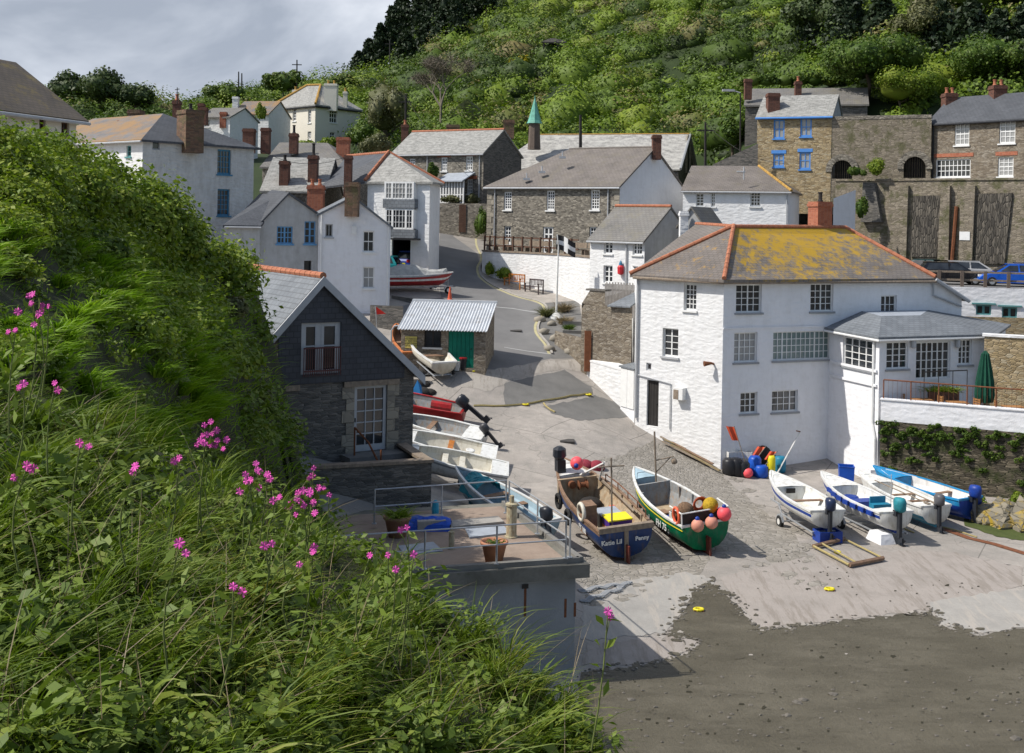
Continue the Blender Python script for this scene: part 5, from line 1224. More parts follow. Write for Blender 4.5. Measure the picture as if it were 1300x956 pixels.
def crown(c, r, nl=9, per=120, size=.25, core=True, up=.3, thin=1.0):
    C, RR = lumps(c, r, nl); P_ = []; N_ = []
    for i in range(nl):
        d = RNG.normal(size=(per,3)); d /= np.linalg.norm(d, axis=1, keepdims=True)
        P_.append(C[i]+d*RR[i]*RNG.uniform(.75, 1.18, (per,1))); N_.append(d*1.1)
    V, Q = leaves(np.concatenate(P_), RNG.uniform(.6, 1.3, nl*per)*size, up, .65, np.concatenate(N_), .55)
    cores = []
    if core:
        for i in range(nl):
            v, f = ico(C[i], RR[i]*.8*thin); cores.append((v, f))
        v, f = ico(c, np.array(r)*.62*thin); cores.append((v, f))
    return V, Q, cores
def tri2quad(f): return np.concatenate([f, f[:, 2:3]], 1)
def mk_crown(name, parent, mat, args, core_mat=None, **kw):
    V, Q, cores = crown(*args, **kw)
    o = fast(name, V, Q, mat, parent)
    if cores:
        v, f = join([(a, b) for a, b in cores]); fast('inner_growth', v, f, core_mat or mat, o)
    return o
def tree(name, label, px, pyb, pyt, wpx, Y, mat, group=None, nl=10, per=150, size=.35, trunk=True, cat='tree', cz=.6, thin=1.0, depth=.9):
    b_ = P(px, pyb, Y); t_ = P(px, pyt, Y); h = t_.z-b_.z; w = wpx*Y/F/2
    r_ = thing(name, label, cat, tuple(b_), group); ch = h*cz
    mk_crown('crown' if cat == 'tree' else 'foliage', r_, mat, ((b_.x, b_.y, b_.z+h-ch/2), (w*.8, w*.8*depth, ch*.62), nl, per, size), thin=thin)
    if trunk:
        mb = MB(); mb.tube([b_-Vector((0,0,.6)), b_+Vector((.05*w,0,h*.25)), b_+Vector((-.04*w,0,h*.5)), b_+Vector((0,0,h*.8))], [max(.1,h*.035), h*.028, h*.018, h*.006], 7)
        for k in range(5):
            a = k*1.3; z = h*(.3+.08*k); mb.tube([b_+Vector((0,0,z)), b_+Vector((math.cos(a)*w*.3, math.sin(a)*w*.3, z+h*.12)), b_+Vector((math.cos(a)*w*.6, math.sin(a)*w*.6, z+h*.2))], [h*.014, h*.01, h*.004], 5)
        mb.build('trunk' if cat == 'tree' else 'stems', bark, r_)
    return r_

# ================================================================== hillside
HP = []
def hp(px, py, Y): HP.append(tuple(P(px, py, Y)))
for a in [(1000,215,96),(1100,190,96),(1250,190,95),(1400,190,92),(870,235,100),(760,235,118),(650,240,122),(500,210,118),(440,200,128),(340,190,150),(260,170,150),(180,175,140),(60,180,140),(-100,190,140),
          (1000,110,112),(1150,105,108),(1300,100,106),(900,165,138),(880,222,123),(830,225,122),(800,150,138),(700,150,145),(600,130,150),(520,110,165),(450,115,180),(380,112,185),(310,118,180),(240,150,190),(160,140,180),(60,140,180),(-80,150,180),
          (1300,0,135),(1150,0,142),(1000,0,160),(850,0,180),(700,0,200),(600,0,215),(540,10,222),(500,55,215),(470,80,212),(430,100,215),(900,-120,230),(1200,-120,190),(650,-120,260),(1400,-100,170),(530,-40,240)]: hp(*a)
HP = np.array(HP)
hfit = tps_fit(HP[:,:2], HP[:,2], 40.0)
hx = np.arange(-130, 130.1, 2.5); hy = np.arange(92, 300.1, 2.5); HX, HY = np.meshgrid(hx, hy)
HZ = hfit(np.stack([HX.ravel(), HY.ravel()], 1)).reshape(HX.shape)
HPX = 650+HX/HY*F; sky_y = np.interp(HPX, [-400,40,80,130,190,240,300,360,440,500,540,570,600,2000], [150,146,134,136,150,150,134,124,118,100,60,20,-60,-400])
HZ = np.minimum(HZ, (278-sky_y-4)/F*HY); HZ = np.minimum(HZ, 72)
HZ = np.where((HY < 116) & (HPX > 470) & (HPX < 912), -12.0, HZ)
V = np.stack([HX.ravel(), HY.ravel(), HZ.ravel()], 1); nx = len(hx); ny = len(hy); i, j = np.meshgrid(np.arange(nx-1), np.arange(ny-1)); k = (j*nx+i).ravel()
hill_m = m_flat('hillside_earth', [(.3,(.02,.034,.01)),(.6,(.035,.055,.014)),(.8,(.06,.06,.03))], .15, .95, 2)
tag(fast('hillside', V, np.stack([k, k+1, k+1+nx, k+nx], 1), hill_m, smooth=True), kind='structure')
def hz(x, y):
    i = np.clip((x-hx[0])/2.5, 0, nx-1.01); j = np.clip((y-hy[0])/2.5, 0, ny-1.01); a = i.astype(int); b_ = j.astype(int); u = i-a; v = j-b_
    return (HZ[b_,a]*(1-u)+HZ[b_,a+1]*u)*(1-v)+(HZ[b_+1,a]*(1-u)+HZ[b_+1,a+1]*u)*v
def on_hill(px, py):
    for Y_ in np.arange(94, 260, .5):
        q_ = P(px, py, Y_)
        if q_.z < float(hz(np.array(q_.x), np.array(q_.y))): return q_
    return P(px, py, 170)
# the dense scrub on the hillside: uncountable ground cover
N = 6600
ys = RNG.uniform(93, 245, N); pxs = RNG.uniform(40, 1340, N); xs = (pxs-650)/F*ys; zs = hz(xs, ys)
py_ = 278-zs/ys*F
slope_ok = (py_ > -60) & (py_ < 262) & ~((ys < 124) & (pxs > 470) & (pxs < 908)) & ~((ys < 150) & (pxs > 335) & (pxs < 470)) & ~((ys < 98) & (pxs < 872)) & ~((ys<101)&(pxs>938)) & ~((ys<112)&(pxs>938)&(pxs<1105)) & ~((ys < 138) & (pxs < 340))
xs, ys, zs, pxs = xs[slope_ok], ys[slope_ok], zs[slope_ok], pxs[slope_ok]
parts = []; cores = []; tones = []; ctone = []
for x, y, z in zip(xs, ys, zs):
    f_ = math.sin(x*.11+y*.05)*math.cos(y*.09-x*.04)+.5*math.sin(x*.27-1.3)*math.sin(y*.21)
    big_ = RNG.random() < .16; r = RNG.uniform(1.0, 2.3) if not big_ else RNG.uniform(2.8, 4.6); rr = np.array((r, r, r*RNG.uniform(.55, .95)))
    if f_ > .35 and not big_: rr *= .75
    per = int(130*(r/2)**1.9); d = RNG.normal(size=(per,3)); d /= np.linalg.norm(d, axis=1, keepdims=True); d[:,2] = np.abs(d[:,2])
    lob = 1+.22*np.sin(d[:,0:1]*5+x)*np.cos(d[:,1:2]*4+y)+.1*np.sin(d[:,2:3]*9)
    nz_ = RNG.uniform(.8, 1.08, (per,1))*lob; parts.append((np.array((x, y, z-.3))+d*rr*nz_, d))
    tn = np.clip(.46+.22*f_+RNG.normal()*.2, 0, 1) if RNG.random() < .93 else RNG.uniform(.93, 1.0)
    tones.append(np.full(per, tn)+RNG.normal(size=per)*.05+d[:,2]*.0); v, f = ico((x, y, z-.4), rr*.84, noise=.25); cores.append((v, f)); ctone.append(np.full(len(v), tn))
def tone_mat(name, stops, trans=.2):
    t = NT(name); a = t.new('ShaderNodeAttribute'); a.attribute_name = 'tone'; g = t.new('ShaderNodeNewGeometry')
    k = t.math('ADD', t.math('MULTIPLY', a.outputs['Fac'], .85), t.math('MULTIPLY', g.outputs['Random Per Island'], .15)); col = t.ramp(k, stops); m = t.done(col, .6)
    tr = t.new('ShaderNodeBsdfTranslucent'); t.link(t.mix(1.0, col, (1.0, 1.15, .45), 'MULTIPLY'), tr.inputs['Color']); mx = t.new('ShaderNodeMixShader'); mx.inputs[0].default_value = trans
    t.link(t.b.outputs[0], mx.inputs[1]); t.link(tr.outputs[0], mx.inputs[2]); t.link(mx.outputs[0], t.n['Material Output'].inputs['Surface']); return m
scrub_m = tone_mat('scrub_foliage', [(.05,(0.021,0.037,0.005)),(.22,(0.040,0.071,0.008)),(.38,(0.068,0.114,0.010)),(.52,(0.098,0.159,0.012)),(.66,(0.148,0.216,0.015)),(.78,(0.190,0.245,0.023)),(.86,(0.114,0.131,0.032)),(.95,(0.194,0.165,0.059))])
def set_tone(o, tv):
    a = o.data.attributes.new('tone', 'FLOAT', 'POINT'); a.data.foreach_set('value', np.asarray(tv, dtype=np.float32))
Pc = np.concatenate([p for p, _ in parts]); Nc = np.concatenate([d for _, d in parts])
V, Q = leaves(Pc, RNG.uniform(.22, .5, len(Pc)), .3, .7, Nc*1.3, .5)
o = fast('hillside_scrub', V, Q, scrub_m, kind='stuff'); set_tone(o, np.repeat(np.concatenate(tones), 4))
v, f = join(cores); o2 = fast('scrub_thicket', v, f, scrub_m, kind='stuff'); set_tone(o2, np.concatenate(ctone))
print('scrub quads', len(Q))

# trees that stand out
def conifer(px, pyb, pyt, wpx, Y, label):
    b_ = P(px, pyb, Y); t_ = P(px, pyt, Y); h = t_.z-b_.z; w = wpx*Y/F/2; r_ = thing('conifer_tree', label, 'tree', tuple(b_), 'dark conifers on the hill')
    n = 3000; t = RNG.random(n)**.8; a = RNG.uniform(0, 6.283, n); lob = .72+.34*np.sin(a*3+t*23+px)*np.cos(t*41+px*.3); rad = w*1.15*(1-t**1.5*.82)*lob*RNG.uniform(.45, 1.1, n)
    C_ = np.stack([b_.x+np.cos(a)*rad, b_.y+np.sin(a)*rad, b_.z+h*.12+h*.88*t], 1)
    V, Q = leaves(C_, RNG.uniform(.35, .9, n), .1, .5, np.stack([np.cos(a), np.sin(a), a*0], 1)*.8); o = fast('crown', V, Q, leaf_dark, r_)
    v1, f1 = join([ico((b_.x, b_.y, b_.z+h*q), np.array((w*s, w*s, h*.22))) for q, s in ((.3,.62),(.5,.5),(.7,.3))]); fast('inner_growth', v1, f1, leaf_dark, o)
    mb = MB(); mb.tube([b_-Vector((0,0,1)), b_+Vector((0,0,h*.5)), b_+Vector((0,0,h*.97))], [h*.03, h*.02, h*.006], 6); mb.build('trunk', bark, r_)
cn = ['leftmost','second','third','fourth','fifth','sixth','seventh','eighth','ninth','tenth','eleventh','twelfth','thirteenth','fourteenth','fifteenth','rightmost']
cl = [(455,92,66,24,213),(468,92,50,28,214),(482,90,30,30,213),(496,84,8,34,214),(512,78,-10,40,214),(530,72,-22,40,212),(548,66,-34,42,210),(566,58,-40,42,208),(584,48,-46,40,206),(600,40,-50,38,205),(515,85,40,36,200),(540,75,22,36,200),(560,62,12,34,198),(578,50,0,34,197),(505,60,-2,30,222),(618,20,-60,36,203)]
cl += [(1035,52,-14,60,150),(1075,50,-20,70,150),(1118,48,-10,60,148),(1195,60,4,60,135),(1232,66,2,70,132),(1268,72,14,60,130),(1300,74,8,70,128)]; cn += ['high on the right of the hill, first from the left','high on the right of the hill, second from the left','high on the right of the hill, third from the left','above the stone cottages, leftmost','above the stone cottages, second from the left','above the stone cottages, third from the left','above the stone cottages, at the right edge']
for i_, a in enumerate(cl):
    if i_ > 15: q_ = on_hill(a[0], a[1]+20); a = (a[0], a[1]+22, a[2], a[3], q_.y-1)
    conifer(*a, label=('dark conifer on the ridge against the sky, '+cn[i_]+' in the row' if i_ < 16 else 'dark tall tree '+cn[i_]))
tr = [('pale_tree','tall pale olive tree behind the stone terrace, right of the cream villa',488,212,92,92,133,leaf_olive,12,230,.32),
 ('leafy_tree','bushy green tree between the cream villa and the stone terrace chimneys',462,205,150,60,130,leaf_grn,8,160,.3),
 ('round_shrub','rounded grey green shrub behind the red brick stack',478,198,168,50,112,leaf_olive,7,160,.22),
 ('leafy_tree','bright green tree on the skyline left of the cream villa',358,130,88,62,180,leaf_hill,9,170,.4),
 ('leafy_tree','bright green tree on the skyline above the cream villa roof',425,130,90,60,185,leaf_hill,9,170,.4),
 ('leafy_tree','wide green tree on the skyline under the twin poles',285,142,104,66,170,leaf_hill,9,170,.4),
 ('leafy_tree','dark tree behind the hedge house roof, leftmost on the far skyline',85,190,112,80,150,leaf_far,9,170,.4),
 ('leafy_tree','dark spreading tree on the far skyline right of the hedge house roof',125,190,116,90,152,leaf_far,10,170,.4),
 ('leafy_tree','low dark tree on the far skyline behind the rusty slate roof',170,190,126,90,154,leaf_far,10,170,.4),
 ('leafy_tree','green clump of foliage at the foot of the hill behind the chapel gable',928,212,140,70,105,leaf_grn,12,200,.28),
 ('broad_tree','broad light green tree behind the arched wall',1140,165,92,110,106,leaf_bright,14,230,.3),
 ('broad_tree','large green tree above the arched wall and left of the cottages',1100,130,38,150,118,leaf_grn,16,240,.4),
 ('broad_tree','olive green tree crown at the top right edge of the hillside',1180,80,28,120,120,leaf_olive,14,230,.4),
 ('broad_tree','dark green tree behind the stone cottages chimneys',1260,128,50,130,108,leaf_grn,16,240,.35),
 ('broad_tree','dark tree at the right edge behind the cottage roof',1330,130,30,120,110,leaf_far,14,220,.35),
 ('broad_tree','dark green tree high on the right of the hill',1050,70,-10,130,150,leaf_far,14,220,.5),
 ('broad_tree','dark green tree in the top right corner of the hill',1240,40,-40,170,135,leaf_far,14,220,.5),
 ('hedge_shrub','clipped green shrub beside the hill cottage',332,158,130,18,132,leaf_bright,5,120,.2),
 ('ivy_shrub','green shrub growing beside the left arch of the old wall',1087,226,210,26,87.6,leaf_grn,6,130,.16),
 ('ivy_shrub','feathery green shrub between the two arches of the old wall',1112,228,199,34,87.5,leaf_bright,7,150,.16),
 ('ivy_shrub','green plants at the foot of the buttress by the white yard wall',1092,282,248,24,87,leaf_grn,6,130,.2),
 ('roadside_shrub','tall glossy green shrub at the left corner of the stone house',611,306,262,22,91,leaf_grn,9,170,.16),
 ('roadside_shrub','left one of two round shrubs below the white terrace wall',621,352,331,20,83.5,leaf_bright,8,150,.14),
 ('roadside_shrub','right one of two round shrubs beside the orange bench',641,358,338,26,82.5,leaf_bright,9,150,.14),
 ('climbing_shrub','dark green climbing shrub on the front of the stone terrace',550,228,205,20,103,leaf_grn,7,140,.2),
 ('garden_hedge','low brown and green hedge along the garden wall by the porch',575,260,247,34,101.8,leaf_olive,7,150,.2),
 ('garden_hedge','low brown and green hedge right of the porch windows',598,262,246,26,101.5,leaf_olive,7,150,.2),
 ('villa_hedge','green hedge in front of the cream villa, left part',392,190,176,34,131,leaf_bright,7,150,.25),
 ('villa_hedge','green hedge in front of the cream villa, right part',418,192,175,34,131,leaf_bright,7,150,.25),
 ('villa_shrub','dark shrub at the right corner of the cream villa',452,185,160,20,132,leaf_far,6,150,.25),
 ]
a_h = {1140: 62, 1100: 88, 1180: 84, 1260: 84, 1330: 90, 1050: 80, 1240: 84, 358: 40, 425: 38, 285: 38, 85: 60, 125: 62, 170: 46}
for (nm, lb, px, pb, pt, w, Y, mt, nl, per, sz) in tr:
    if nm == 'broad_tree' or 'skyline' in lb:
        g_ = on_hill(px, min(pb, 150)); Y = g_.y; pb = 278-g_.z/Y*F+10.5*(px-650)/650*1.1; pt = pb-(a_h.get(px, 70)); sz = sz*Y/120
    if nm == 'broad_tree': per = int(per*2.4); sz *= .85
    if nm == 'roadside_shrub':
        g_ = gat(px, pb); Y = g_.y
    tree(nm, lb, px, pb, pt, w, Y, mt, nl=nl, per=per, size=sz, cat='tree' if 'tree' in nm else 'shrub', cz=.75 if 'tree' in nm else 1.0, trunk='tree' in nm)
# long clipped hedge above the dark slate roof
hd = thing('clipped_hedge', 'long clipped hedge line running along the hill above the dark slate roof', 'hedge', tuple(P(1010,108,110)))
Cx = []; 
for i in range(9): c_ = P(955+i*20, 103-(i*.2), 110); Cx.append(crown(tuple(c_), (1.4,.9,.9), 4, 110, .25))
V, Q = join([(a, b_) for a, b_, c_ in Cx]); fo = fast('foliage', V, Q, leaf_grn, hd); v, f = join([x for a, b_, c_ in Cx for x in c_]); fast('inner_growth', v, f, leaf_grn, fo)
# bare tree
bt = P(561, 172, 140); r_ = thing('bare_tree', 'leafless grey brown tree spreading on the green hillside', 'tree', tuple(bt)); mb = MB(); tips = []
def branch(p, d, l, r, k):
    q = p+d*l; mb.tube([p, (p+q)/2+Vector((random.uniform(-.1,.1),)*3)*l*.4, q], [r, r*.8, r*.6], 5)
    if k == 0: tips.append(q); return
    for i in range(3 if k > 1 else 4):
        v_ = Vector((random.gauss(0,1), random.gauss(0,1), random.gauss(.1,.6))).normalized(); nd = (d+v_*.72).normalized(); branch(q, nd, l*random.uniform(.62,.82), r*.58, k-1)
branch(bt, Vector((-.05,0,1)), 3.4, .24, 5); mb.build('branches', paint('bare_bark', (.17,.145,.11), .9, .2), r_)
tw = np.array([tuple(t_) for t_ in tips]); V, Q = blades(np.repeat(tw, 8, 0), 1.0, .05, RNG.normal(size=(len(tw)*8,3))*1.2, .2, 1); fast('twigs', V, Q, MATS['bare_bark'], r_)

# ================================================================== the near bank
def bank(name, pts, nu, nv, mat):
    a = np.array(pts, float); fit = tps_fit(a[:,:2]/300, np.log(a[:,2]), .02)
    return lambda q: np.exp(fit(np.asarray(q, float)/300))
def rays(q):
    dx = q[:,0]-PX; dy = q[:,1]-PY; return np.stack([dx*_c+dy*_s, np.full(len(q), F), -(-dx*_s+dy*_c)], 1)/F
MID = [(-140,60,21),(-60,120,20),(0,150,21),(60,165,23),(120,200,27),(180,225,31),(240,275,34),(255,320,34),(-60,250,15),(0,260,16),(80,280,20),(160,320,26),(220,360,29),(300,400,33),(330,440,34),(352,520,35),
       (0,360,12),(-80,380,11),(80,400,13),(150,400,16),(230,430,21),(290,500,25),(330,560,28),(60,480,10),(150,520,12.5),(240,560,18),(300,620,24),(360,620,31),(-60,520,8.5),(100,600,10.5),(200,650,13),(300,700,18),(400,690,30),(-80,700,9),(100,720,11),(300,800,17),(420,780,28),(-150,900,9),(300,950,15),(500,900,26)]
mid = bank('bank', MID, 0, 0, None)
NEAR = [(-120,420,6.0),(0,455,6.3),(100,500,6.6),(200,545,6.8),(300,600,7.0),(400,655,7.0),(470,680,6.8),(520,705,6.4),(580,740,6.0),(640,790,5.6),(700,840,5.2),(740,880,5.0),(775,940,4.9),
        (-100,650,4.4),(100,650,4.5),(300,700,5.2),(450,760,5.3),(550,830,4.9),(650,900,4.6),(-100,900,3.0),(100,900,3.05),(300,900,3.5),(500,900,4.1),(640,960,4.2),(-150,1050,2.5),(200,1050,2.6),(450,1050,3.2),(700,1050,4.0)]
near = bank('bank', NEAR, 0, 0, None)
MIDTOP = [(-140,100),(-60,135),(0,172),(60,184),(120,207),(180,238),(232,274),(262,318),(300,330),(318,360),(338,420),(352,470),(366,540),(376,590),(400,640),(440,700),(520,800),(620,950)]   # right edge, x as function of y
NEARTOP = [(-140,440),(0,482),(100,525),(200,572),(300,626),(400,674),(440,694),(480,718),(530,752),(580,794),(640,842),(700,888),(745,925),(790,985),(840,1100)]
def interp_top(T, x): return np.interp(x, [t_[0] for t_ in T], [t_[1] for t_ in T])
def fbm(q, s, seed=0):
    v = 0
    for k in range(3):
        a = s/(2**k); v = v+np.sin(q[:,0]/a+seed*1.7+k)*np.cos(q[:,1]/a*1.13+seed*.9+2*k)/(1.6**k)
    return v
def bank_mesh(name, fn, T, x0, x1, ybot, mat, n=90, m_=70, skirt=(4.0, 5.0)):
    xs = np.linspace(x0, x1, n); rows = []
    tops = interp_top(T, xs)
    for j in range(m_+1):
        t = j/m_; ys = tops+(ybot-tops)*t; q = np.stack([xs, ys], 1); d = fn(q)*(1-.035*min(1,t*8)*fbm(q, 34, 4))
        rows.append(rays(q)*d[:,None])
    # turned-over back edge so that the bank has a real far side
    top = rows[0]; b1 = top+np.array((0, skirt[0]*.3, -.25)); b2 = top+np.array((.4, skirt[0]*.6, -skirt[1]*.5)); b3 = top+np.array((.8, skirt[0]*.8, -skirt[1]))
    rows = [b3, b2, b1]+rows; V = np.concatenate(rows); nr = len(rows)
    i, j = np.meshgrid(np.arange(n-1), np.arange(nr-1)); k = (j*n+i).ravel()
    o = fast(name, V, np.stack([k, k+n, k+n+1, k+1], 1), mat, smooth=True); tag(o, kind='structure'); return o
bank_mesh('bank', mid, MIDTOP, -140, 600, 1000, soil, skirt=(3.0, 7.0))
bank_mesh('near_bank', near, NEARTOP, -140, 830, 1100, soil, skirt=(1.2, 2.5))
def scatter(fn, T, n, x0, x1, ymax, keep=None, ymin=None):
    x = RNG.uniform(x0, x1, n*3); y = RNG.uniform(0 if ymin is None else ymin, ymax, n*3); ok = y > interp_top(T, x)
    q = np.stack([x, y], 1)[ok]; d = fn(q)
    # equal density on the ground rather than on the picture: keep ~ depth^1.2
    w = d**1.0; w /= w.max(); q2 = q[RNG.random(len(q)) < w]; q = q2[:n]; 
    if keep is not None: q = q[keep(q)]
    return q, rays(q)*(fn(q)*(1-.035*fbm(q, 34, 4)))[:,None]
# --- far/mid bank
def tussocks(C_, per, ln, wd, bias, seg=3, droop=1.0, rad=.25):
    N_ = len(C_); B_ = np.repeat(C_, per, 0); n_ = len(B_); L_ = np.repeat(ln, per)*RNG.uniform(.45, 1.15, n_); a_ = RNG.uniform(0, 6.283, n_); k_ = RNG.uniform(0, 1, n_)
    rd = np.stack([np.cos(a_), np.sin(a_), np.zeros(n_)], 1)*k_[:,None]; B_ = B_+rd*(np.repeat(ln, per)*rad)[:,None]
    return blades(B_, L_, L_*wd, rd*.75+np.array(bias)+RNG.normal(size=(n_,3))*.12, droop, seg)
q, C_ = scatter(mid, MIDTOP, 2000, -60, 560, 700); k_ = (fbm(q, 38, 2) > -.25) & (q[:,1] > 290+q[:,0]*.22) & (q[:,0] < interp_top([(t_[1], t_[0]) for t_ in MIDTOP], q[:,1])-22-np.clip((q[:,1]-360)*.5, 0, 70)); C_ = C_[k_]
V, Q = tussocks(C_, 120, np.minimum(C_[:,1]*.027, .52)*RNG.uniform(.6, 1.3, len(C_)), .06, (.22,-.3,.55), 3, .8); tag(fast('tussock_grass', V, Q, grass_b), kind='stuff')
q, B = scatter(mid, MIDTOP, 14000, -60, 560, 760); L = B[:,1]*.016*RNG.uniform(.5, 1.3, len(B)); V, Q = blades(B, L, L*.05, RNG.normal(size=(len(B),3))*.4+np.array((.3,-.2,0)), .7, 3); tag(fast('short_grass', V, Q, grass_b), kind='stuff')
def herb_clumps(C_, per, rad, ls, up=.6):
    n_ = len(C_)*per; d = RNG.normal(size=(n_,3)); d /= np.linalg.norm(d, axis=1, keepdims=True); d[:,2] = np.abs(d[:,2]); r_ = np.repeat(rad, per)[:,None]
    return leaves(np.repeat(C_, per, 0)+d*r_*RNG.uniform(.4, 1.1, (n_,1)), np.repeat(ls, per)*RNG.uniform(.6, 1.4, n_), up, .6, d*.7, .6)
q, C_ = scatter(mid, MIDTOP, 900, -60, 560, 760); k_ = (fbm(q, 30, 5) > -.2)|(q[:,1] < 235+q[:,0]*.45); C_ = C_[k_]
V, Q = herb_clumps(C_, 90, C_[:,1]*.017*RNG.uniform(.5, 1.4, len(C_)), C_[:,1]*.0045*RNG.uniform(.8, 1.3, len(C_))); tag(fast('bank_herbs', V, Q, herb_m), kind='stuff')
q, C_ = scatter(mid, MIDTOP, 1500, -60, 330, 480); C_ = C_[((q[:,1] < 300+q[:,0]*.25)|(fbm(q, 44, 9) > .5)) & (q[:,1] > interp_top(MIDTOP, q[:,0])+16) & (fbm(q, 26, 12) > -.75)]; C_[:,2] += C_[:,1]*.012*RNG.uniform(0, 1, len(C_))
V, Q = herb_clumps(C_, 120, C_[:,1]*.019*RNG.uniform(.5, 1.5, len(C_)), C_[:,1]*.0042*RNG.uniform(.8, 1.3, len(C_))); tag(fast('bright_undergrowth', V, Q, leaf_bright), kind='stuff')
# shrubs standing on the bank
sh = [(20,235,80,20,leaf_bright),(75,250,95,21.5,leaf_bright),(130,270,90,24,leaf_bright),(178,290,85,27.5,leaf_bright),(222,310,72,31,leaf_bright),(240,335,50,33,leaf_grn),(40,320,85,17.5,leaf_grn),(110,330,90,20,leaf_grn),(165,350,85,24,leaf_bright),(215,375,60,27.5,leaf_grn),(-40,200,100,19,leaf_bright),(245,405,60,27,leaf_bright),(282,395,50,32,leaf_olive),(262,440,60,25,leaf_grn),(300,455,52,29,leaf_bright),(322,500,44,31,leaf_olive),(305,540,50,27,leaf_bright),(345,560,38,32,leaf_grn)]
nb = ['at the left edge of the hedge','below the hedge house windows','in the middle of the hedge','below the rusty slate roof','at the right end of the hedge','under the hedge end','low on the left bank','below the middle of the hedge','above the bright tussocks','beside the rocky bank edge','beside the left picture edge under the cream house','in the middle of the grassy bank','brownish and dry on the bank edge','beside the bright long grass','on the bank above the slate gabled house','olive coloured against the black slate gable','above the campions on the mid bank','at the foot of the bank beside the stone wall']
for i_, (px, py, w, Y, mt) in enumerate(sh):
    c_ = P(px, py, Y); wr = w*Y/F*.62; r_ = thing('bank_shrub', 'leafy green shrub '+nb[i_], 'shrub', (c_.x, c_.y, c_.z-wr*.8), 'shrubs on the near bank')
    mk_crown('foliage', r_, mt, (tuple(c_), (wr, wr*.8, wr*.85), 14, 260 if py < 420 else 200, .0042*Y*(1.15)), thin=.85)
    mb = MB()
    for k in range(6):
        a = k*1.1; mb.tube([c_+Vector((0,0,-wr)), c_+Vector((math.cos(a)*wr*.5, math.sin(a)*wr*.4, 0)), c_+Vector((math.cos(a)*wr*.6, math.sin(a)*wr*.4, wr*.5))], [.03,.02,.008], 5)
    mb.build('stems', dry_m, r_)
# --- near bank: grass, broad leaves, dry stalks
q, B = scatter(near, NEARTOP, 15000, -110, 790, 1000)
V, Q = blades(B, RNG.uniform(.05, .16, len(B)), RNG.uniform(.003, .007, len(B)), RNG.normal(size=(len(B),3))*.5+np.array((.15,-.05,0)), .7, 3); tag(fast('bank_grass', V, Q, grass_m), kind='stuff')
q, C_ = scatter(near, NEARTOP, 520, -110, 790, 1000); k_ = fbm(q, 60, 1) > -.5; C_ = C_[k_]
V, Q = tussocks(C_, 46, RNG.uniform(.16, .38, len(C_)), .022, (.22,-.08,.75), 4, .75, .18); tag(fast('long_grass', V, Q, grass_m), kind='stuff')
q, C_ = scatter(near, NEARTOP, 260, -110, 780, 1000); k_ = fbm(q, 50, 7) > -.1; C_ = C_[k_]
V, Q = tussocks(C_, 11, RNG.uniform(.18, .36, len(C_)), .085, (.15,-.1,.55), 5, .8, .08); tag(fast('broad_blades', V, Q, herb_m), kind='stuff')
q, C_ = scatter(near, NEARTOP, 900, -110, 780, 1000); k_ = fbm(q, 45, 3) > -.45; C_ = C_[k_]; C_[:,2] += RNG.uniform(0, .08, len(C_))
V, Q = herb_clumps(C_, 34, RNG.uniform(.05, .15, len(C_)), RNG.uniform(.022, .055, len(C_)), .8); tag(fast('bank_leaves', V, Q, herb_m), kind='stuff')
q, B = scatter(near, NEARTOP, 900, -110, 780, 1000)
V, Q = blades(B, RNG.uniform(.2, .5, len(B)), RNG.uniform(.003, .006, len(B)), RNG.normal(size=(len(B),3))*np.array((.8,.8,.2))+np.array((0,0,.3)), .25, 4); tag(fast('dry_stalks', V, Q, dry_m), kind='stuff')
# --- red campion plants
petal = paint('campion_pink', (.72,.08,.42), .6, .2, 30); calyx = paint('campion_calyx', (.22,.07,.07), .7, .2, 20); stemm = paint('campion_stem', (.14,.17,.05), .7, .3, 20)
camp = [(42,375,.30,5,'tallest campion, in the top left against the bright tussocks'),(20,418,.26,2,'campion at the left picture edge'),(30,486,.2,2,'low campion at the left edge below the others'),(70,486,.22,2,'campion with one round head left of the dark hollow'),(102,565,.18,2,'small campion left of centre of the bank'),(35,590,.2,3,'campion with three dropping heads at the left edge'),
 (172,598,.2,2,'campion with a single head left of the big cluster'),(268,538,.30,7,'largest cluster of campion heads in the middle of the bank'),(228,580,.2,2,'small campion just left of the big cluster'),(325,590,.3,6,'campion cluster nearest the dark slope below the slate house'),(385,620,.34,7,'campion cluster nearest the yard wall'),(418,628,.24,1,'single campion head right of the last big cluster'),(398,598,.3,3,'campion heads in front of the yard wall'),
 (355,632,.2,2,'campion heads just below the two large clusters'),(345,690,.18,2,'campion with two heads below the clusters'),(398,695,.2,2,'campion with two heads in the tall grass'),(380,715,.14,1,'tiny campion head beside the curled dry stalk'),(470,705,.2,1,'left one of the campions before the concrete platform'),(493,703,.2,1,'campion just left of the potted plant'),(502,728,.22,1,'brightest single campion before the concrete platform'),(517,668,.3,2,'campion reaching up beside the terracotta pot'),(525,705,.26,1,'rightmost campion in front of the railings'),(228,695,.22,2,'drooping brown campion head in the lower middle'),(296,745,.2,2,'faded campion low in the middle of the bank'),(772,775,.3,2,'tall thin campion in front of the concrete wall'),(262,552,.25,4,'campion cluster overlapping the left of the biggest cluster'),(276,560,.2,3,'campion heads hanging just below the biggest cluster'),(318,608,.22,4,'campion heads under the cluster below the slate house'),(340,600,.2,2,'campion heads between the two clusters below the slate house'),(377,634,.22,4,'campion heads under the cluster nearest the yard wall'),(405,618,.2,3,'campion heads right of the cluster nearest the yard wall'),(50,400,.25,3,'campion heads just under the tallest campion'),(62,392,.22,2,'campion heads right of the tallest campion')]
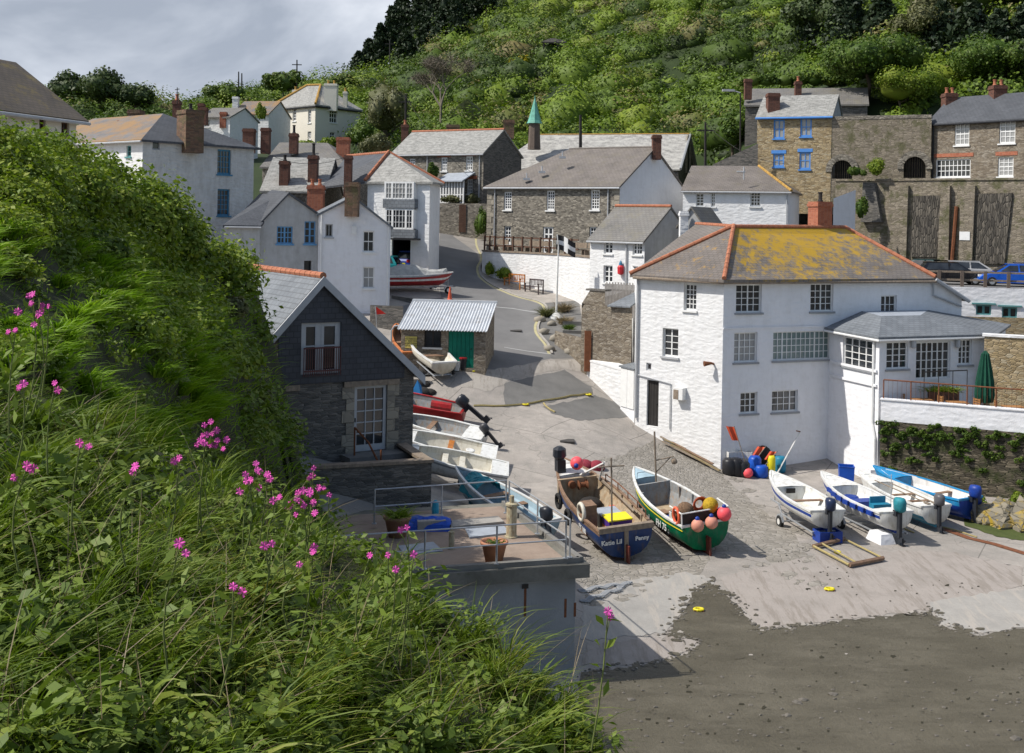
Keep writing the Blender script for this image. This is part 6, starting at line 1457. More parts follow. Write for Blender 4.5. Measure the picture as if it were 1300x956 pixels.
for i_, (px, py, hh, nh, lb) in enumerate(camp):
    Yc = float(near([(min(px,690), min(max(py+60, float(interp_top(NEARTOP, px))+8), 900))])[0])*.72; 
    if px == 772: Yc = 3.6
    top = P(px, py, Yc); base = Vector((top.x-.04, top.y+.05, top.z-hh*1.5)); r_ = thing('campion_plant', 'pink '+lb, 'flower', tuple(base), 'pink campions on the near bank')
    mb = MB(); sw_ = random.uniform(-.03,.03); mid_ = base.lerp(top, .6)+Vector((sw_,0,0)); mb.tube([base, base.lerp(top,.3)+Vector((sw_*.9,0,0)), mid_, top], [.0032,.003,.0026,.0018], 5); heads = []
    for k in range(nh):
        a = k*2.4+i_; rr = .0 if k == 0 else .018+.010*k; rr *= .9; hd_ = top+Vector((math.cos(a)*rr, math.sin(a)*rr*.6, -.014*k+random.uniform(-.01,.012))); heads.append(hd_); mb.tube([mid_.lerp(top, .5), hd_], [.002,.0015], 4)
    mb.build('stem', stemm, r_)
    lv = []; 
    for k in range(4):
        c_ = base.lerp(top, .45+.16*k); lv.append(tuple(c_+Vector((.022,0,0)))); lv.append(tuple(c_-Vector((.022,0,0))))
    V, Q = leaves(np.array(lv), .055, .4, .4); fast('leaves', V, Q, herb_m, r_)
    for hd_ in heads:
        q_ = MB(); ax = Vector((random.uniform(-.6,.6), -1, random.uniform(-.1,.8))).normalized(); rot = ax.to_track_quat('Z','Y').to_matrix().to_4x4(); M = Matrix.Translation(hd_) @ rot; q_.cur = 0; R5 = random.uniform(.010,.0145)
        for k in range(5):
            a = k*1.2566; 
            for sgn in (-.24, .24):
                cp = random.uniform(-.002,.004); p1 = M @ Vector((0,0,.003)); p2 = M @ Vector((math.cos(a+sgn*.2)*R5*.7, math.sin(a+sgn*.2)*R5*.7, .005)); p3 = M @ Vector((math.cos(a+sgn*.75)*R5*1.12, math.sin(a+sgn*.75)*R5*1.12, .003+cp)); p4 = M @ Vector((math.cos(a+sgn*1.9)*R5*.98, math.sin(a+sgn*1.9)*R5*.98, .002+cp)); p5 = M @ Vector((math.cos(a+sgn*2.3)*R5*.5, math.sin(a+sgn*2.3)*R5*.5, .003)); q_.poly([p1,p2,p3,p4,p5])
        q_.cur = 1; q_.lathe(hd_, [(.002,-.013),(.0045,-.008),(.0035,.002)], 6, rot); q_.build('flower_head', [petal, calyx], r_)
# ================================================================== boats
gw = paint('boat_white', (.68,.68,.65), .45, .08, 3, dirt=(.42,.40,.34), dirt_amt=.5); gw2 = paint('boat_cream', (.62,.59,.50), .45, .1, 3, dirt=(.4,.35,.26))
b_navy = paint('boat_navy', (.022,.05,.15), .4, .2, 3, dirt=(.12,.09,.07), dirt_amt=.3); b_green = paint('boat_green', (.0,.15,.065), .5, .3, 3, dirt=(.10,.13,.09), dirt_amt=.45); b_red = paint('boat_red', (.34,.018,.02), .45, .25, 3, dirt=(.22,.06,.05), dirt_amt=.4); b_dred = paint('antifoul_red', (.15,.035,.025), .8, .3, 5, dirt=(.08,.05,.04))
b_blue = paint('boat_bright_blue', (.02,.25,.52), .5, .2, 3, dirt=(.12,.26,.38), dirt_amt=.4); b_dblue = paint('boat_royal_blue', (.012,.045,.26), .45, .2); b_teal = paint('boat_teal', (.02,.19,.30), .5, .15); b_grey = paint('boat_grey', (.26,.27,.27), .6, .2, 4, dirt=(.3,.18,.09)); b_yel = paint('boat_yellow', (.62,.5,.03), .5, .1); b_lblue = paint('boat_light_blue', (.34,.46,.52), .5, .15)
b_wood = paint('boat_timber', (.22,.135,.085), .7, .3, 6, dirt=(.2,.14,.1)); b_tan = paint('boat_tan_floor', (.36,.28,.18), .8, .2, 5); b_inner = paint('boat_stained_inner', (.36,.29,.20), .7, .25, 4, dirt=(.28,.15,.06), dirt_amt=.6)
motor = paint('outboard_dark', (.025,.028,.035), .35, .2); tarp_t = paint('tarp_turquoise', (.02,.20,.24), .6, .3, 5, bump=.4); tarp_b = paint('tarp_blue', (.01,.07,.42), .5, .25, 5, bump=.4)
orange = paint('buoy_orange', (.75,.13,.06), .55, .15); pinkb = paint('buoy_pink', (.85,.10,.12), .5, .1); faded = paint('buoy_faded', (.62,.27,.19), .6, .15); rubber = paint('rubber', (.02,.02,.02), .8, .2)
blueplastic = paint('blue_plastic', (.012,.08,.42), .4, .15); whiteplastic = paint('white_plastic', (.66,.66,.63), .5, .1, dirt=(.4,.36,.3)); yelplastic = paint('yellow_plastic', (.72,.62,.02), .5, .1); orplastic = paint('orange_plastic', (.70,.24,.02), .5, .15)
netm = paint('dark_net', (.03,.027,.025), .95, .4, 20, bump=.6); rope_y = paint('rope_straw', (.33,.27,.12), .9, .3, 20); flag_o = paint('flag_orange', (.62,.09,.035), .7, .15)

def frame_on(stern, bow, lift=0.0, roll=0.0, flat=False):
    a = stern if isinstance(stern, Vector) else gat(*stern); b_ = bow if isinstance(bow, Vector) else gat(*bow)
    if flat: b_ = Vector((b_.x, b_.y, a.z))
    X = (b_-a).normalized(); Y_ = Vector((0,0,1)).cross(X).normalized(); Z = X.cross(Y_); M = Matrix((X, Y_, Z)).transposed().to_4x4() @ Matrix.Rotation(roll, 4, 'X'); M.translation = a+Vector((0,0,lift)); return M, (b_-a).length
def boat(label, M, L, B, D, bands=(0,0,0,0,0,0), hull=None, inner=None, rim=None, thw=(.3,.55), fdeck=None, adeck=None, floor=None, sheer=.34, name='boat', group=None, fd_mat=None, thm=None, keel=True, bowf=2.3, inz=.32, transom=None, tw=.82):
    hull = hull or [gw]; inner = inner or gw2; rim = rim or gw; r = thing(name, label, 'boat', mat=M, group=group)
    n = 17; S = [0,.16,.32,.5,.68,.85,1.0]
    def hb(t): return B/2*min(1, tw+.5*t)*(1-max(0, (t-.38)/.62)**bowf)
    def gz_(t): return D*(1+sheer*t*t)
    def kz(t): return D*.55*max(0, (t-.82)/.18)**2
    V_ = []
    for i in range(n):
        t = i/(n-1); b_ = max(hb(t), .012); g_ = gz_(t); k_ = kz(t)
        for side in (1,-1):
            for s_ in S:
                z = g_+(k_-g_)*s_**.9; y = b_*(1-s_**3.0)**.55*(1-.10*s_); x = t*L+(.10*L*t**4)*(z-k_)/D; V_.append((x, side*y, z))
    m_ = MB(); ns = len(S)
    for i in range(n-1):
        for side in (0,1):
            for k in range(ns-1):
                a = (i*2+side)*ns+k; c = ((i+1)*2+side)*ns+k; f = (a, c, c+1, a+1) if side == 0 else (a, a+1, c+1, c); m_.f.append(f); m_.mi.append(bands[k])
    m_.v = V_; tr_ = [(0*2+0)*ns+k for k in range(ns)]+[(0*2+1)*ns+k for k in range(ns-2, -1, -1)]; m_.f.append(tuple(tr_)); m_.mi.append(bands[2] if transom is None else transom)
    h = m_.build('hull', hull, r, smooth=True)
    # inner lining
    zf = D*inz; W = []; m_ = MB(); iN = n-1
    for i in range(iN):
        t = i/(n-1); b_ = hb(t); g_ = gz_(t); x = t*L+(.06*L*t**4)*.8
        x = x+(.05 if i == 0 else 0)
        bi = max(.02, b_-.055); W += [(x, bi, g_), (x, bi*.95, g_*.6+zf*.4), (x, bi*.72, zf+.3*kz(t)), (x, -bi*.72, zf+.3*kz(t)), (x, -bi*.95, g_*.6+zf*.4), (x, -bi, g_)]
    m_.v = W
    for i in range(iN-1):
        for k in range(5): m_.f.append((i*6+k, i*6+k+1, (i+1)*6+k+1, (i+1)*6+k)); m_.mi.append(1 if k == 2 else 0)
    m_.f.append((5,4,3,2,1,0)); m_.mi.append(0); q_ = (iN-1)*6; m_.f.append((q_,q_+1,q_+2,q_+3,q_+4,q_+5)); m_.mi.append(0)
    m_.build('inner_lining', [inner, floor or inner], r, smooth=False)
    # gunwale
    m_ = MB(); V2 = []
    for side in (1,-1):
        for i in range(n):
            t = i/(n-1); b_ = max(hb(t), .012); g_ = gz_(t); x = t*L+(.10*L*t**4)*(g_-kz(t))/D; yi = max(0, b_-.075)
            V2 += [(x, side*(b_+.035), g_-.05), (x, side*(b_+.035), g_+.025), (x, side*yi, g_+.025), (x, side*yi, g_-.02)]
    m_.v = V2
    for side in (0,1):
        for i in range(n-1):
            for k in range(3): a = (side*n+i)*4+k; m_.f.append((a, a+1, a+5, a+4) if side == 0 else (a, a+4, a+5, a+1)); m_.mi.append(0)
    m_.box((-.03, -hb(0)-.03, gz_(0)-.06), (.09, hb(0)+.03, gz_(0)+.028)); m_.build('gunwale', rim, r)
    for t in thw:
        m_ = MB(); i = t; m_.box((t*L-.12, -hb(t)+.07, gz_(t)-.20), (t*L+.12, hb(t)-.07, gz_(t)-.165)); m_.build('thwart', thm or b_wood, r)
    for dk, nm in ((fdeck, 'foredeck'), (adeck, 'stern_deck')):
        if dk is None: continue
        t0, t1 = (dk, 1) if nm == 'foredeck' else (0, dk); m_ = MB(); Vd = []; k_ = 10
        for i in range(k_+1):
            t = t0+(t1-t0)*i/k_; b_ = max(hb(t)-.05, .005); x = t*L+(.10*L*t**4)*.95; z = gz_(t)-.01; Vd += [(x, b_, z), (x, 0, z+.05*b_), (x, -b_, z)]
        m_.v = Vd
        for i in range(k_):
            for q2 in range(2): m_.f.append((i*3+q2+1, i*3+q2, (i+1)*3+q2, (i+1)*3+q2+1)); m_.mi.append(0)
        e = 0 if nm == 'foredeck' else k_; a = e*3; xx, yy, zz = Vd[a]; m_.add([(xx, yy, zz), (xx, -yy, zz), (xx, -yy*.8, zf), (xx, yy*.8, zf)], [(0,1,2,3)])
        m_.build(nm, fd_mat or gw, r)
    if keel:
        m_ = MB(); m_.box((.0,-.035,-.10),(L*.86,.035,.03)); m_.build('keel', hull[-1], r)
    r['_'] = 1; del r['_']; return r, hb, gz_
def outboard(r, D, cm=None, tilt=.0, off=0, s=1.0, cap=None):
    T = Matrix.Translation((-.02, off, D+.02)) @ Matrix.Rotation(tilt, 4, 'Y') @ Matrix.Scale(s, 4)
    m_ = MB(); m_.box((-.13,-.10,-.12),(.05,.10,.05), T); m_.box((-.24,-.05,-.75),(-.10,.05,.10), T); m_.box((-.36,-.03,-.95),(-.12,.03,-.72), T)
    for k in range(3):
        a = k*2.094; m_.add([T@Vector((-.38,0,-.88)), T@Vector((-.40,math.cos(a-.4)*.13,-.88+math.sin(a-.4)*.13)), T@Vector((-.37,math.cos(a+.4)*.13,-.88+math.sin(a+.4)*.13))], [(0,1,2)])
    o = m_.build('outboard_motor', motor, r); m_ = MB()
    m_.lathe((0,0,0), [(.12,.04),(.165,.10),(.175,.34),(.14,.44),(.06,.46)], 8, T @ Matrix.Translation((-.17,0,0)) @ Matrix.Diagonal((1.35,1,1,1))); m_.build('engine_cowl', cm or motor, o, smooth=True); return o
def add(r, nm, m, fn, smooth=False):
    m_ = MB(); fn(m_); return m_.build(nm, m, r, smooth=smooth)
def trailer(label, M, L, W, wx=.45, zl=.42, mudg=True):
    r = thing('boat_trailer', label, 'trailer', mat=M, group='boat trailers on the slip')
    m_ = MB(); m_.tube([(L*.02,W*.32,zl-.08),(L*.6,W*.32,zl-.08),(L*.92,0,zl-.06),(L*1.08,0,zl-.05)], .04, 6); m_.tube([(L*.02,-W*.32,zl-.08),(L*.6,-W*.32,zl-.08),(L*.92,0,zl-.06)], .04, 6)
    for x in (.05,.35,.6): m_.tube([(L*x,-W*.32,zl-.08),(L*x,W*.32,zl-.08)], .035, 6)
    m_.tube([(L*wx,-W*.56,.24),(L*wx,W*.56,.24)], .03, 6); m_.tube([(L*wx,-W*.32,.24),(L*wx,-W*.32,zl-.08)], .03, 5); m_.tube([(L*wx,W*.32,.24),(L*wx,W*.32,zl-.08)], .03, 5); m_.tube([(L*1.0,0,zl-.05),(L*1.0,0,zl+.45)], .03, 6); m_.build('frame', galv, r)
    for s_ in (-1,1):
        Mr = Matrix.Rotation(R(90), 4, 'X'); m_ = MB(); m_.lathe((L*wx, s_*W*.56, .24), [(.13,-.07),(.23,-.07),(.245,-.03),(.245,.03),(.23,.07),(.13,.07)], 18, Mr); w_ = m_.build('wheel', rubber, r); m_ = MB(); m_.lathe((L*wx, s_*W*.56, .24), [(.03,-.075),(.125,-.075),(.125,.075),(.03,.075)], 12, Mr); m_.build('hub', whiteplastic, w_)
        if mudg:
            m_ = MB(); m_.tube([(L*wx-.3,s_*W*.56,.27),(L*wx-.2,s_*W*.56,.45),(L*wx,s_*W*.56,.53),(L*wx+.2,s_*W*.56,.45),(L*wx+.3,s_*W*.56,.27)], .05, 4); m_.build('mudguard', galv, r)
    return r
class LF:  # facade-like frame for lettering in a boat's local space
    pass
def ltext(s, parent, origin, X, Z, h, mat, ext=.004):
    cu_ = bpy.data.curves.new('t', 'FONT'); cu_.body = s; cu_.size = h; cu_.align_x = 'CENTER'; cu_.align_y = 'CENTER'; cu_.extrude = ext; cu_.resolution_u = 3; cu_.offset = .006
    t_ = bpy.data.objects.new('t', cu_); COL.objects.link(t_); dg = bpy.context.evaluated_depsgraph_get(); me = bpy.data.meshes.new_from_object(t_.evaluated_get(dg)); bpy.data.objects.remove(t_)
    X = Vector(X).normalized(); Z = Vector(Z); Z = (Z-X*Z.dot(X)).normalized(); N_ = X.cross(Z); M = Matrix((X, Z, N_)).transposed().to_4x4(); M.translation = Vector(origin)
    me.transform(M); me.materials.clear(); me.materials.append(mat); o = bpy.data.objects.new('lettering', me); COL.objects.link(o); o.parent = parent; ORG[o.name] = Vector((0,0,0)); return o

# --- the navy fishing boat
M, Lg = frame_on((795,714), (710,628), .12, R(-4)); L = 6.6; D = 1.15; B = 2.3
r, hb, gf = boat('navy blue wooden fishing boat with rusty fittings, fish boxes and a tall mast', M, L, B, D, bands=(1,0,0,0,2,3), hull=[b_navy, b_wood, gw, b_dred], inner=b_inner, floor=b_tan, rim=b_wood, thw=(), fdeck=.78, fd_mat=gw, sheer=.38, name='fishing_boat', inz=.4, tw=.9, transom=0)
add(r, 'transom_cap', wood_w, lambda m_: (m_.box((-.07,-1.06,D-.10),(.12,1.06,D+.10)), m_.box((-.05,-.08,-.1),(-.01,.08,D-.1))))
add(r, 'rudder', b_dred, lambda m_: m_.box((-.30,-.03,-.18),(-.05,.03,.55)))
add(r, 'bulkhead', b_inner, lambda m_: m_.box((L*.74,-.88,.4),(L*.76,.88,gf(.75)+.02)))
add(r, 'mast', wood_w, lambda m_: (m_.tube([(.75,.25,.4),(.75,.25,3.55)], .035, 6), m_.tube([(.75,-.25,3.2),(.75,.75,3.25)], .03, 6)))
def box_thing(nm, lb, cat, M_, lo, hi, mat, lid=None, grp=None):
    r_ = thing(nm, lb, cat, mat=M_, group=grp); m_ = MB(); x0,y0,z0 = lo; x1,y1,z1 = hi
    m_.box((x0,y0,z0),(x1,y1,z0+.03)); m_.box((x0,y0,z0+.03),(x0+.03,y1,z1)); m_.box((x1-.03,y0,z0+.03),(x1,y1,z1)); m_.box((x0+.03,y0,z0+.03),(x1-.03,y0+.03,z1)); m_.box((x0+.03,y1-.03,z0+.03),(x1-.03,y1,z1)); m_.build('tub', mat, r_)
    if lid: m_ = MB(); m_.box((x0-.02,y0-.02,z1+.002),(x1+.02,y1+.02,z1+.05)); m_.build('lid', lid, r_)
    return r_
Z0 = D*.4
box_thing('fish_box', 'orange fish box at the bottom of the stack in the navy boat', 'fish box', M, (.75,-.55,Z0),(1.45,.35,Z0+.38), orplastic, None, 'stacked fish boxes')
box_thing('fish_box', 'yellow topped fish box on the stack in the navy boat', 'fish box', M, (.75,-.55,Z0+.385),(1.45,.35,Z0+.66), paint('purple_plastic', (.07,.03,.22), .5), yelplastic, 'stacked fish boxes')
box_thing('engine_box', 'grey engine box lid amidships in the navy boat', 'box', M, (1.6,-.5,Z0),(2.4,.3,Z0+.55), p_dark, lead)
rb = thing('life_ring', 'worn cream lifebuoy ring hanging on the engine casing of the navy boat', 'lifebuoy', mat=M); add(rb, 'ring', gw2, lambda m_: m_.tube([(1.55+.30*math.cos(a*.3927), 1.14, D+.18+.30*math.sin(a*.3927)) for a in range(16)], .075, 8, closed=True), True)
add(r, 'hauler_housing', b_wood, lambda m_: m_.box((1.35,.6,Z0),(1.95,1.04,D+.45)))
add(r, 'boom', gw, lambda m_: (m_.tube([(L*.76,-.1,gf(.8)+.05),(L*.62,-.75,gf(.8)+.75)], .05, 6), m_.tube([(L*.70,-.75,gf(.8)-.1),(L*.62,-.78,gf(.8)+.8)], .035, 6)))
add(r, 'winch', rust, lambda m_: (m_.lathe((L*.72,-.1,gf(.7)-.2), [(.05,-.2),(.2,-.18),(.1,-.1),(.1,.1),(.2,.18),(.05,.2)], 12, Matrix.Rotation(R(90),4,'X')), m_.lathe((L*.72,.35,gf(.7)-.15), [(.05,-.1),(.15,-.08),(.15,.08),(.05,.1)], 12, Matrix.Rotation(R(90),4,'Y'))))
bu = thing('round_buoy', 'red round buoy hanging at the bow of the navy fishing boat', 'buoy', mat=M); add(bu, 'float', pinkb, lambda m_: m_.ball((L*.80,-.05,gf(.85)+.42), .27, 14), True); add(bu, 'eye', b_dblue, lambda m_: m_.ball((L*.74,.12,gf(.85)+.46), .10, 8), True)
Mo = M @ Matrix.Translation((L*.90,.62,gf(.9)-.25)); add(r, 'winch_head', motor, lambda m_: (m_.box((-.2,-.15,0),(.2,.2,.5), Matrix.Translation((L*.88,.45,gf(.88)-.05))), m_.lathe((L*.88,.5,gf(.88)+.5), [(.2,0),(.28,.1),(.26,.4),(.1,.5)], 10)))
for t in (.15,.3,.45,.6): add(r, 'frame_rib', wood_w, lambda m_: m_.box((t*L-.03,-hb(t)+.06,Z0),(t*L+.03,-hb(t)+.12,gf(t))))
ltext('FY 180', r, (1.35, hb(.22)+.035, D*.66), (-1,0,0), (0,0,1), .26, gw)
ltext('Katie Lil', r, (-.062, .58, D*.60), (0,-1,0), (0,0,1), .24, gw); ltext('Penny', r, (-.062, -.60, D*.62), (0,-1,0), (0,0,1), .22, gw)

Mnb = M
def loose(nm, lb, cat, M_, mat, fn, sm=True): r_ = thing(nm, lb, cat, mat=M_); add(r_, 'body', mat, fn, sm); return r_
loose('net_heap', 'dark net heap on the floor of the navy boat under the bulkhead', 'net', M, netm, lambda m_: (m_.ball((4.2,-.2,Z0+.05), .5, 10, sq=.6), m_.ball((3.7,.35,Z0+.02), .38, 9, sq=.6)))
loose('rope_heap', 'straw coloured rope heap beside the engine box in the navy boat', 'rope', M, rope_y, lambda m_: [m_.tube([(2.9+.02*j+(.28-.04*j)*math.cos(a*.6283), .1+(.28-.04*j)*math.sin(a*.6283), Z0+.05+.05*j) for a in range(10)], .03, 5, closed=True) for j in range(4)])
loose('plastic_drum', 'blue plastic drum by the stern of the navy boat', 'drum', M, blueplastic, lambda m_: m_.lathe((.45,.62,Z0), [(.15,0),(.17,.1),(.17,.5),(.1,.56)], 12))
for k, (x, y, mm_, lb) in enumerate(((3.1,-.7,orange,'small orange float against the far side of the navy boat'),(2.5,.75,faded,'faded float on the near side of the navy boat'))): loose('small_float', lb, 'float', M, mm_, lambda m_: m_.ball((x,y,Z0+.2), .17, 10))
for k, (y0, y1) in enumerate(((-.85,-.75),(-.72,-.80))):
    q_ = thing('long_oar', ('thicker' if k else 'thinner')+' pole lying along the far side of the navy boat', 'oar', mat=M); add(q_, 'shaft', wood_w, lambda m_: m_.tube([(1.2,y0-.1,D+.0+.08*k),(5.0,y1,D+.22+.05*k)], .03+.01*k, 6))
for t in (.1,.24,.38,.52,.66):
    add(r, 'rail_post', rust, lambda m_: m_.tube([(t*L, -hb(t)+.04, gf(t)), (t*L, -hb(t)+.04, gf(t)+.28)], .022, 5))
add(r, 'rail', rust, lambda m_: m_.tube([(t*L, -hb(t)+.04, gf(t)+.28) for t in (.1,.24,.38,.52,.66)], .022, 5))
for t in (.42,.68): add(r, 'tyre_fender', rubber, lambda m_: m_.tube([(t*L+.26*math.cos(a*.5236), hb(t)+.09, D*.62+.26*math.sin(a*.5236)) for a in range(12)], .075, 6, closed=True))

# --- the green fishing boat
M, Lg = frame_on((897,703), (820,650), .10, R(-5)); L = 5.6; B = 2.15; D = 1.08
r, hb, gf = boat('green wooden fishing boat with white rails and round orange floats hanging at the stern', M, L, B, D, bands=(0,0,0,0,1,1), hull=[b_green, b_dred], inner=b_grey, floor=b_tan, rim=gw, thw=(), fdeck=.84, fd_mat=b_lblue, sheer=.42, name='fishing_boat', inz=.4, tw=.9)
add(r, 'rudder', b_dred, lambda m_: m_.box((-.32,-.03,-.15),(-.02,.03,.6)))
add(r, 'bulkhead', b_grey, lambda m_: m_.box((L*.76,-.72,.4),(L*.775,.72,gf(.76)+.02)))
def stripe(m_):
    for side in (1,-1):
        pts = []
        for i in range(14): t = i/15; pts.append((t*L+.1*L*t**4*.8, side*(hb(t)*.992+.012), gf(t)-.19-.0*t))
        m_.tube(pts, .018, 5)
add(r, 'stripe_trim', b_yel, stripe)
add(r, 'mast', wood_w, lambda m_: (m_.tube([(L*.80,-.2,.6),(L*.80,-.2,3.4)], .04, 6), m_.tube([(L*.80,-.2,2.2),(L*.75,-.9,2.35)], .03, 6), m_.tube([(L*.80,-.2,1.7),(L*.76,-.75,2.3)], .02, 6), m_.ball((L*.75,-.9,2.15), .13, 8)))
add(r, 'hatch_cover', b_wood, lambda m_: (m_.box((L*.56,-.1,D*.41),(L*.64,.5,D*.44)), m_.box((L*.5,-.6,D*.41),(L*.6,-.2,D*.45))))
add(r, 'stern_board', p_dark, lambda m_: (m_.box((.05,-.95,D-.0),(.09,.95,D+.44))))
add(r, 'stern_rail', gw, lambda m_: [m_.tube(p_, .03, 6) for p_ in ([(.03,-.97,D+.46),(.03,.97,D+.46)], [(.03,.97,D+.46),(.03,.97,D-.1)], [(.03,-.97,D+.46),(.03,-.97,D-.1)], [(.03,.97,D+.46),(.9,1.0,D+.5)], [(.03,-.97,D+.46),(.9,-1.0,D+.5)])])
for t in (.2,.35,.5,.65):
    for s_ in (-1,1): add(r, 'frame_rib', b_grey, lambda m_: m_.box((t*L-.03,s_*(hb(t)-.11)-.03,D*.4),(t*L+.03,s_*(hb(t)-.11)+.03,gf(t))))
ltext('FH 75', r, (1.5, hb(.25)+.02, D*.62), (-1,0,0), (0,0,1), .36, gw)
Mgb = M
box_thing('fish_box', 'white slatted fish box standing in the green boat', 'fish box', M, (.9,.05,D*.41),(1.5,.75,D*.41+.72), whiteplastic, None)
for k, (y, m__, rr, xx, zz, lb) in enumerate(((.45,faded,.24,-.20,D+.02,'left'),(-.12,faded,.24,-.22,D+.05,'middle'),(-.65,pinkb,.27,-.24,D+.30,'right and brightest'))):
    b_ = thing('round_buoy', lb+' one of three round floats hung on the stern of the green boat', 'buoy', mat=M, group='floats on the green boat'); add(b_, 'float', m__, lambda m_: m_.ball((xx,y,zz), rr, 14), True); add(b_, 'rope_eye', b_dblue, lambda m_: m_.lathe((xx,y,zz+rr-.03), [(.09,0),(.08,.08),(.04,.12)], 8))
nb_ = thing('net_heap', 'heap of yellow and brown netting on the stern of the green boat', 'net', mat=M); add(nb_, 'mound', paint('yellow_net', (.42,.27,.02), .9, .4, 15, bump=.6), lambda m_: (m_.ball((.25,-.35,D+.52), .30, 10), m_.ball((.5,-.45,D+.42), .24, 10)), True)
add(nb_, 'brown_net', paint('brown_net', (.16,.10,.06), .95, .4, 15, bump=.6), lambda m_: (m_.ball((.55,.55,D+.35), .34, 10), m_.ball((.85,.75,D+.15), .22, 8)), True)
co = thing('rope_coil', 'coil of orange red rope on the stern of the green boat', 'rope', mat=M); add(co, 'loops', paint('rope_red', (.42,.09,.04), .8, .3, 20), lambda m_: [m_.tube([(.65+.03*j, -.15+(.30-.03*j)*math.cos(a*.4488), D+.45+(.30-.03*j)*math.sin(a*.4488)) for a in range(14)], .028, 5, closed=True) for j in range(5)])
co = thing('life_ring', 'thin orange life ring on the side of the green boat stern', 'lifebuoy', mat=M); add(co, 'ring', orange, lambda m_: m_.tube([(.42+.22*math.cos(a*.3927), .99, D+.28+.30*math.sin(a*.3927)) for a in range(16)], .055, 8, closed=True), True)
fp = thing('plastic_drum', 'small yellow plastic drum between the fish box and net in the green boat', 'drum', mat=M); add(fp, 'body', paint('mustard_plastic', (.42,.38,.03), .6, .2), lambda m_: m_.lathe((.62,.35,D*.41), [(.16,0),(.18,.08),(.18,.6),(.10,.7),(.09,.78)], 12), True)

loose('net_heap', 'dark net and rope heap in the middle of the green boat', 'net', Mgb, paint('green_brown_net', (.08,.075,.045), .95, .4, 15, bump=.6), lambda m_: (m_.ball((2.3,-.4,D*.45), .42, 10, sq=.55), m_.ball((2.0,.2,D*.43), .3, 9, sq=.5)))
loose('plastic_drum', 'dark blue bucket in the green boat behind the white slatted box', 'drum', Mgb, b_dblue, lambda m_: m_.lathe((1.85,.55,D*.42), [(.15,0),(.19,.36),(.16,.36)], 12))
loose('plank_loose', 'loose brown plank across the floor of the green boat', 'plank', Mgb, b_wood, lambda m_: m_.box((3.0,-.5,D*.45),(3.25,.6,D*.49)), False)

# --- right hand boats on trailers
def small(label, st, bw, L, B, D, lift, **kw):
    M, Lg = frame_on(st, bw, lift, kw.pop('roll', 0)); return (M,)+boat(label, M, L, B, D, **kw)
M, r, hb, gf = small('white open fishing dinghy with black rubbing strip and brown seat on a trailer', (1050,688), (972,640), 4.9, 1.75, .72, .50, bands=(0,1,0,0,0,0), hull=[gw, b_dblue], inner=gw, thw=(.42,), fdeck=.66, adeck=.13, sheer=.5, floor=gw2)
outboard(r, .72, paint('navy_cowl', (.02,.03,.07), .3), 0, 0, 1.15); add(r, 'cuddy_window', p_dark, lambda m_: m_.box((4.9*.655,-.15,.62),(4.9*.662,.25,.82)))
trailer('galvanised trailer under the white dinghy with the brown seat', frame_on((1050,688), (972,640), 0)[0], 4.9, 1.75)
bd = box_thing('blue_crate', 'blue plastic crate under the stern of the white dinghy with the brown seat', 'crate', frame_on((1050,688), (972,640), 0)[0], (-.3,-.5,0), (.35,.45,.45), b_dblue)
M, r, hb, gf = small('white motor boat with hanging blue fenders and teal covered outboard on a trailer', (1137,690), (1042,645), 5.3, 1.8, .74, .50, bands=(0,1,0,0,0,0), hull=[gw, b_dblue], inner=gw, thw=(), fdeck=.70, adeck=.12, sheer=.5, floor=gw2)
outboard(r, .74, tarp_t, 0, 0, 1.3)
for t in (.1,.2,.3,.4,.5,.6,.7): add(r, 'side_fender', b_dblue, lambda m_: m_.box((t*5.3-.2, hb(t)+.02, gf(t)-.22),(t*5.3+.2, hb(t)+.11, gf(t)-.04)))
add(r, 'windscreen', b_teal, lambda m_: (m_.box((1.3,-.35,.7),(1.36,.35,1.05)), m_.box((.95,-.4,.4),(1.3,.4,.8)))); add(r, 'antenna', p_lgrey, lambda m_: m_.tube([(1.0,-.4,.7),(1.0,-.4,2.0)], .015, 5)); add(r, 'seat', b_dblue, lambda m_: (m_.box((2.2,-.5,.35),(2.8,.5,.62)), m_.lathe((3.2,.1,.3), [(.3,0),(.35,.1),(.34,.3),(.28,.34)], 14)))
trailer('galvanised trailer under the white motor boat with blue fenders', frame_on((1137,690), (1042,645), 0)[0], 5.3, 1.8)
bl = thing('boat_block', 'white concrete block under the stern of the boat with blue fenders', 'block', mat=frame_on((1118,688), (1100,680), 0)[0]); add(bl, 'block', ww_smooth, lambda m_: m_.add([(-.5,-.35,0),(.5,-.35,0),(.5,.35,0),(-.5,.35,0),(-.38,-.25,.38),(.38,-.25,.38),(.38,.25,.38),(-.38,.25,.38)], [(3,2,1,0),(4,5,6,7),(0,1,5,4),(1,2,6,5),(2,3,7,6),(3,0,4,7)]))
M, r, hb, gf = small('white boat with teal bottom and oars aboard, beside the bright blue boat', (1188,675), (1092,638), 5.0, 1.75, .78, .28, bands=(0,0,0,1,1,1), hull=[gw, b_teal], inner=gw, thw=(.3,.5), fdeck=.72, adeck=.1, sheer=.45, floor=gw2)
outboard(r, .78, paint('grey_cowl', (.10,.10,.11), .4), 0, 0, 1.1)
for k, y in enumerate((.25, -.1)):
    o_ = thing('oar', ('longer' if k == 0 else 'shorter')+' wooden oar lying in the white rowing boat with the teal bottom', 'oar', mat=M, group='oars'); add(o_, 'shaft', wood_w, lambda m_: m_.tube([(.4,y,.85),(3.6-k*.6,y+.2,1.1)], .025, 6)); add(o_, 'oar_blade', wood_w, lambda m_: m_.box((.1,y-.08,.83),(.42,y+.06,.855)))
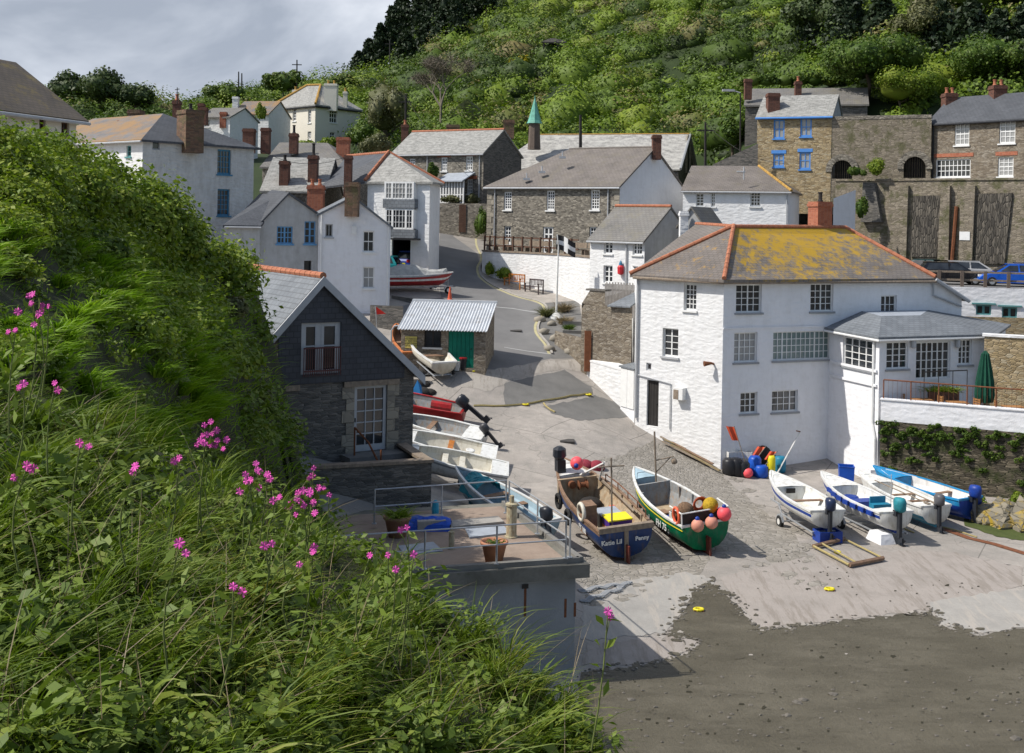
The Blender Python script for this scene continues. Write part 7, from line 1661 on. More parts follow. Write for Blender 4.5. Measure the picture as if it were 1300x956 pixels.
M, r, hb, gf = small('bright blue open boat with white inside against the quay wall', (1232,663), (1142,640), 4.9, 1.8, .80, .22, bands=(0,0,1,1,1,1), hull=[b_blue, b_dblue], inner=gw, thw=(.35,), fdeck=.72, fd_mat=b_blue, rim=b_blue, sheer=.55, floor=paint('pink_floor', (.45,.3,.26), .8, .2))
outboard(r, .80, b_dblue, 0, 0, 1.25)
bb = thing('blue_tub', 'square blue plastic tub standing against the hotel wall behind the boats', 'tub', tuple(gat(1074,618))); p_ = gat(1074,618); add(bb, 'body', blueplastic, lambda m_: m_.lathe(p_, [(.38,0),(.46,.1),(.5,.95),(.53,1.0),(.46,1.0),(.44,.5)], 4, Matrix.Rotation(.6,4,'Z')))

# --- left hand boats, bows hidden behind the slate house
M, r, hb, gf = small('red open boat with tilted black outboard beside the slate house', (587,545), (505,531), 4.8, 1.8, .75, .25, roll=R(-9), bands=(0,0,0,0,0,0), hull=[b_red], inner=b_grey, rim=b_red, thw=(.62,), thm=gw, sheer=.3)
outboard(r, .75, motor, 1.0, 0, 1.35); add(r, 'fuel_tank', b_red, lambda m_: m_.tube([(.7,-.3,.62),(1.7,-.25,.62)], .22, 8)); 
M, r, hb, gf = small('white dinghy with small tilted outboard between the red boat and the long white dinghy', (614,571), (520,553), 4.6, 1.7, .62, .12, roll=R(-12), bands=(0,0,0,0,0,0), hull=[gw], inner=b_grey, thw=(.58,), adeck=.2, fdeck=.8, sheer=.3)
outboard(r, .62, paint('charcoal_cowl', (.06,.06,.065), .4), .8, 0, 1.0)
M, r, hb, gf = small('white dinghy with a grey blue gunwale, a bucket and orange seat inside', (627,596), (520,577), 4.9, 1.8, .66, .12, roll=R(-12), bands=(0,1,0,0,0,0), hull=[gw, p_grey], inner=gw2, thw=(.42,), thm=wood_or, adeck=.14, fdeck=.72, sheer=.3)
bk_ = thing('white_bucket', 'white bucket standing in the dinghy with the orange seat', 'bucket', mat=M); add(bk_, 'body', whiteplastic, lambda m_: m_.lathe((1.15,.05,.24), [(.16,0),(.2,.34),(.21,.36),(.17,.36)], 12), True)
M, r, hb, gf = small('white dinghy with cream inside on a small trolley nearest the yard wall', (641,626), (535,607), 4.3, 1.85, .68, .36, roll=R(-10), bands=(1,0,0,0,0,0), hull=[gw, p_grey], inner=gw2, thw=(.45,.62), thm=gw2, adeck=.16, fdeck=.84, sheer=.3)
trailer('small launching trolley under the white dinghy nearest the yard wall', frame_on((641,624), (535,605), 0)[0], 4.3, 1.5, .42, .36, False)
M, r, hb, gf = small('cream dinghy with wide transom on a trolley in front of the net shed', (562,488), (536,466), 3.9, 1.75, .68, .5, bands=(0,0,0,0,0,0), hull=[gw2], inner=gw2, rim=gw, thw=(.35,.6), sheer=.25)
trailer('rusty trolley under the cream dinghy by the shed', frame_on((562,488), (536,466), 0)[0], 3.9, 1.6, .2, .5, False)
M, r, hb, gf = small('orange brown dinghy half hidden between the slate roof and the shed', (524,470), (508,446), 3.6, 1.5, .6, .4, bands=(0,0,0,0,0,0), hull=[b_wood], inner=b_wood, rim=paint('orange_rim', (.5,.17,.06), .6), thw=(.5,), sheer=.25)
M, r, hb, gf = small('light blue boat with white gunwale and black outboard moored behind the concrete platform', (690,692), (618,652), 4.8, 1.8, .8, .1, bands=(0,0,0,0,1,1), hull=[b_lblue, b_teal], inner=b_lblue, rim=gw, thw=(.4,.6), sheer=.3)
outboard(r, .8, motor, .4, .2, 1.2)
tp = gat(622,648); t_ = thing('turquoise_cover', 'crumpled turquoise tarpaulin draped over the bow of the light blue boat', 'tarpaulin', mat=M)
def drape(m_, x0, x1, w_, z0, seed):
    rr = random.Random(seed); nx_ = 12; ny_ = 9; base_ = len(m_.v); vs = []
    for i in range(nx_):
        for j in range(ny_):
            v_ = (j/(ny_-1)-.5)*2; vs.append((x0+(x1-x0)*i/(nx_-1)+rr.uniform(-.04,.04), v_*w_*(1-.25*i/nx_), z0+.28*(1-v_*v_)+rr.uniform(-.06,.06)-(.35 if abs(v_) > .9 else 0)))
    m_.add(vs, [(i*ny_+j, (i+1)*ny_+j, (i+1)*ny_+j+1, i*ny_+j+1) for i in range(nx_-1) for j in range(ny_-1)])
add(t_, 'sheet', tarp_t, lambda m_: drape(m_, 3.2, 4.2, .75, .85, 3))
# covered red boat by the road
st_, bw_ = gat(508,374), gat(566,372); M, Lg = frame_on(st_, bw_, .55)
M = frame_on(Vector((st_.x-1.2, st_.y, st_.z)), bw_, .5)[0]
r, hb, gf = boat('red hulled boat under a peaked grey canvas cover beside the road', M, 5.2, 1.9, .7, bands=(0,0,1,0,0,0), hull=[b_red, gw], inner=b_grey, thw=(), sheer=.3)
def cover(m_):
    n_ = 14; vs = []
    for i in range(n_):
        t = i/(n_-1)*.97; b__ = hb(t)+.08; pk = .25+.45*math.sin(min(1,t*1.5)*math.pi)**.8+.03*math.sin(i*2.1)
        vs += [(t*5.2,-b__,gf(t)-.12), (t*5.2,-b__*.55,gf(t)+pk*.55), (t*5.2,0,gf(t)+pk), (t*5.2,b__*.55,gf(t)+pk*.5), (t*5.2,b__,gf(t)-.12)]
    m_.add(vs, [(i*5+j, (i+1)*5+j, (i+1)*5+j+1, i*5+j+1) for i in range(n_-1) for j in range(4)])
add(r, 'canvas_cover', paint('canvas_grey', (.36,.36,.34), .85, .2, 3, bump=.3), cover); trailer('road trailer under the canvas covered red boat', Matrix.Translation((0,0,-.5)) @ M, 5.2, 1.6, .88, .5, True)
cn_ = gat(571,381); r = thing('traffic_cone', 'orange traffic cone at the end of the covered boat trailer', 'cone', tuple(cn_)); add(r, 'cone', orange, lambda m_: m_.lathe(cn_, [(.17,.03),(.14,.1),(.035,.85),(.02,.86)], 14)); add(r, 'base', rubber, lambda m_: m_.box((-.22,-.22,0),(.22,.22,.035), Matrix.Translation(cn_))); 
lw = Fac(P(497,379,75)[:2], P(560,388,74)[:2]); b = Bld('roadside_wall', 'low dark stone wall below the covered red boat', 'wall', tuple(gat(500,385))); zz_ = P(520,376,74.5).z; b.wall(lw, [(0,-12),(lw.L,-12),(lw.L,zz_-.35),(0,zz_)], st_dark); b.finish()
lw = Fac(P(470,386,69.5)[:2], P(512,386,69.0)[:2]); b = Bld('shed_yard_wall', 'dark stone yard wall between the white gable house and the net shed', 'wall', tuple(P(490,440,69))); zz_ = P(490,388,69.2).z; b.wall(lw, [(0,-12),(lw.L,-12),(lw.L,zz_),(0,zz_)], st_dark); b.finish()
fp_ = P(480,392,66); r = thing('red_pennant', 'small red triangular pennant on a thin pole left of the net shed', 'flag', tuple(fp_)); add(r, 'pole', galv, lambda m_: m_.tube([fp_+Vector((0,0,-1.6)), fp_+Vector((-.15,0,.15))], .02, 5)); add(r, 'pennant', paint('pennant_red', (.6,.03,.02), .7), lambda m_: m_.poly([fp_+Vector((-.12,0,.12)), fp_+Vector((.45,.05,-.28)), fp_+Vector((-.08,.02,-.32))]))
fp_ = P(497,424,64.5); r = thing('gooseneck_lamp', 'white gooseneck lamp bracket at the corner of the net shed', 'lamp', tuple(fp_)); add(r, 'bracket', galv, lambda m_: m_.tube([fp_+Vector((0,0,-1.2)), fp_+Vector((0,0,.2)), fp_+Vector((.15,0,.42)), fp_+Vector((.7,0,.5))], .05, 6)); add(r, 'shade', p_dark, lambda m_: m_.lathe(fp_+Vector((.78,0,.38)), [(.14,0),(.12,.1),(.04,.16)], 10))
dustb = gat(588,470); r = thing('litter_bin', 'black and red bin standing in front of the green shed door', 'bin', tuple(dustb)); add(r, 'body', p_black, lambda m_: m_.lathe(dustb, [(.2,0),(.24,.62)], 10)); add(r, 'rim', b_red, lambda m_: m_.lathe(dustb+Vector((0,0,.62)), [(.25,0),(.25,.08),(.05,.1)], 10))
dustb = gat(580,471); r = thing('grey_tub', 'pale grey tub beside the black bin at the green door', 'tub', tuple(dustb)); add(r, 'body', whiteplastic, lambda m_: m_.lathe(dustb, [(.2,0),(.26,.5),(.22,.5)], 10))
tg = gat(527,508); r = thing('blue_bag', 'blue plastic bag of gear between the slate house and the red boat', 'bag', tuple(tg)); add(r, 'body', paint('bag_blue', (.02,.16,.38), .6, .2), lambda m_: m_.add([tg+Vector(v_) for v_ in ((-.35,-.3,0),(.4,-.3,0),(.4,.3,0),(-.35,.3,0),(.1,0,1.0),(.3,.1,.7))], [(0,1,4),(1,5,4),(1,2,5),(2,3,4,5),(3,0,4),(3,2,1,0)]))
for k,(x_,y_,m__) in enumerate(((541,473,netm),(535,500,netm),(528,490,netm))):
    tg = gat(x_,y_); r = thing('net_pile', ['dark tangled net under the cream dinghy','dark heap of nets beside the red boat bow','black heap of gear behind the blue bag'][k], 'net', tuple(tg)); add(r, 'heap', m__, lambda m_: (m_.ball(tg, .55, 9, sq=.6), m_.ball(tg+Vector((.4,.1,0)), .4, 8, sq=.6)), True)

# --- gear against the hotel wall
def flagpole(lb, foot, px, py, Y, fl=1):
    a = foot; t = P(px, py, Y); r = thing('marker_flag', lb, 'flag', tuple(a), 'orange marker flags'); add(r, 'pole', wood_w, lambda m_: m_.tube([a, t], .022, 5)); d = (t-a).normalized()
    q0 = t-d*.05; q1 = t-d*.75*fl; mb = MB(); sx = Vector((-.42*fl,0,.05)); k = 4
    for i in range(k): u0, u1 = i/k, (i+1)/k; mb.poly([q0+sx*u0+Vector((0,.06*math.sin(u0*6),0)), q0+sx*u1+Vector((0,.06*math.sin(u1*6),0)), q1+sx*u1*.8+Vector((0,.06*math.sin(u1*6),0)), q1+sx*u0*.8+Vector((0,.06*math.sin(u0*6),0))])
    mb.build('flag_cloth', flag_o, r)
flagpole('tall orange flag leaning at the white hotel corner', gat(952,607), 932, 541, 57.6, 1.0)
flagpole('middle orange flag above the white dinghy bow', gat(945,603), 972, 567, 58.5, .9)
flagpole('small orange flag, rightmost of the three by the hotel wall', gat(960,604), 987, 573, 58.5, .8)
a = gat(984,606); r = thing('long_pole', 'long pale pole with a hook leaning on the grey hotel wall', 'pole', tuple(a)); add(r, 'shaft', whiteplastic, lambda m_: m_.tube([a, P(1016,548,59.5)], .035, 6)); add(r, 'hook', rust, lambda m_: m_.tube([P(1016,548,59.5), P(1011,547,59.3)], .03, 5))
def pot(nm, lb, px, py, r0, h, mat, cat, grp=None, prof=None):
    p = gat(px, py); r = thing(nm, lb, cat, tuple(p), grp); add(r, 'body', mat, lambda m_: m_.lathe(p, prof or [(r0*.85,0),(r0,h*.15),(r0,h*.85),(r0*.7,h),(r0*.5,h)], 14), True); return r
pot('black_sack', 'leftmost of three black bags at the foot of the hotel corner', 926,603,.36,.8,p_black,'sack','black bags at the hotel corner'); pot('black_sack', 'middle of three black bags at the foot of the hotel corner', 934,604,.34,.85,p_black,'sack','black bags at the hotel corner'); pot('black_sack', 'rightmost of three black bags, beside the pink buoy', 943,605,.34,.75,p_black,'sack','black bags at the hotel corner')
pot('round_buoy', 'pink round buoy on the ground right of the black bags', 949,607,.27,.5,pinkb,'buoy',None,[(.1,0),(.24,.12),(.27,.26),(.2,.42),(.06,.52)])
pot('blue_barrel', 'blue plastic barrel behind the white dinghy bow', 958,604,.32,.95,blueplastic,'barrel'); pot('blue_barrel', 'teal blue barrel right of the yellow canister', 990,600,.3,.8,b_teal,'barrel'); pot('blue_barrel', 'lower blue tub right behind the dinghy bow', 966,606,.34,.6,blueplastic,'barrel')
pot('yellow_canister', 'small yellow canister behind the white dinghy bow', 979,603,.2,.95,yelplastic,'canister')
for k,(x_,y_,ang) in enumerate(((931,597,.3),(944,597,-.2))):
    p = gat(x_,y_); p.z += .62; box_thing('fish_box', ['left white fish box on the black bags','right white fish box on the black bags'][k], 'fish box', Matrix.Translation(p) @ Matrix.Rotation(ang,4,'Z'), (-.4,-.25,.0),(.4,.25,.32), whiteplastic, None, 'white fish boxes by the hotel')
p = gat(968,596); r = thing('net_pile', 'black netting heap behind the orange flags by the hotel wall', 'net', tuple(p)); add(r, 'heap', netm, lambda m_: (m_.ball(p+Vector((0,.2,.5)), .55, 10, sq=1.2), m_.ball(p+Vector((.5,.2,.3)), .4, 9)), True)
ord_ = ['first','second','third','fourth','fifth','sixth','seventh','eighth','ninth','tenth']
for k in range(10):
    t = k/10; a = gat(832+random.uniform(-6,10)+t*30, 556+t*20+random.uniform(-3,3)); b__ = gat(876+t*42, 576+t*27+random.uniform(-3,3)); a.z += .08+.05*(k%4); b__.z += .06+.05*(k%4)
    r = thing('loose_plank', 'weathered plank in the heap along the hotel foot, '+ord_[k]+' from the door', 'plank', tuple(a), 'old planks along the hotel wall'); d = b__-a; sd_ = d.cross(Vector((0,0,1))).normalized()*.07
    add(r, 'board', [paint('old_straw_wood', (.22,.17,.09), .9, .3), b_wood, wood_w][k%3], lambda m_: m_.add([a-sd_, a+sd_, b__+sd_, b__-sd_]+[v_+Vector((0,0,.045)) for v_ in (a-sd_, a+sd_, b__+sd_, b__-sd_)], [(3,2,1,0),(4,5,6,7),(0,1,5,4),(1,2,6,5),(2,3,7,6),(3,0,4,7)]))
p = gat(742,592); r = thing('net_pile', 'dark red heap of netting lying on the slip behind the navy boat', 'net', tuple(p)); add(r, 'heap', paint('maroon_net', (.23,.03,.045), .9, .3, 15, bump=.6), lambda m_: (m_.ball(p, .45, 10, sq=.7), m_.ball(p+Vector((.55,-.1,0)), .38, 9, sq=.8), m_.ball(p+Vector((-.35,.2,0)), .3, 9, sq=.7)), True)
# timber frame on the slip
fr4 = [gat(1033,698), gat(1072,688), gat(1121,713), gat(1078,722)]; r = thing('timber_frame', 'rusty timber frame with bamboo poles lying on the slip', 'frame', tuple(fr4[0]))
for i,(a,b__,rd,m__) in enumerate(((fr4[0],fr4[1],.09,b_wood),(fr4[3],fr4[2],.09,b_wood),(fr4[0],fr4[3],.05,rope_y),(fr4[1],fr4[2],.04,rope_y))):
    add(r, 'beam' if rd > .06 else 'pole', m__, lambda m_: m_.tube([a+Vector((0,0,.12)), b__+Vector((0,0,.12))], rd, 6))
add(r, 'inner_pole', rope_y, lambda m_: m_.tube([fr4[0].lerp(fr4[1],.25)+Vector((0,0,.16)), fr4[3].lerp(fr4[2],.2)+Vector((0,0,.16))], .04, 6)); add(r, 'rope_lashing', yelplastic, lambda m_: m_.ball(fr4[0].lerp(fr4[2],.35)+Vector((0,0,.05)), .14, 7, sq=.5))
# ropes, chains and mooring rings
def rope(nm, lb, pix, rad, mat, dz=.04, cat='rope'):
    pts = [gat(*q_) for q_ in dens(pix, 3)]; r = thing(nm, lb, cat, tuple(pts[0])); add(r, 'strand', mat, lambda m_: m_.tube([p_+Vector((random.uniform(-.03,.03),0,dz)) for p_ in pts], rad, 5)); return r
rope('mooring_rope', 'long straw coloured rope lying across the top of the slip', [(602,517),(640,516),(668,514),(700,508),(725,504),(750,500)], .06, rope_y)
rope('mooring_rope', 'short frayed rope branching down from the long rope', [(690,513),(696,520),(704,524)], .05, rope_y)
rope('mooring_rope', 'thin pale rope running from the teal bottomed boat', [(1186,668),(1210,674),(1240,683)], .03, rope_y)
rope('mooring_rope', 'thin rope lying under the blue fender boat stern', [(1148,672),(1160,678)], .03, rope_y)
for k,(x_,y_) in enumerate(((667,515),(747,503),(602,473),(887,776),(1053,750))):
    p = gat(x_,y_); r = thing('mooring_ring', ['yellow mooring ring in the middle of the long rope','yellow mooring ring at the right end of the long rope','yellow mooring ring beside the cream dinghy','yellow mooring ring where the pale slab meets the silt','yellow mooring ring on the pinkish slab'][k], 'ring', tuple(p), 'yellow mooring rings on the slip'); add(r, 'ring', yelplastic, lambda m_: m_.tube([p+Vector((.15*math.cos(a*.6283), .11*math.sin(a*.6283), .05)) for a in range(10)], .045, 6, closed=True)); add(r, 'base_plate', rust, lambda m_: m_.box((-.16,-.12,0),(.16,.12,.045), Matrix.Translation(p)))
rs = strip(dens([(1196,671),(1230,684),(1262,692),(1300,703),(1340,716)]), .35, .05, 'rusty_rail', rust); tag(rs, 'rusty flat iron rail let into the slip at the right edge', 'rail'); rs.name = 'iron_rail'; del rs['kind']
patch('green_weed', wobble([(1222,652),(1260,664),(1340,680),(1340,693),(1270,683),(1225,668)], 1, 8, 11), .035, m_flat('green_weed', [(.3,(.05,.07,.015)),(.7,(.09,.11,.03))], 2), kind='stuff')
# rocky ledge by the quay wall
rk = MB(); lich = stone('lichen_rock', [(.12,.11,.085),(.2,.18,.14),(.26,.23,.17),(.15,.14,.11)], (.06,.055,.04), (1.5,4), moss=(.36,.25,.03))
for k in range(9):
    p = gat(1258+k*11, 668+k*2.0); v_, f_ = ico((p.x+random.uniform(-.2,.2), p.y+.8, p.z+.1), (.9,.8,.85+.05*k), noise=.3); rk.add([tuple(x) for x in v_], [tuple(x) for x in f_])
tag(rk.build('rock_ledge', lich), kind='structure')
for k,(x_,y_,w_,Y_,lb) in enumerate(((1248,662,30,51.5,'leafy green plant at the foot of the quay wall beside the blue boat'),(1290,652,28,52,'green leafy plant on the rock ledge at the right edge'))):
    tree('quay_plant', lb, x_, y_, y_-28, w_, Y_, leaf_bright, nl=6, per=110, size=.22, cat='plant', cz=1.0)
hv = []
for k in range(95):
    u = abs(random.gauss(2.6, 2.6)) if k < 70 else random.uniform(0, ft.L*.9); z = zm-random.betavariate(1.2,2.6)*2.6*(1 if u < 6.5 else .45); p = ft.pt(u, z, .03); V, Q, c_ = crown(tuple(p), (random.uniform(.2,.5),.12,random.uniform(.12,.34)), 3, 50, .12, core=False); hv.append((V, Q))
V, Q = join(hv); tag(fast('hanging_creeper', V, Q, leaf_grn), kind='stuff')

# ================================================================== concrete platform with railings
pc = P(749, 716, 33.0); zt = pc.z; pb = P(640, 625, 33.0*(1)); 
def onz(px, py, z): r_ = ray(px, py); Y = z/r_[2]; return Vector((r_[0]*Y, Y, z))
c0 = onz(749,716,zt); c1 = onz(436,737,zt); c2 = onz(645,638,zt); c3 = onz(440,650,zt)
ed = (c0-c1).normalized(); 
plat = thing('concrete_platform', 'weathered concrete platform with overhanging slab above the beach', 'platform', (c0.x, c0.y, -12.9))
mb = MB(); mb.slab([c1-ed*4, c0, c2, c3-ed*4], .38); 
ob = mb.build('slab', m_flat('mossy_concrete', [(.3,(.13,.125,.10)),(.55,(.22,.21,.18)),(.75,(.27,.255,.22))], 1.2, .9, 10, spots=(.09,.11,.04)), plat)
ins = .28; mid_ = (c0+c1+c2+c3)/4
def inn(p, k): d = (mid_-p); d.z = 0; return p+d.normalized()*k
mb = MB(); w0_, w1_, w2_, w3_ = inn(c0,.45), inn(c1,.45)-ed*4, inn(c2,.45), inn(c3,.45)-ed*4
for p in (w0_, w1_, w2_, w3_): p.z = zt-.38
for a, b__ in ((w1_, w0_), (w0_, w2_), (w2_, w3_), (w3_, w1_)): f8 = Fac(a[:2], b__[:2]); f8.wall(mb, [(0,-13.4),(f8.L,-13.4),(f8.L,zt-.38),(0,zt-.38)])
mb.build('wall', m_flat('grey_concrete_wall', [(.3,(.25,.26,.265)),(.6,(.36,.37,.375)),(.8,(.30,.31,.31))], .5, .85, 8, streak=None), plat)
f8 = Fac(w1_[:2], w0_[:2]); mb = MB(); 
for (x_, y_, ln) in ((667,745,38),(718,760,24),(730,765,18)):
    u, z = f8.at(x_, y_); f8.box(mb, u-.035, u+.035, z-ln*.022, z, .001, .004)
mb.build('rust_stain', rust, plat); u,z = f8.at(667,746); mb = MB(); f8.box(mb, u-.1, u+.08, z-.02, z+.1, .005, .03); mb.build('drain_hole', p_black, plat)
mb = MB(); 
for a, b__ in ((c1-ed*3, c0), (c0, c2)):
    a2, b2 = inn(a,.35) if a is not c0 else inn(c0,.3), inn(b__,.35); d = (b2-a2).normalized(); s_ = Vector((-d.y,d.x,0))*.09
    mb.add([a2-s_,a2+s_,b2+s_,b2-s_]+[v_+Vector((0,0,.14)) for v_ in (a2-s_,a2+s_,b2+s_,b2-s_)], [(3,2,1,0),(4,5,6,7),(0,1,5,4),(1,2,6,5),(2,3,7,6),(3,0,4,7)])
mb.build('kerb', conc, plat)
tf = m_flat('platform_floor', [(.3,(.24,.18,.14)),(.6,(.36,.28,.22)),(.8,(.3,.25,.2))], .9, .9, 12)
mb = MB(); mb.poly([p+Vector((0,0,.006)) for p in (inn(c1,.9)-ed*3, inn(c0,.8), inn(c2,.6), inn(c3,.6)-ed*3)]); mb.build('floor_screed', tf, plat)
def plate(nm, lb, quad, mat, h=.03):
    q_ = [onz(x, y, zt+.01) for x, y in quad]; r = thing(nm, lb, 'slab', tuple(q_[0])); mb = MB(); mb.slab([p+Vector((0,0,h)) for p in q_], h); mb.build('plate', mat, r)
plate('steel_plate', 'dull steel plate on the platform floor left of the bollard', [(514,706),(562,700),(550,689),(505,694)], lead)
plate('steel_plate', 'narrow steel plate between the bollards and the pot', [(596,684),(648,678),(638,668),(590,672)], lead, .05)
plate('paving_slab', 'pale stone slab lying near the back railing of the platform', [(530,675),(566,673),(562,664),(528,666)], conc_pale, .3)
plate('paving_slab', 'long pale concrete slab along the back edge of the platform', [(573,672),(640,665),(632,658),(570,664)], conc_pale, .08)
for k,(x_,y_,lb) in enumerate(((649,682,'tall rust streaked cream bollard near the back corner of the platform'),(573,697,'short thin cream bollard in the middle of the platform'))):
    p = onz(x_,y_,zt+.005); s_ = 1.0 if k == 0 else .5; r = thing('bollard', lb, 'bollard', tuple(p)); add(r, 'post', paint('bollard_cream', (.42,.38,.26), .8, .2, 8, dirt=(.25,.12,.05), dirt_amt=.6), lambda m_: m_.lathe(p, [(.2*s_,0),(.2*s_,.04),(.16*s_,.05),(.155*s_,.95*s_),(.19*s_,.96*s_),(.19*s_,1.02*s_),(.07*s_,1.05*s_),(.07*s_,1.25*s_),(.03,1.27*s_)], 16))
def railrun(pts, lb, npost, h=1.05):
    r = thing('metal_railing', lb, 'railing', tuple(pts[0]), 'galvanised railings round the platform')
    for i in range(len(pts)-1): pass
    for hh in (h, h*.5): add(r, 'rail', galv, lambda m_: m_.tube([p+Vector((0,0,hh)) for p in pts], .024, 6))
    for i in range(len(pts)-1):
        n_ = npost[i]
        for k in range(n_+(1 if i == len(pts)-2 else 0)): p = pts[i].lerp(pts[i+1], k/n_); add(r, 'post', galv, lambda m_: (m_.tube([p, p+Vector((0,0,h))], .028, 6), m_.box((-.07,-.07,0),(.07,.07,.02), Matrix.Translation(p))))
zt_k = zt+.14
pA = onz(539,723,zt_k); pB = onz(718,709,zt_k); pC = onz(646,652,zt_k); pD = onz(475,665,zt_k); pE = pA-(pB-pA)*.62
railrun([pE, pA, pB], 'front galvanised railing along the sea edge of the platform', [1,2]); railrun([pB+Vector((.12,.12,0)), pC], 'side galvanised railing beside the navy boat', [2]); railrun([pC+Vector((-.1,0.05,0)), pD], 'back galvanised railing of the platform by the yard wall', [2])
def planter(lb, px, py, r0, h, pm, lf, sp):
    p = onz(px, py, zt+.005); r = thing('potted_plant', lb, 'plant pot', tuple(p)); add(r, 'pot', pm, lambda m_: m_.lathe(p, [(r0*.65,0),(r0*.95,h*.86),(r0*1.06,h*.87),(r0*1.06,h),(r0*.9,h),(r0*.88,h*.9)], 20), True)
    n_ = 160 if sp else 60; Bp = np.tile(np.array(p+Vector((0,0,h*.9))), (n_,1))+RNG.normal(size=(n_,3))*np.array((r0*.35,r0*.35,.01)); V, Q = blades(Bp, RNG.uniform(.4,.75,n_) if sp else RNG.uniform(.1,.3,n_), .035, RNG.normal(size=(n_,3))*np.array((.7,.7,.1)), .75, 4); fast('leaves', V, Q, lf, r)
    return r
planter('large terracotta pot with spiky green agapanthus leaves near the back railing', 504, 681, .40, .62, paint('old_terracotta', (.30,.17,.11), .85, .2, 5), leaf_bright, True)
planter('terracotta pot with small green plants at the front railing', 627, 713, .37, .58, paint('new_terracotta', (.42,.19,.11), .8, .15, 5), leaf_grn, False)
p = onz(537,666,zt+.02)+Vector((0,.9,-.3)); p = gat(540,660); p = P(540,658,36.5); r = thing('blue_tarpaulin', 'crumpled blue tarpaulin behind the back railing', 'tarpaulin', tuple(p)); 
M = Matrix.Translation(p-Vector((.5,0,.45))); mb = MB(); drape(mb, -.3, 1.3, .6, .2, 5); mb.v = [tuple(M @ Vector(v_)) for v_ in mb.v]; mb.build('sheet', tarp_b, r)
p = P(553,635,38); r = thing('blue_canister', 'small bright blue container by the end of the yard wall', 'canister', tuple(p-Vector((0,0,.3)))); add(r, 'body', paint('cyan_plastic', (.03,.3,.45), .5), lambda m_: m_.lathe(p-Vector((0,0,.5)), [(.1,0),(.12,.2),(.1,.42),(.04,.5)], 10))

# ================================================================== street furniture
def bench(lb, px, py, Y_, w_, mat, rot):
    u_ = WF[2].at(px, py)[0]; p = WF[2].pt(u_, 0, .85); p.z = ghz(p.x, p.y); rot = math.atan2(WF[2].t.y, WF[2].t.x); r = thing('park_bench', lb, 'bench', tuple(p), 'benches below the white terrace wall'); M = Matrix.Translation(p) @ Matrix.Rotation(rot, 4, 'Z')
    add(r, 'seat', mat, lambda m_: [m_.box((-w_/2,-.22+.115*i,.42),(w_/2,-.13+.115*i,.45), M) for i in range(4)])
    add(r, 'backrest', mat, lambda m_: ([m_.box((-w_/2+.02+i*(w_-.1)/9,.24,.5),(-w_/2+.07+i*(w_-.1)/9,.27,.88), M) for i in range(10)], m_.box((-w_/2,.22,.86),(w_/2,.29,.95), M)))
    for x in (-w_/2, w_/2-.07):
        for y in (-.22, .22): add(r, 'leg', mat, lambda m_: m_.box((x,y,-.12),(x+.07,y+.07,.62 if y < 0 else .95), M))
        add(r, 'armrest', mat, lambda m_: m_.box((x-.01,-.26,.62),(x+.08,.22,.66), M))
bench('orange varnished wooden bench below the white terrace wall', 664, 364, None, 1.75, wood_or, -.35)
bench('dark brown bench right of the orange bench', 689, 371, None, 1.45, paint('dark_bench', (.07,.05,.05), .7, .2), -.35)
p = gat(663,362); kb = MB()
fb = gat(706,403); r = thing('flag_mast', 'tall white flagpole with a black flag bearing a white cross', 'flagpole', tuple(fb)); tp_ = P(709,313,fb.y); add(r, 'pole', whiteplastic, lambda m_: m_.tube([fb, tp_], [.07,.045], 8)); add(r, 'base', whiteplastic, lambda m_: m_.lathe(fb, [(.6,-.3),(.45,0),(.18,.25),(.1,.3)], 12))
mb = MB(); q0 = tp_+Vector((0,0,-.0)); nX, nZ = 20, 14; Wf, Hf = 1.25, .95
for i in range(nX):
    for j in range(nZ):
        u0,u1,v0,v1 = i/nX,(i+1)/nX,j/nZ,(j+1)/nZ; cross = .40 < (u0+u1)/2 < .60 or .38 < (v0+v1)/2 < .62; mb.cur = 1 if cross else 0
        def fp3(u, v): return q0+Vector((Wf*u-.25*v*0, .12*math.sin(u*7), -Hf*v-.42*u+.08*math.sin(u*5)))
        mb.poly([fp3(u0,v1), fp3(u1,v1), fp3(u1,v0), fp3(u0,v0)])
mb.v = [(v_[0]-.15, v_[1], v_[2]+.75) for v_ in mb.v]; mb.build('flag_cloth', [p_black, p_white], r); add(r, 'truck', whiteplastic, lambda m_: m_.tube([tp_, tp_+Vector((-.1,0,.78))], .04, 6))
for k,(x_,y_,w_,h_,mt,lb) in enumerate(((694,402,14,20,leaf_olive,'spiky green plant left of the flagpole'),(716,396,18,18,dry_m,'dry straw coloured plant right of the flagpole'),(716,412,16,16,dry_m,'low dry grassy plant at the flagpole foot'),(722,420,12,12,leaf_grn,'green plant beside the steps'))):
    p = gat(x_, y_); r = thing('rockery_plant', lb, 'plant', tuple(p), 'plants in the rockery round the flagpole'); n_ = 260; s_ = w_*p.y/F/2; V, Q = blades(np.tile(np.array(p), (n_,1))+RNG.normal(size=(n_,3))*np.array((s_*.3,s_*.3,.02)), h_*p.y/F*RNG.uniform(.6,1.1,n_), .05, RNG.normal(size=(n_,3))*np.array((.6,.6,.1)), .4, 3); fast('leaves', V, Q, mt, r)
for k,(x_,y_,s_) in enumerate(((685,408,.35),(700,413,.3),(690,424,.32),(706,432,.4),(715,440,.35),(724,449,.35),(698,445,.3))):
    p = gat(x_,y_); v_, f_ = ico(tuple(p+Vector((0,0,s_*.3))), (s_*1.2,s_,s_*.8), noise=.25); o = fast('boulder', v_, f_, granite, org=tuple(p)); tag(o, ['pale boulder nearest the road edge by the flagpole','boulder just below the flagpole base','rounded boulder at the road corner','largest boulder in the rockery below the steps','boulder beside the foot of the steps','boulder near the rusty post','low boulder at the lower road corner'][k], 'boulder', 'boulders round the flagpole')
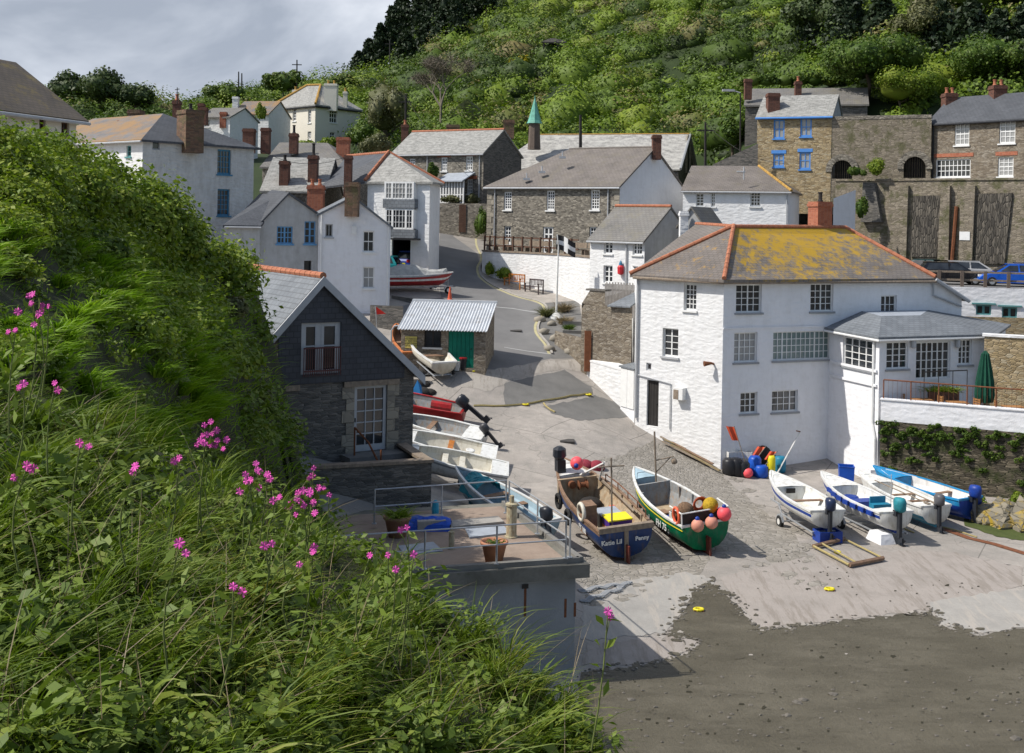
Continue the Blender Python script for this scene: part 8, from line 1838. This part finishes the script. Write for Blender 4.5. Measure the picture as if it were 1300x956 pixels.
p = gat(728,425); r = thing('stone_steps', 'short flight of stone steps between the rockery and the stone wall', 'steps', tuple(p))
for k in range(4): add(r, 'step', conc, lambda m_: m_.box((-.9,0,-.6),(1.0,.5,.1), Matrix.Translation(gat(733,446-k*10)+Vector((0,.1*k,.08*k)))))
rwf = Fac(P(704,440,70.5)[:2], P(742,460,67.0)[:2]); b = Bld('rockery_wall', 'low rubble wall holding up the rockery beside the rusty post', 'wall', tuple(gat(720,450))); b.wall(rwf, [(0,-12),(rwf.L,-12),(rwf.L,rwf.at(735,428)[1]),(0,rwf.at(706,420)[1])], st_brown); b.finish()
p = P(746,458,66.0); r = thing('rusty_post', 'tall rusty steel post at the foot of the stone wall', 'post', tuple(p)); add(r, 'shaft', paint('rust_post', (.20,.075,.035), .9, .3), lambda m_: (m_.box((-.18,-.05,-.6),(.18,.0,P(746,420,66).z-p.z), Matrix.Translation(p)), m_.box((-.18,.002,-.6),(-.13,.2,P(746,420,66).z-p.z), Matrix.Translation(p))))
# kerb edge
kp = [gat(*q_) for q_ in kl[6:]]; mb = MB(); mb.tube([p_+Vector((.18,0,.02)) for p_ in kp], .09, 4); o = mb.build('road_kerb', conc_pale); tag(o, kind='structure')

# --- terrace furniture
def chair(lb, u, d, rot, mat):
    p = ft.pt(u, zdk, d); r = thing('terrace_chair', lb, 'chair', tuple(p), 'wooden chairs on the hotel terrace'); M = Matrix.Translation(p) @ Matrix.Rotation(rot, 4, 'Z')
    add(r, 'seat', mat, lambda m_: m_.box((-.25,-.25,.43),(.25,.25,.47), M)); add(r, 'backrest', mat, lambda m_: [m_.box((-.25,.22,.52+.11*i),(.25,.25,.59+.11*i), M) for i in range(4)])
    for x in (-.25,.2):
        for y in (-.25,.2): add(r, 'leg', mat, lambda m_: m_.box((x,y,0),(x+.05,y+.05,.43 if y < 0 else .95), M))
def table(lb, u, d, mat, w_=.9):
    p = ft.pt(u, zdk, d); r = thing('terrace_table', lb, 'table', tuple(p), 'wooden tables on the hotel terrace'); add(r, 'tabletop', mat, lambda m_: m_.box((-w_/2,-.35,.70),(w_/2,.35,.74), Matrix.Translation(p)))
    for x in (-w_/2+.03, w_/2-.09):
        for y in (-.32,.26): add(r, 'leg', mat, lambda m_: m_.box((x,y,0),(x+.06,y+.06,.7), Matrix.Translation(p)))
wt = paint('teak', (.33,.16,.06), .6, .2, 5); k0 = ft.at(1150,500)[0]
for i,(x_,lb) in enumerate(((1166,'left wooden table on the hotel terrace'),(1212,'middle wooden table on the hotel terrace'),(1285,'wooden table right of the closed parasol'))): table(lb, ft.at(x_,500)[0], -1.4, wt)
for i,(x_,rt,lb) in enumerate(((1148,1.4,'wooden chair leftmost on the terrace'),(1184,-1.4,'wooden chair right of the left table'),(1197,1.5,'wooden chair left of the middle table'),(1232,-1.3,'bright wooden chair right of the middle table, near the parasol'),(1268,1.4,'wooden chair between the parasol and the right table'))): chair(lb, ft.at(x_,500)[0], -1.5, rt, wt)
p = ft.pt(ft.at(1246,490)[0], zdk, -2.0); r = thing('closed_parasol', 'tall closed dark green parasol on the hotel terrace', 'parasol', tuple(p)); zt5 = P(1246,445,p.y).z; add(r, 'pole', wood_w, lambda m_: m_.tube([p, Vector((p.x,p.y,zt5+.1))], .03, 6))
def folds(m_):
    n_ = 24; zs_ = [zdk+.75, zdk+1.1, zdk+1.7, zdk+2.2, zt5-.15, zt5]; rs_ = [.34,.40,.37,.30,.16,.03]; vs = []
    for z, rr in zip(zs_, rs_):
        for k in range(n_): a = k*2*math.pi/n_; q_ = rr*(1+(.16 if k%2 else -.12)); vs.append((p.x+q_*math.cos(a), p.y+q_*math.sin(a), z))
    m_.add(vs, [(i*n_+k, i*n_+(k+1)%n_, (i+1)*n_+(k+1)%n_, (i+1)*n_+k) for i in range(5) for k in range(n_)])
add(r, 'canopy', paint('parasol_green', (.006,.06,.035), .8, .2), folds)
p = fsf.pt(fsf.at(1183,480)[0], zf+.25, .8); r = thing('spiky_planter', 'bushy spiky green plant in a trough by the dining room doors', 'plant pot', tuple(p)); add(r, 'trough', p_brown, lambda m_: m_.box((-.7,-.2,-.3),(.7,.2,.12), Matrix.Translation(p))); n_ = 300
V, Q = blades(np.tile(np.array(p+Vector((0,0,.1))), (n_,1))+RNG.normal(size=(n_,3))*np.array((.35,.08,.02)), RNG.uniform(.4,.75,n_), .05, RNG.normal(size=(n_,3))*np.array((.7,.5,.1)), .8, 4); fast('leaves', V, Q, leaf_bright, r)
r = thing('balcony_railing', 'short dark railing in front of the dining room french doors', 'railing', tuple(fsf.pt(fsf.at(1156,480)[0], zf, .9))); zr5 = fsf.at(1180,468)[1]
add(r, 'rail', p_dark, lambda m_: m_.tube([fsf.pt(fsf.at(1155,468)[0], zr5, 1.0), fsf.pt(fsf.at(1209,468)[0], zr5, 1.0)], .03, 6))
for x_ in (1155,1173,1191,1209): add(r, 'post', p_dark, lambda m_: m_.tube([fsf.pt(fsf.at(x_,468)[0], zr5, 1.0), fsf.pt(fsf.at(x_,468)[0], zdk, 1.0)], .02, 5))

# ================================================================== cars
def car(label, loc, rot, paintm, L=4.2, W=1.7, hatch=True):
    M0 = Matrix.Translation(loc) @ Matrix.Rotation(rot, 4, 'Z'); r = thing('parked_car', label, 'car', mat=M0, group='cars parked above the harbour'); h = L/2
    prof = [(-h,.35),(-h+.02,.75),(-h+.12,.92),(-.9,.98),(h-1.15,.93),(h-.25,.74),(h,.55),(h,.3),(h-.3,.22),(-h+.3,.22)]
    st = [(-W/2+.0,.95),(-W/2+.08,1.0),(W/2-.08,1.0),(W/2,.95)]; m_ = MB(); vs = []
    for y, s_ in ((-W/2,.985),(-W/2+.1,1.0),(W/2-.1,1.0),(W/2,.985)): vs += [(x*s_, y, .22+(z-.22)*(1 if s_ == 1 else .95)) for x, z in prof]
    n_ = len(prof); fs = [tuple(range(n_-1,-1,-1)), tuple(range(3*n_, 4*n_))]+[(k*n_+i, k*n_+(i+1)%n_, (k+1)*n_+(i+1)%n_, (k+1)*n_+i) for k in range(3) for i in range(n_)]; m_.add(vs, fs); m_.build('body', paintm, r, bevel=.03)
    rx0, rx1 = (-h+.45, .25) if hatch else (-h+1.0, .2); c = [(-h+.12,.93),(rx0,1.40),(rx1,1.42),(1.05,.93)]; m_ = MB(); ws = [(W/2-.05),(W/2-.24),(W/2-.24),(W/2-.05)]
    m_.add([(x, -w_, z) for (x,z),w_ in zip(c,ws)]+[(x, w_, z) for (x,z),w_ in zip(c,ws)], [(0,1,2,3)[::-1],(4,5,6,7),(1,5,6,2)[::-1]]); m_.box((rx0-.05,-W/2+.23,1.39),(rx1+.05,W/2-.23,1.45)); m_.box((-.35,-W/2+.14,.93),(-.27,W/2-.14,1.40)); m_.build('roof', paintm, r)
    m_ = MB(); f_ = .015; o_ = [(x, z) for x, z in c]
    m_.add([(c[0][0]-f_,-ws[0]+.1,c[0][1]+.03),(c[0][0]-f_,ws[0]-.1,c[0][1]+.03),(c[1][0]-f_,ws[1]-.05,c[1][1]-.05),(c[1][0]-f_,-ws[1]+.05,c[1][1]-.05)], [(3,2,1,0)]); m_.build('rear_window', glass, r)
    m_ = MB(); m_.add([(c[3][0]+f_,-ws[0]+.1,c[3][1]+.03),(c[3][0]+f_,ws[0]-.1,c[3][1]+.03),(c[2][0]+f_,ws[1]-.05,c[2][1]-.05),(c[2][0]+f_,-ws[1]+.05,c[2][1]-.05)], [(0,1,2,3)]); m_.build('windscreen', glass, r)
    for s_ in (-1,1):
        m_ = MB()
        for xa, xb in (((c[0][0]+.25, c[1][0]+.12), (-.36,-.36)), ((-.26,-.26), (c[3][0]-.25, c[2][0]-.05))):
            m_.poly([(xa[0], s_*(ws[0]+.008), .97),(xb[0], s_*(ws[0]+.008), .97),(xb[1], s_*(ws[1]+.018), 1.37),(xa[1], s_*(ws[1]+.018), 1.37)])
        m_.build('side_window', glass, r)
        for x in (-h+.75, h-.8):
            m_ = MB(); m_.lathe((x, s_*(W/2-.08), .30), [(.18,-.1),(.29,-.1),(.30,-.06),(.30,.06),(.29,.1),(.18,.1)], 18, Matrix.Rotation(R(90),4,'X')); w_ = m_.build('wheel', rubber, r); m_ = MB(); m_.lathe((x, s_*(W/2-.075), .30), [(.02,-.1),(.18,-.1),(.18,.1),(.02,.1)], 12, Matrix.Rotation(R(90),4,'X')); m_.build('hub', galv, w_)
        m_ = MB(); m_.box((-h-.012, s_*(W/2-.22)-.13, .68),(-h+.06, s_*(W/2-.22)+.13, .88)); m_.build('tail_light', b_red, r)
        m_ = MB(); m_.box((h-.2, s_*(W/2-.28)-.16, .60),(h-.005, s_*(W/2-.28)+.16, .73)); m_.build('headlight', p_white, r)
    m_ = MB(); m_.box((-h-.03,-W/2+.1,.35),(-h+.02,W/2-.1,.5)); m_.box((h-.02,-W/2+.1,.3),(h+.02,W/2-.1,.42)); m_.build('bumper', p_grey, r); m_ = MB(); m_.box((-h-.04,-.26,.52),(-h-.01,.26,.63)); m_.build('number_plate', yelplastic, r)
cs = paint('car_silver', (.36,.36,.36), .25, .05, coat=.6); cg = paint('car_dark_green', (.012,.045,.045), .25, .1, coat=.6); cb = paint('car_blue', (.01,.10,.50), .25, .1, coat=.6); ck = paint('car_black', (.012,.012,.015), .25, .1, coat=.6); ct = paint('car_teal', (.01,.2,.22), .3, .1, coat=.5)
zcp = zc
def onc(px, py): r_ = ray(px, py); Y = zcp/r_[2]; return Vector((r_[0]*Y, Y, zcp))
def onY(px, Y): q_ = P(px, 350, Y); return Vector((q_.x, q_.y, zcp))
car('silver hatchback parked in front of the retaining wall', onY(1237,80.2), R(-18), cs); car('dark green car parked behind the hotel roof', onY(1184,82.2), R(-40), cg, hatch=False)
car('black car nearest the hotel roof behind the fence', onY(1208,76.9), R(-8), ck); car('bright blue car behind the timber fence at the right', onY(1284,75.6), R(168), cb); car('dark blue car behind the bright blue one at the right edge', onY(1322,78.2), R(-18), paint('car_navy', (.02,.03,.08), .25, coat=.6))
p = fA.pt((g0+g1)/2, gz0-.45, -3.2); car('dark blue car inside the open garage', fA.pt((g0+g1)/2, gz0-.45, -1.75), math.atan2(fA.n.y, fA.n.x)+math.pi, b_dblue, 3.1, 1.4)
p = gat(492,352); car('teal car mostly hidden behind the white gable house', p+Vector((-1.2,1,0)), R(170), ct)

# ================================================================== poles, hut, lamp
def tpole(lb, px, pyt, pyb, Y_, arms=1, r_=.13, nm='telegraph_pole', cat='pole'):
    a = P(px, pyb, Y_); t = P(px, pyt, Y_); r = thing(nm, lb, cat, tuple(a)); add(r, 'shaft', p_dark, lambda m_: m_.tube([a-Vector((0,0,1)), t], [r_, r_*.7], 7))
    if arms: add(r, 'crossarm', p_dark, lambda m_: m_.box((-.7,-.06,-.06),(.7,.06,.06), Matrix.Translation(t-Vector((0,0,.7)))))
    return a, t
tpole('tall telegraph pole on the skyline above the cream villa', 377, 76, 118, 170); tpole('grey telegraph pole on the hillside under the conifers', 495, 50, 85, 180); tpole('telegraph pole behind the stone terrace chimney', 515, 121, 168, 122); tpole('dark pole rising behind the chapel roof', 737, 146, 190, 106, 0, .17); tpole('thin telegraph pole right of the chapel gable', 895.5, 155, 212, 100)
tpole('left one of the twin poles on the far skyline', 303, 91, 120, 175, 0); tpole('right one of the twin poles on the far skyline', 307, 93, 120, 175, 0)
p = P(689, 77, 170); 
p = on_hill(702, 74); s_ = p.y/F; r = thing('hill_hut', 'small dark open fronted hut high on the green hillside', 'hut', tuple(p)); W_, H_ = 26*s_, 11*s_; pz = Matrix.Translation(p+Vector((0,-1.5,.8)))
add(r, 'wall', p_dark, lambda m_: (m_.box((-W_/2,1.8,-2),(W_/2,2.0,H_), pz), m_.box((-W_/2,0,-2),(-W_/2+.2,2,H_), pz), m_.box((W_/2-.2,0,-2),(W_/2,2,H_), pz))); add(r, 'roof', paint('hut_roof', (.06,.055,.05), .9), lambda m_: m_.slab([pz@Vector(v_) for v_ in ((-W_*.62,-.5,H_),(W_*.62,-.5,H_),(W_*.3,1.2,H_+6*s_),(-W_*.1,1.2,H_+7*s_))], .2))
p = on_hill(731, 82); r = thing('white_object', 'small white weathered stone on the hillside right of the hut', 'stone', tuple(p)); v_, f_ = ico(tuple(p+Vector((0,-1.6,.9))), (.5,.35,.3), noise=.3); fast('body', v_, f_, gw, r)
a, t = tpole('street lamp with flat head reaching over the hillside left of the golden cottage', 940, 118, 200, 98, 0, .08, 'street_lamp', 'lamp'); r = bpy.data.objects['street_lamp']; add(r, 'lamp_head', p_lgrey, lambda m_: (m_.tube([t, t+Vector((-.5,0,.15))], .05, 6), m_.box((-1.5,-.15,.1),(-.5,.15,.28), Matrix.Translation(t))))
# gorse patches
for k,(x_,y_) in enumerate(((650,78),(663,88),(648,94))):
    p = on_hill(x_, y_); V, Q, c_ = crown(tuple(p+Vector((0,-1.2,1.2))), (.9,.6,.9), 4, 60, .35, core=False); r = thing('gorse_bush', ['upper yellow gorse bush left of the hut','yellow gorse bush nearest the hut','lower yellow gorse bush left of the hut'][k], 'shrub', tuple(p)); fast('flowers', V, Q, MATS.get('gorse') or foliage('gorse', [(.2,(.12,.13,.02)),(.6,(.42,.36,.02)),(1,(.5,.42,.03))]), r)

for (a, b__, sg, lb) in ((P(515,122,122), P(622,232,91), 1.2, 'thin overhead cable from the pole behind the stone terrace to the stone house'),(P(895.5,156,100), P(1000,208,84), .8, 'thin overhead cable from the pole by the chapel to the white longhouse'),(P(441,198,84.2), P(320,184,80), .9, 'thin overhead cable between the blue windowed house and the tall stack')):
    r = thing('overhead_cable', lb, 'cable', tuple(a)); add(r, 'wire', p_dark, lambda m_: m_.tube([a.lerp(b__, i/12)-Vector((0,0,sg*4*(i/12)*(1-i/12))) for i in range(13)], .018, 4))

for k,(x_,y_,lb) in enumerate(((655,420,'square iron drain cover in the road above the shed'),(617,398,'small iron cover in the road beside the cone'),(720,560,'iron cover in the concrete slip above the green boat'))):
    p = gat(x_, y_); r = thing('drain_cover', lb, 'drain cover', tuple(p)); add(r, 'lid', paint('cast_iron', (.06,.055,.05), .6, .3), lambda m_: m_.add([p+Vector(v_) for v_ in ((-.35,-.3,.03),(.35,-.3,.03),(.35,.3,.05),(-.35,.3,.05),(-.35,-.3,-.1),(.35,-.3,-.1),(.35,.3,-.1),(-.35,.3,-.1))], [(0,1,2,3),(4,5,1,0),(5,6,2,1),(6,7,3,2),(7,4,0,3)]))
pb_ = MB()
for k in range(420):
    if k < 260: i = random.randrange(len(SILT)-1); a_ = Vector(SILT[i]).lerp(Vector(SILT[i+1]), random.random()); x_, y_ = a_.x+random.gauss(0,8), a_.y+random.gauss(0,4)
    else: x_, y_ = random.uniform(745, 1300), random.uniform(860, 950)
    p = gat(x_, y_); s_ = random.uniform(.02,.055)*(1 if random.random() < .93 else 2); v_, f_ = ico((p.x,p.y,p.z+.02), (s_*1.4,s_,s_*.6), noise=.3); pb_.add([tuple(x) for x in v_], [tuple(x) for x in f_])
tag(pb_.build('pebbles', m_flat('pebble_stone', [(.3,(.10,.09,.075)),(.7,(.22,.2,.17))], 6)), kind='stuff')
# chain of grey links lying below the platform edge
for (xa,ya,xb,yb,lb) in ((738,752,800,742,'upper length of rusty grey chain lying beside the concrete platform'),(740,766,790,748,'lower length of rusty grey chain lying beside the concrete platform')):
    n_ = 34; cl_ = MB()
    for i in range(n_): p = gat(xa+(xb-xa)*i/n_, ya+(yb-ya)*i/n_+math.sin(i*.5)*1.5); cl_.tube([p+Vector((.12*math.cos(a*1.0472), .06*math.sin(a*1.0472), .05)) for a in range(6)], .025, 4, closed=True)
    tag(cl_.build('mooring_chain', p_grey), lb, 'chain', 'chains on the slip')
# ================================================================== light and sky
EL = R(50); AZ = Vector((-.985, -.17)).normalized()
sd = Vector((AZ.x*math.cos(EL), AZ.y*math.cos(EL), math.sin(EL)))
sl = bpy.data.lights.new('sun', 'SUN'); sl.energy = 4.5; sl.angle = R(.6); sl.color = (1, .955, .89); so = bpy.data.objects.new('sun', sl); COL.objects.link(so)
so.rotation_euler = sd.to_track_quat('Z', 'Y').to_euler(); so.location = (0, 0, 80)
w = bpy.data.worlds.new('World'); SC.world = w; w.use_nodes = True; nt = w.node_tree; n = nt.nodes; l = nt.links; bg = n['Background']
sky = n.new('ShaderNodeTexSky'); sky.sky_type = 'NISHITA'; sky.sun_disc = False; sky.sun_elevation = EL; sky.sun_rotation = math.atan2(AZ.x, AZ.y); sky.altitude = 30; sky.dust_density = 1.5
tc = n.new('ShaderNodeTexCoord'); mp = n.new('ShaderNodeMapping'); mp.inputs['Scale'].default_value = (1, 1, 2.6); l.new(tc.outputs['Generated'], mp.inputs[0])
def noi(sc, det, dist):
    x = n.new('ShaderNodeTexNoise'); x.inputs['Scale'].default_value = sc; x.inputs['Detail'].default_value = det; x.inputs['Roughness'].default_value = .55; x.inputs['Distortion'].default_value = dist; l.new(mp.outputs[0], x.inputs['Vector']); return x.outputs['Fac']
n1 = noi(3.2, 6, .4)
rp = n.new('ShaderNodeValToRGB'); e = rp.color_ramp.elements; e[0].position = .40; e[0].color = (3.0,3.4,4.1,1); e[1].position = .66; e[1].color = (6.9,7.2,7.8,1); k = e.new(.52); k.color = (4.6,5.0,5.7,1); l.new(n1, rp.inputs['Fac'])
n2 = noi(1.4, 4, .2); r2 = n.new('ShaderNodeValToRGB'); e = r2.color_ramp.elements; e[0].position = .30; e[0].color = (.45,)*3+(1,); e[1].position = .5; e[1].color = (1,1,1,1); l.new(n2, r2.inputs['Fac'])
sx_ = n.new('ShaderNodeSeparateXYZ'); l.new(tc.outputs['Generated'], sx_.inputs[0]); mr = n.new('ShaderNodeMapRange'); mr.inputs[1].default_value = -.1; mr.inputs[2].default_value = .55; l.new(sx_.outputs['Y'], mr.inputs[0])
mm = n.new('ShaderNodeMath'); mm.operation = 'MULTIPLY'; l.new(mr.outputs[0], mm.inputs[0]); l.new(r2.outputs['Color'], mm.inputs[1])
mx = n.new('ShaderNodeMix'); mx.data_type = 'RGBA'; l.new(mm.outputs[0], mx.inputs[0]); l.new(sky.outputs[0], mx.inputs[6]); l.new(rp.outputs['Color'], mx.inputs[7])
l.new(mx.outputs[2], bg.inputs['Color']); bg.inputs['Strength'].default_value = .12
SC.view_settings.view_transform = 'Standard'; SC.view_settings.look = 'None'; SC.view_settings.exposure = 0.15; SC.view_settings.gamma = 1; SC.view_settings.use_curve_mapping = False
SC.render.engine = 'CYCLES'
try: SC.cycles.use_denoising = True; SC.cycles.max_bounces = 6; SC.cycles.diffuse_bounces = 3; SC.cycles.transparent_max_bounces = 6
except Exception: pass
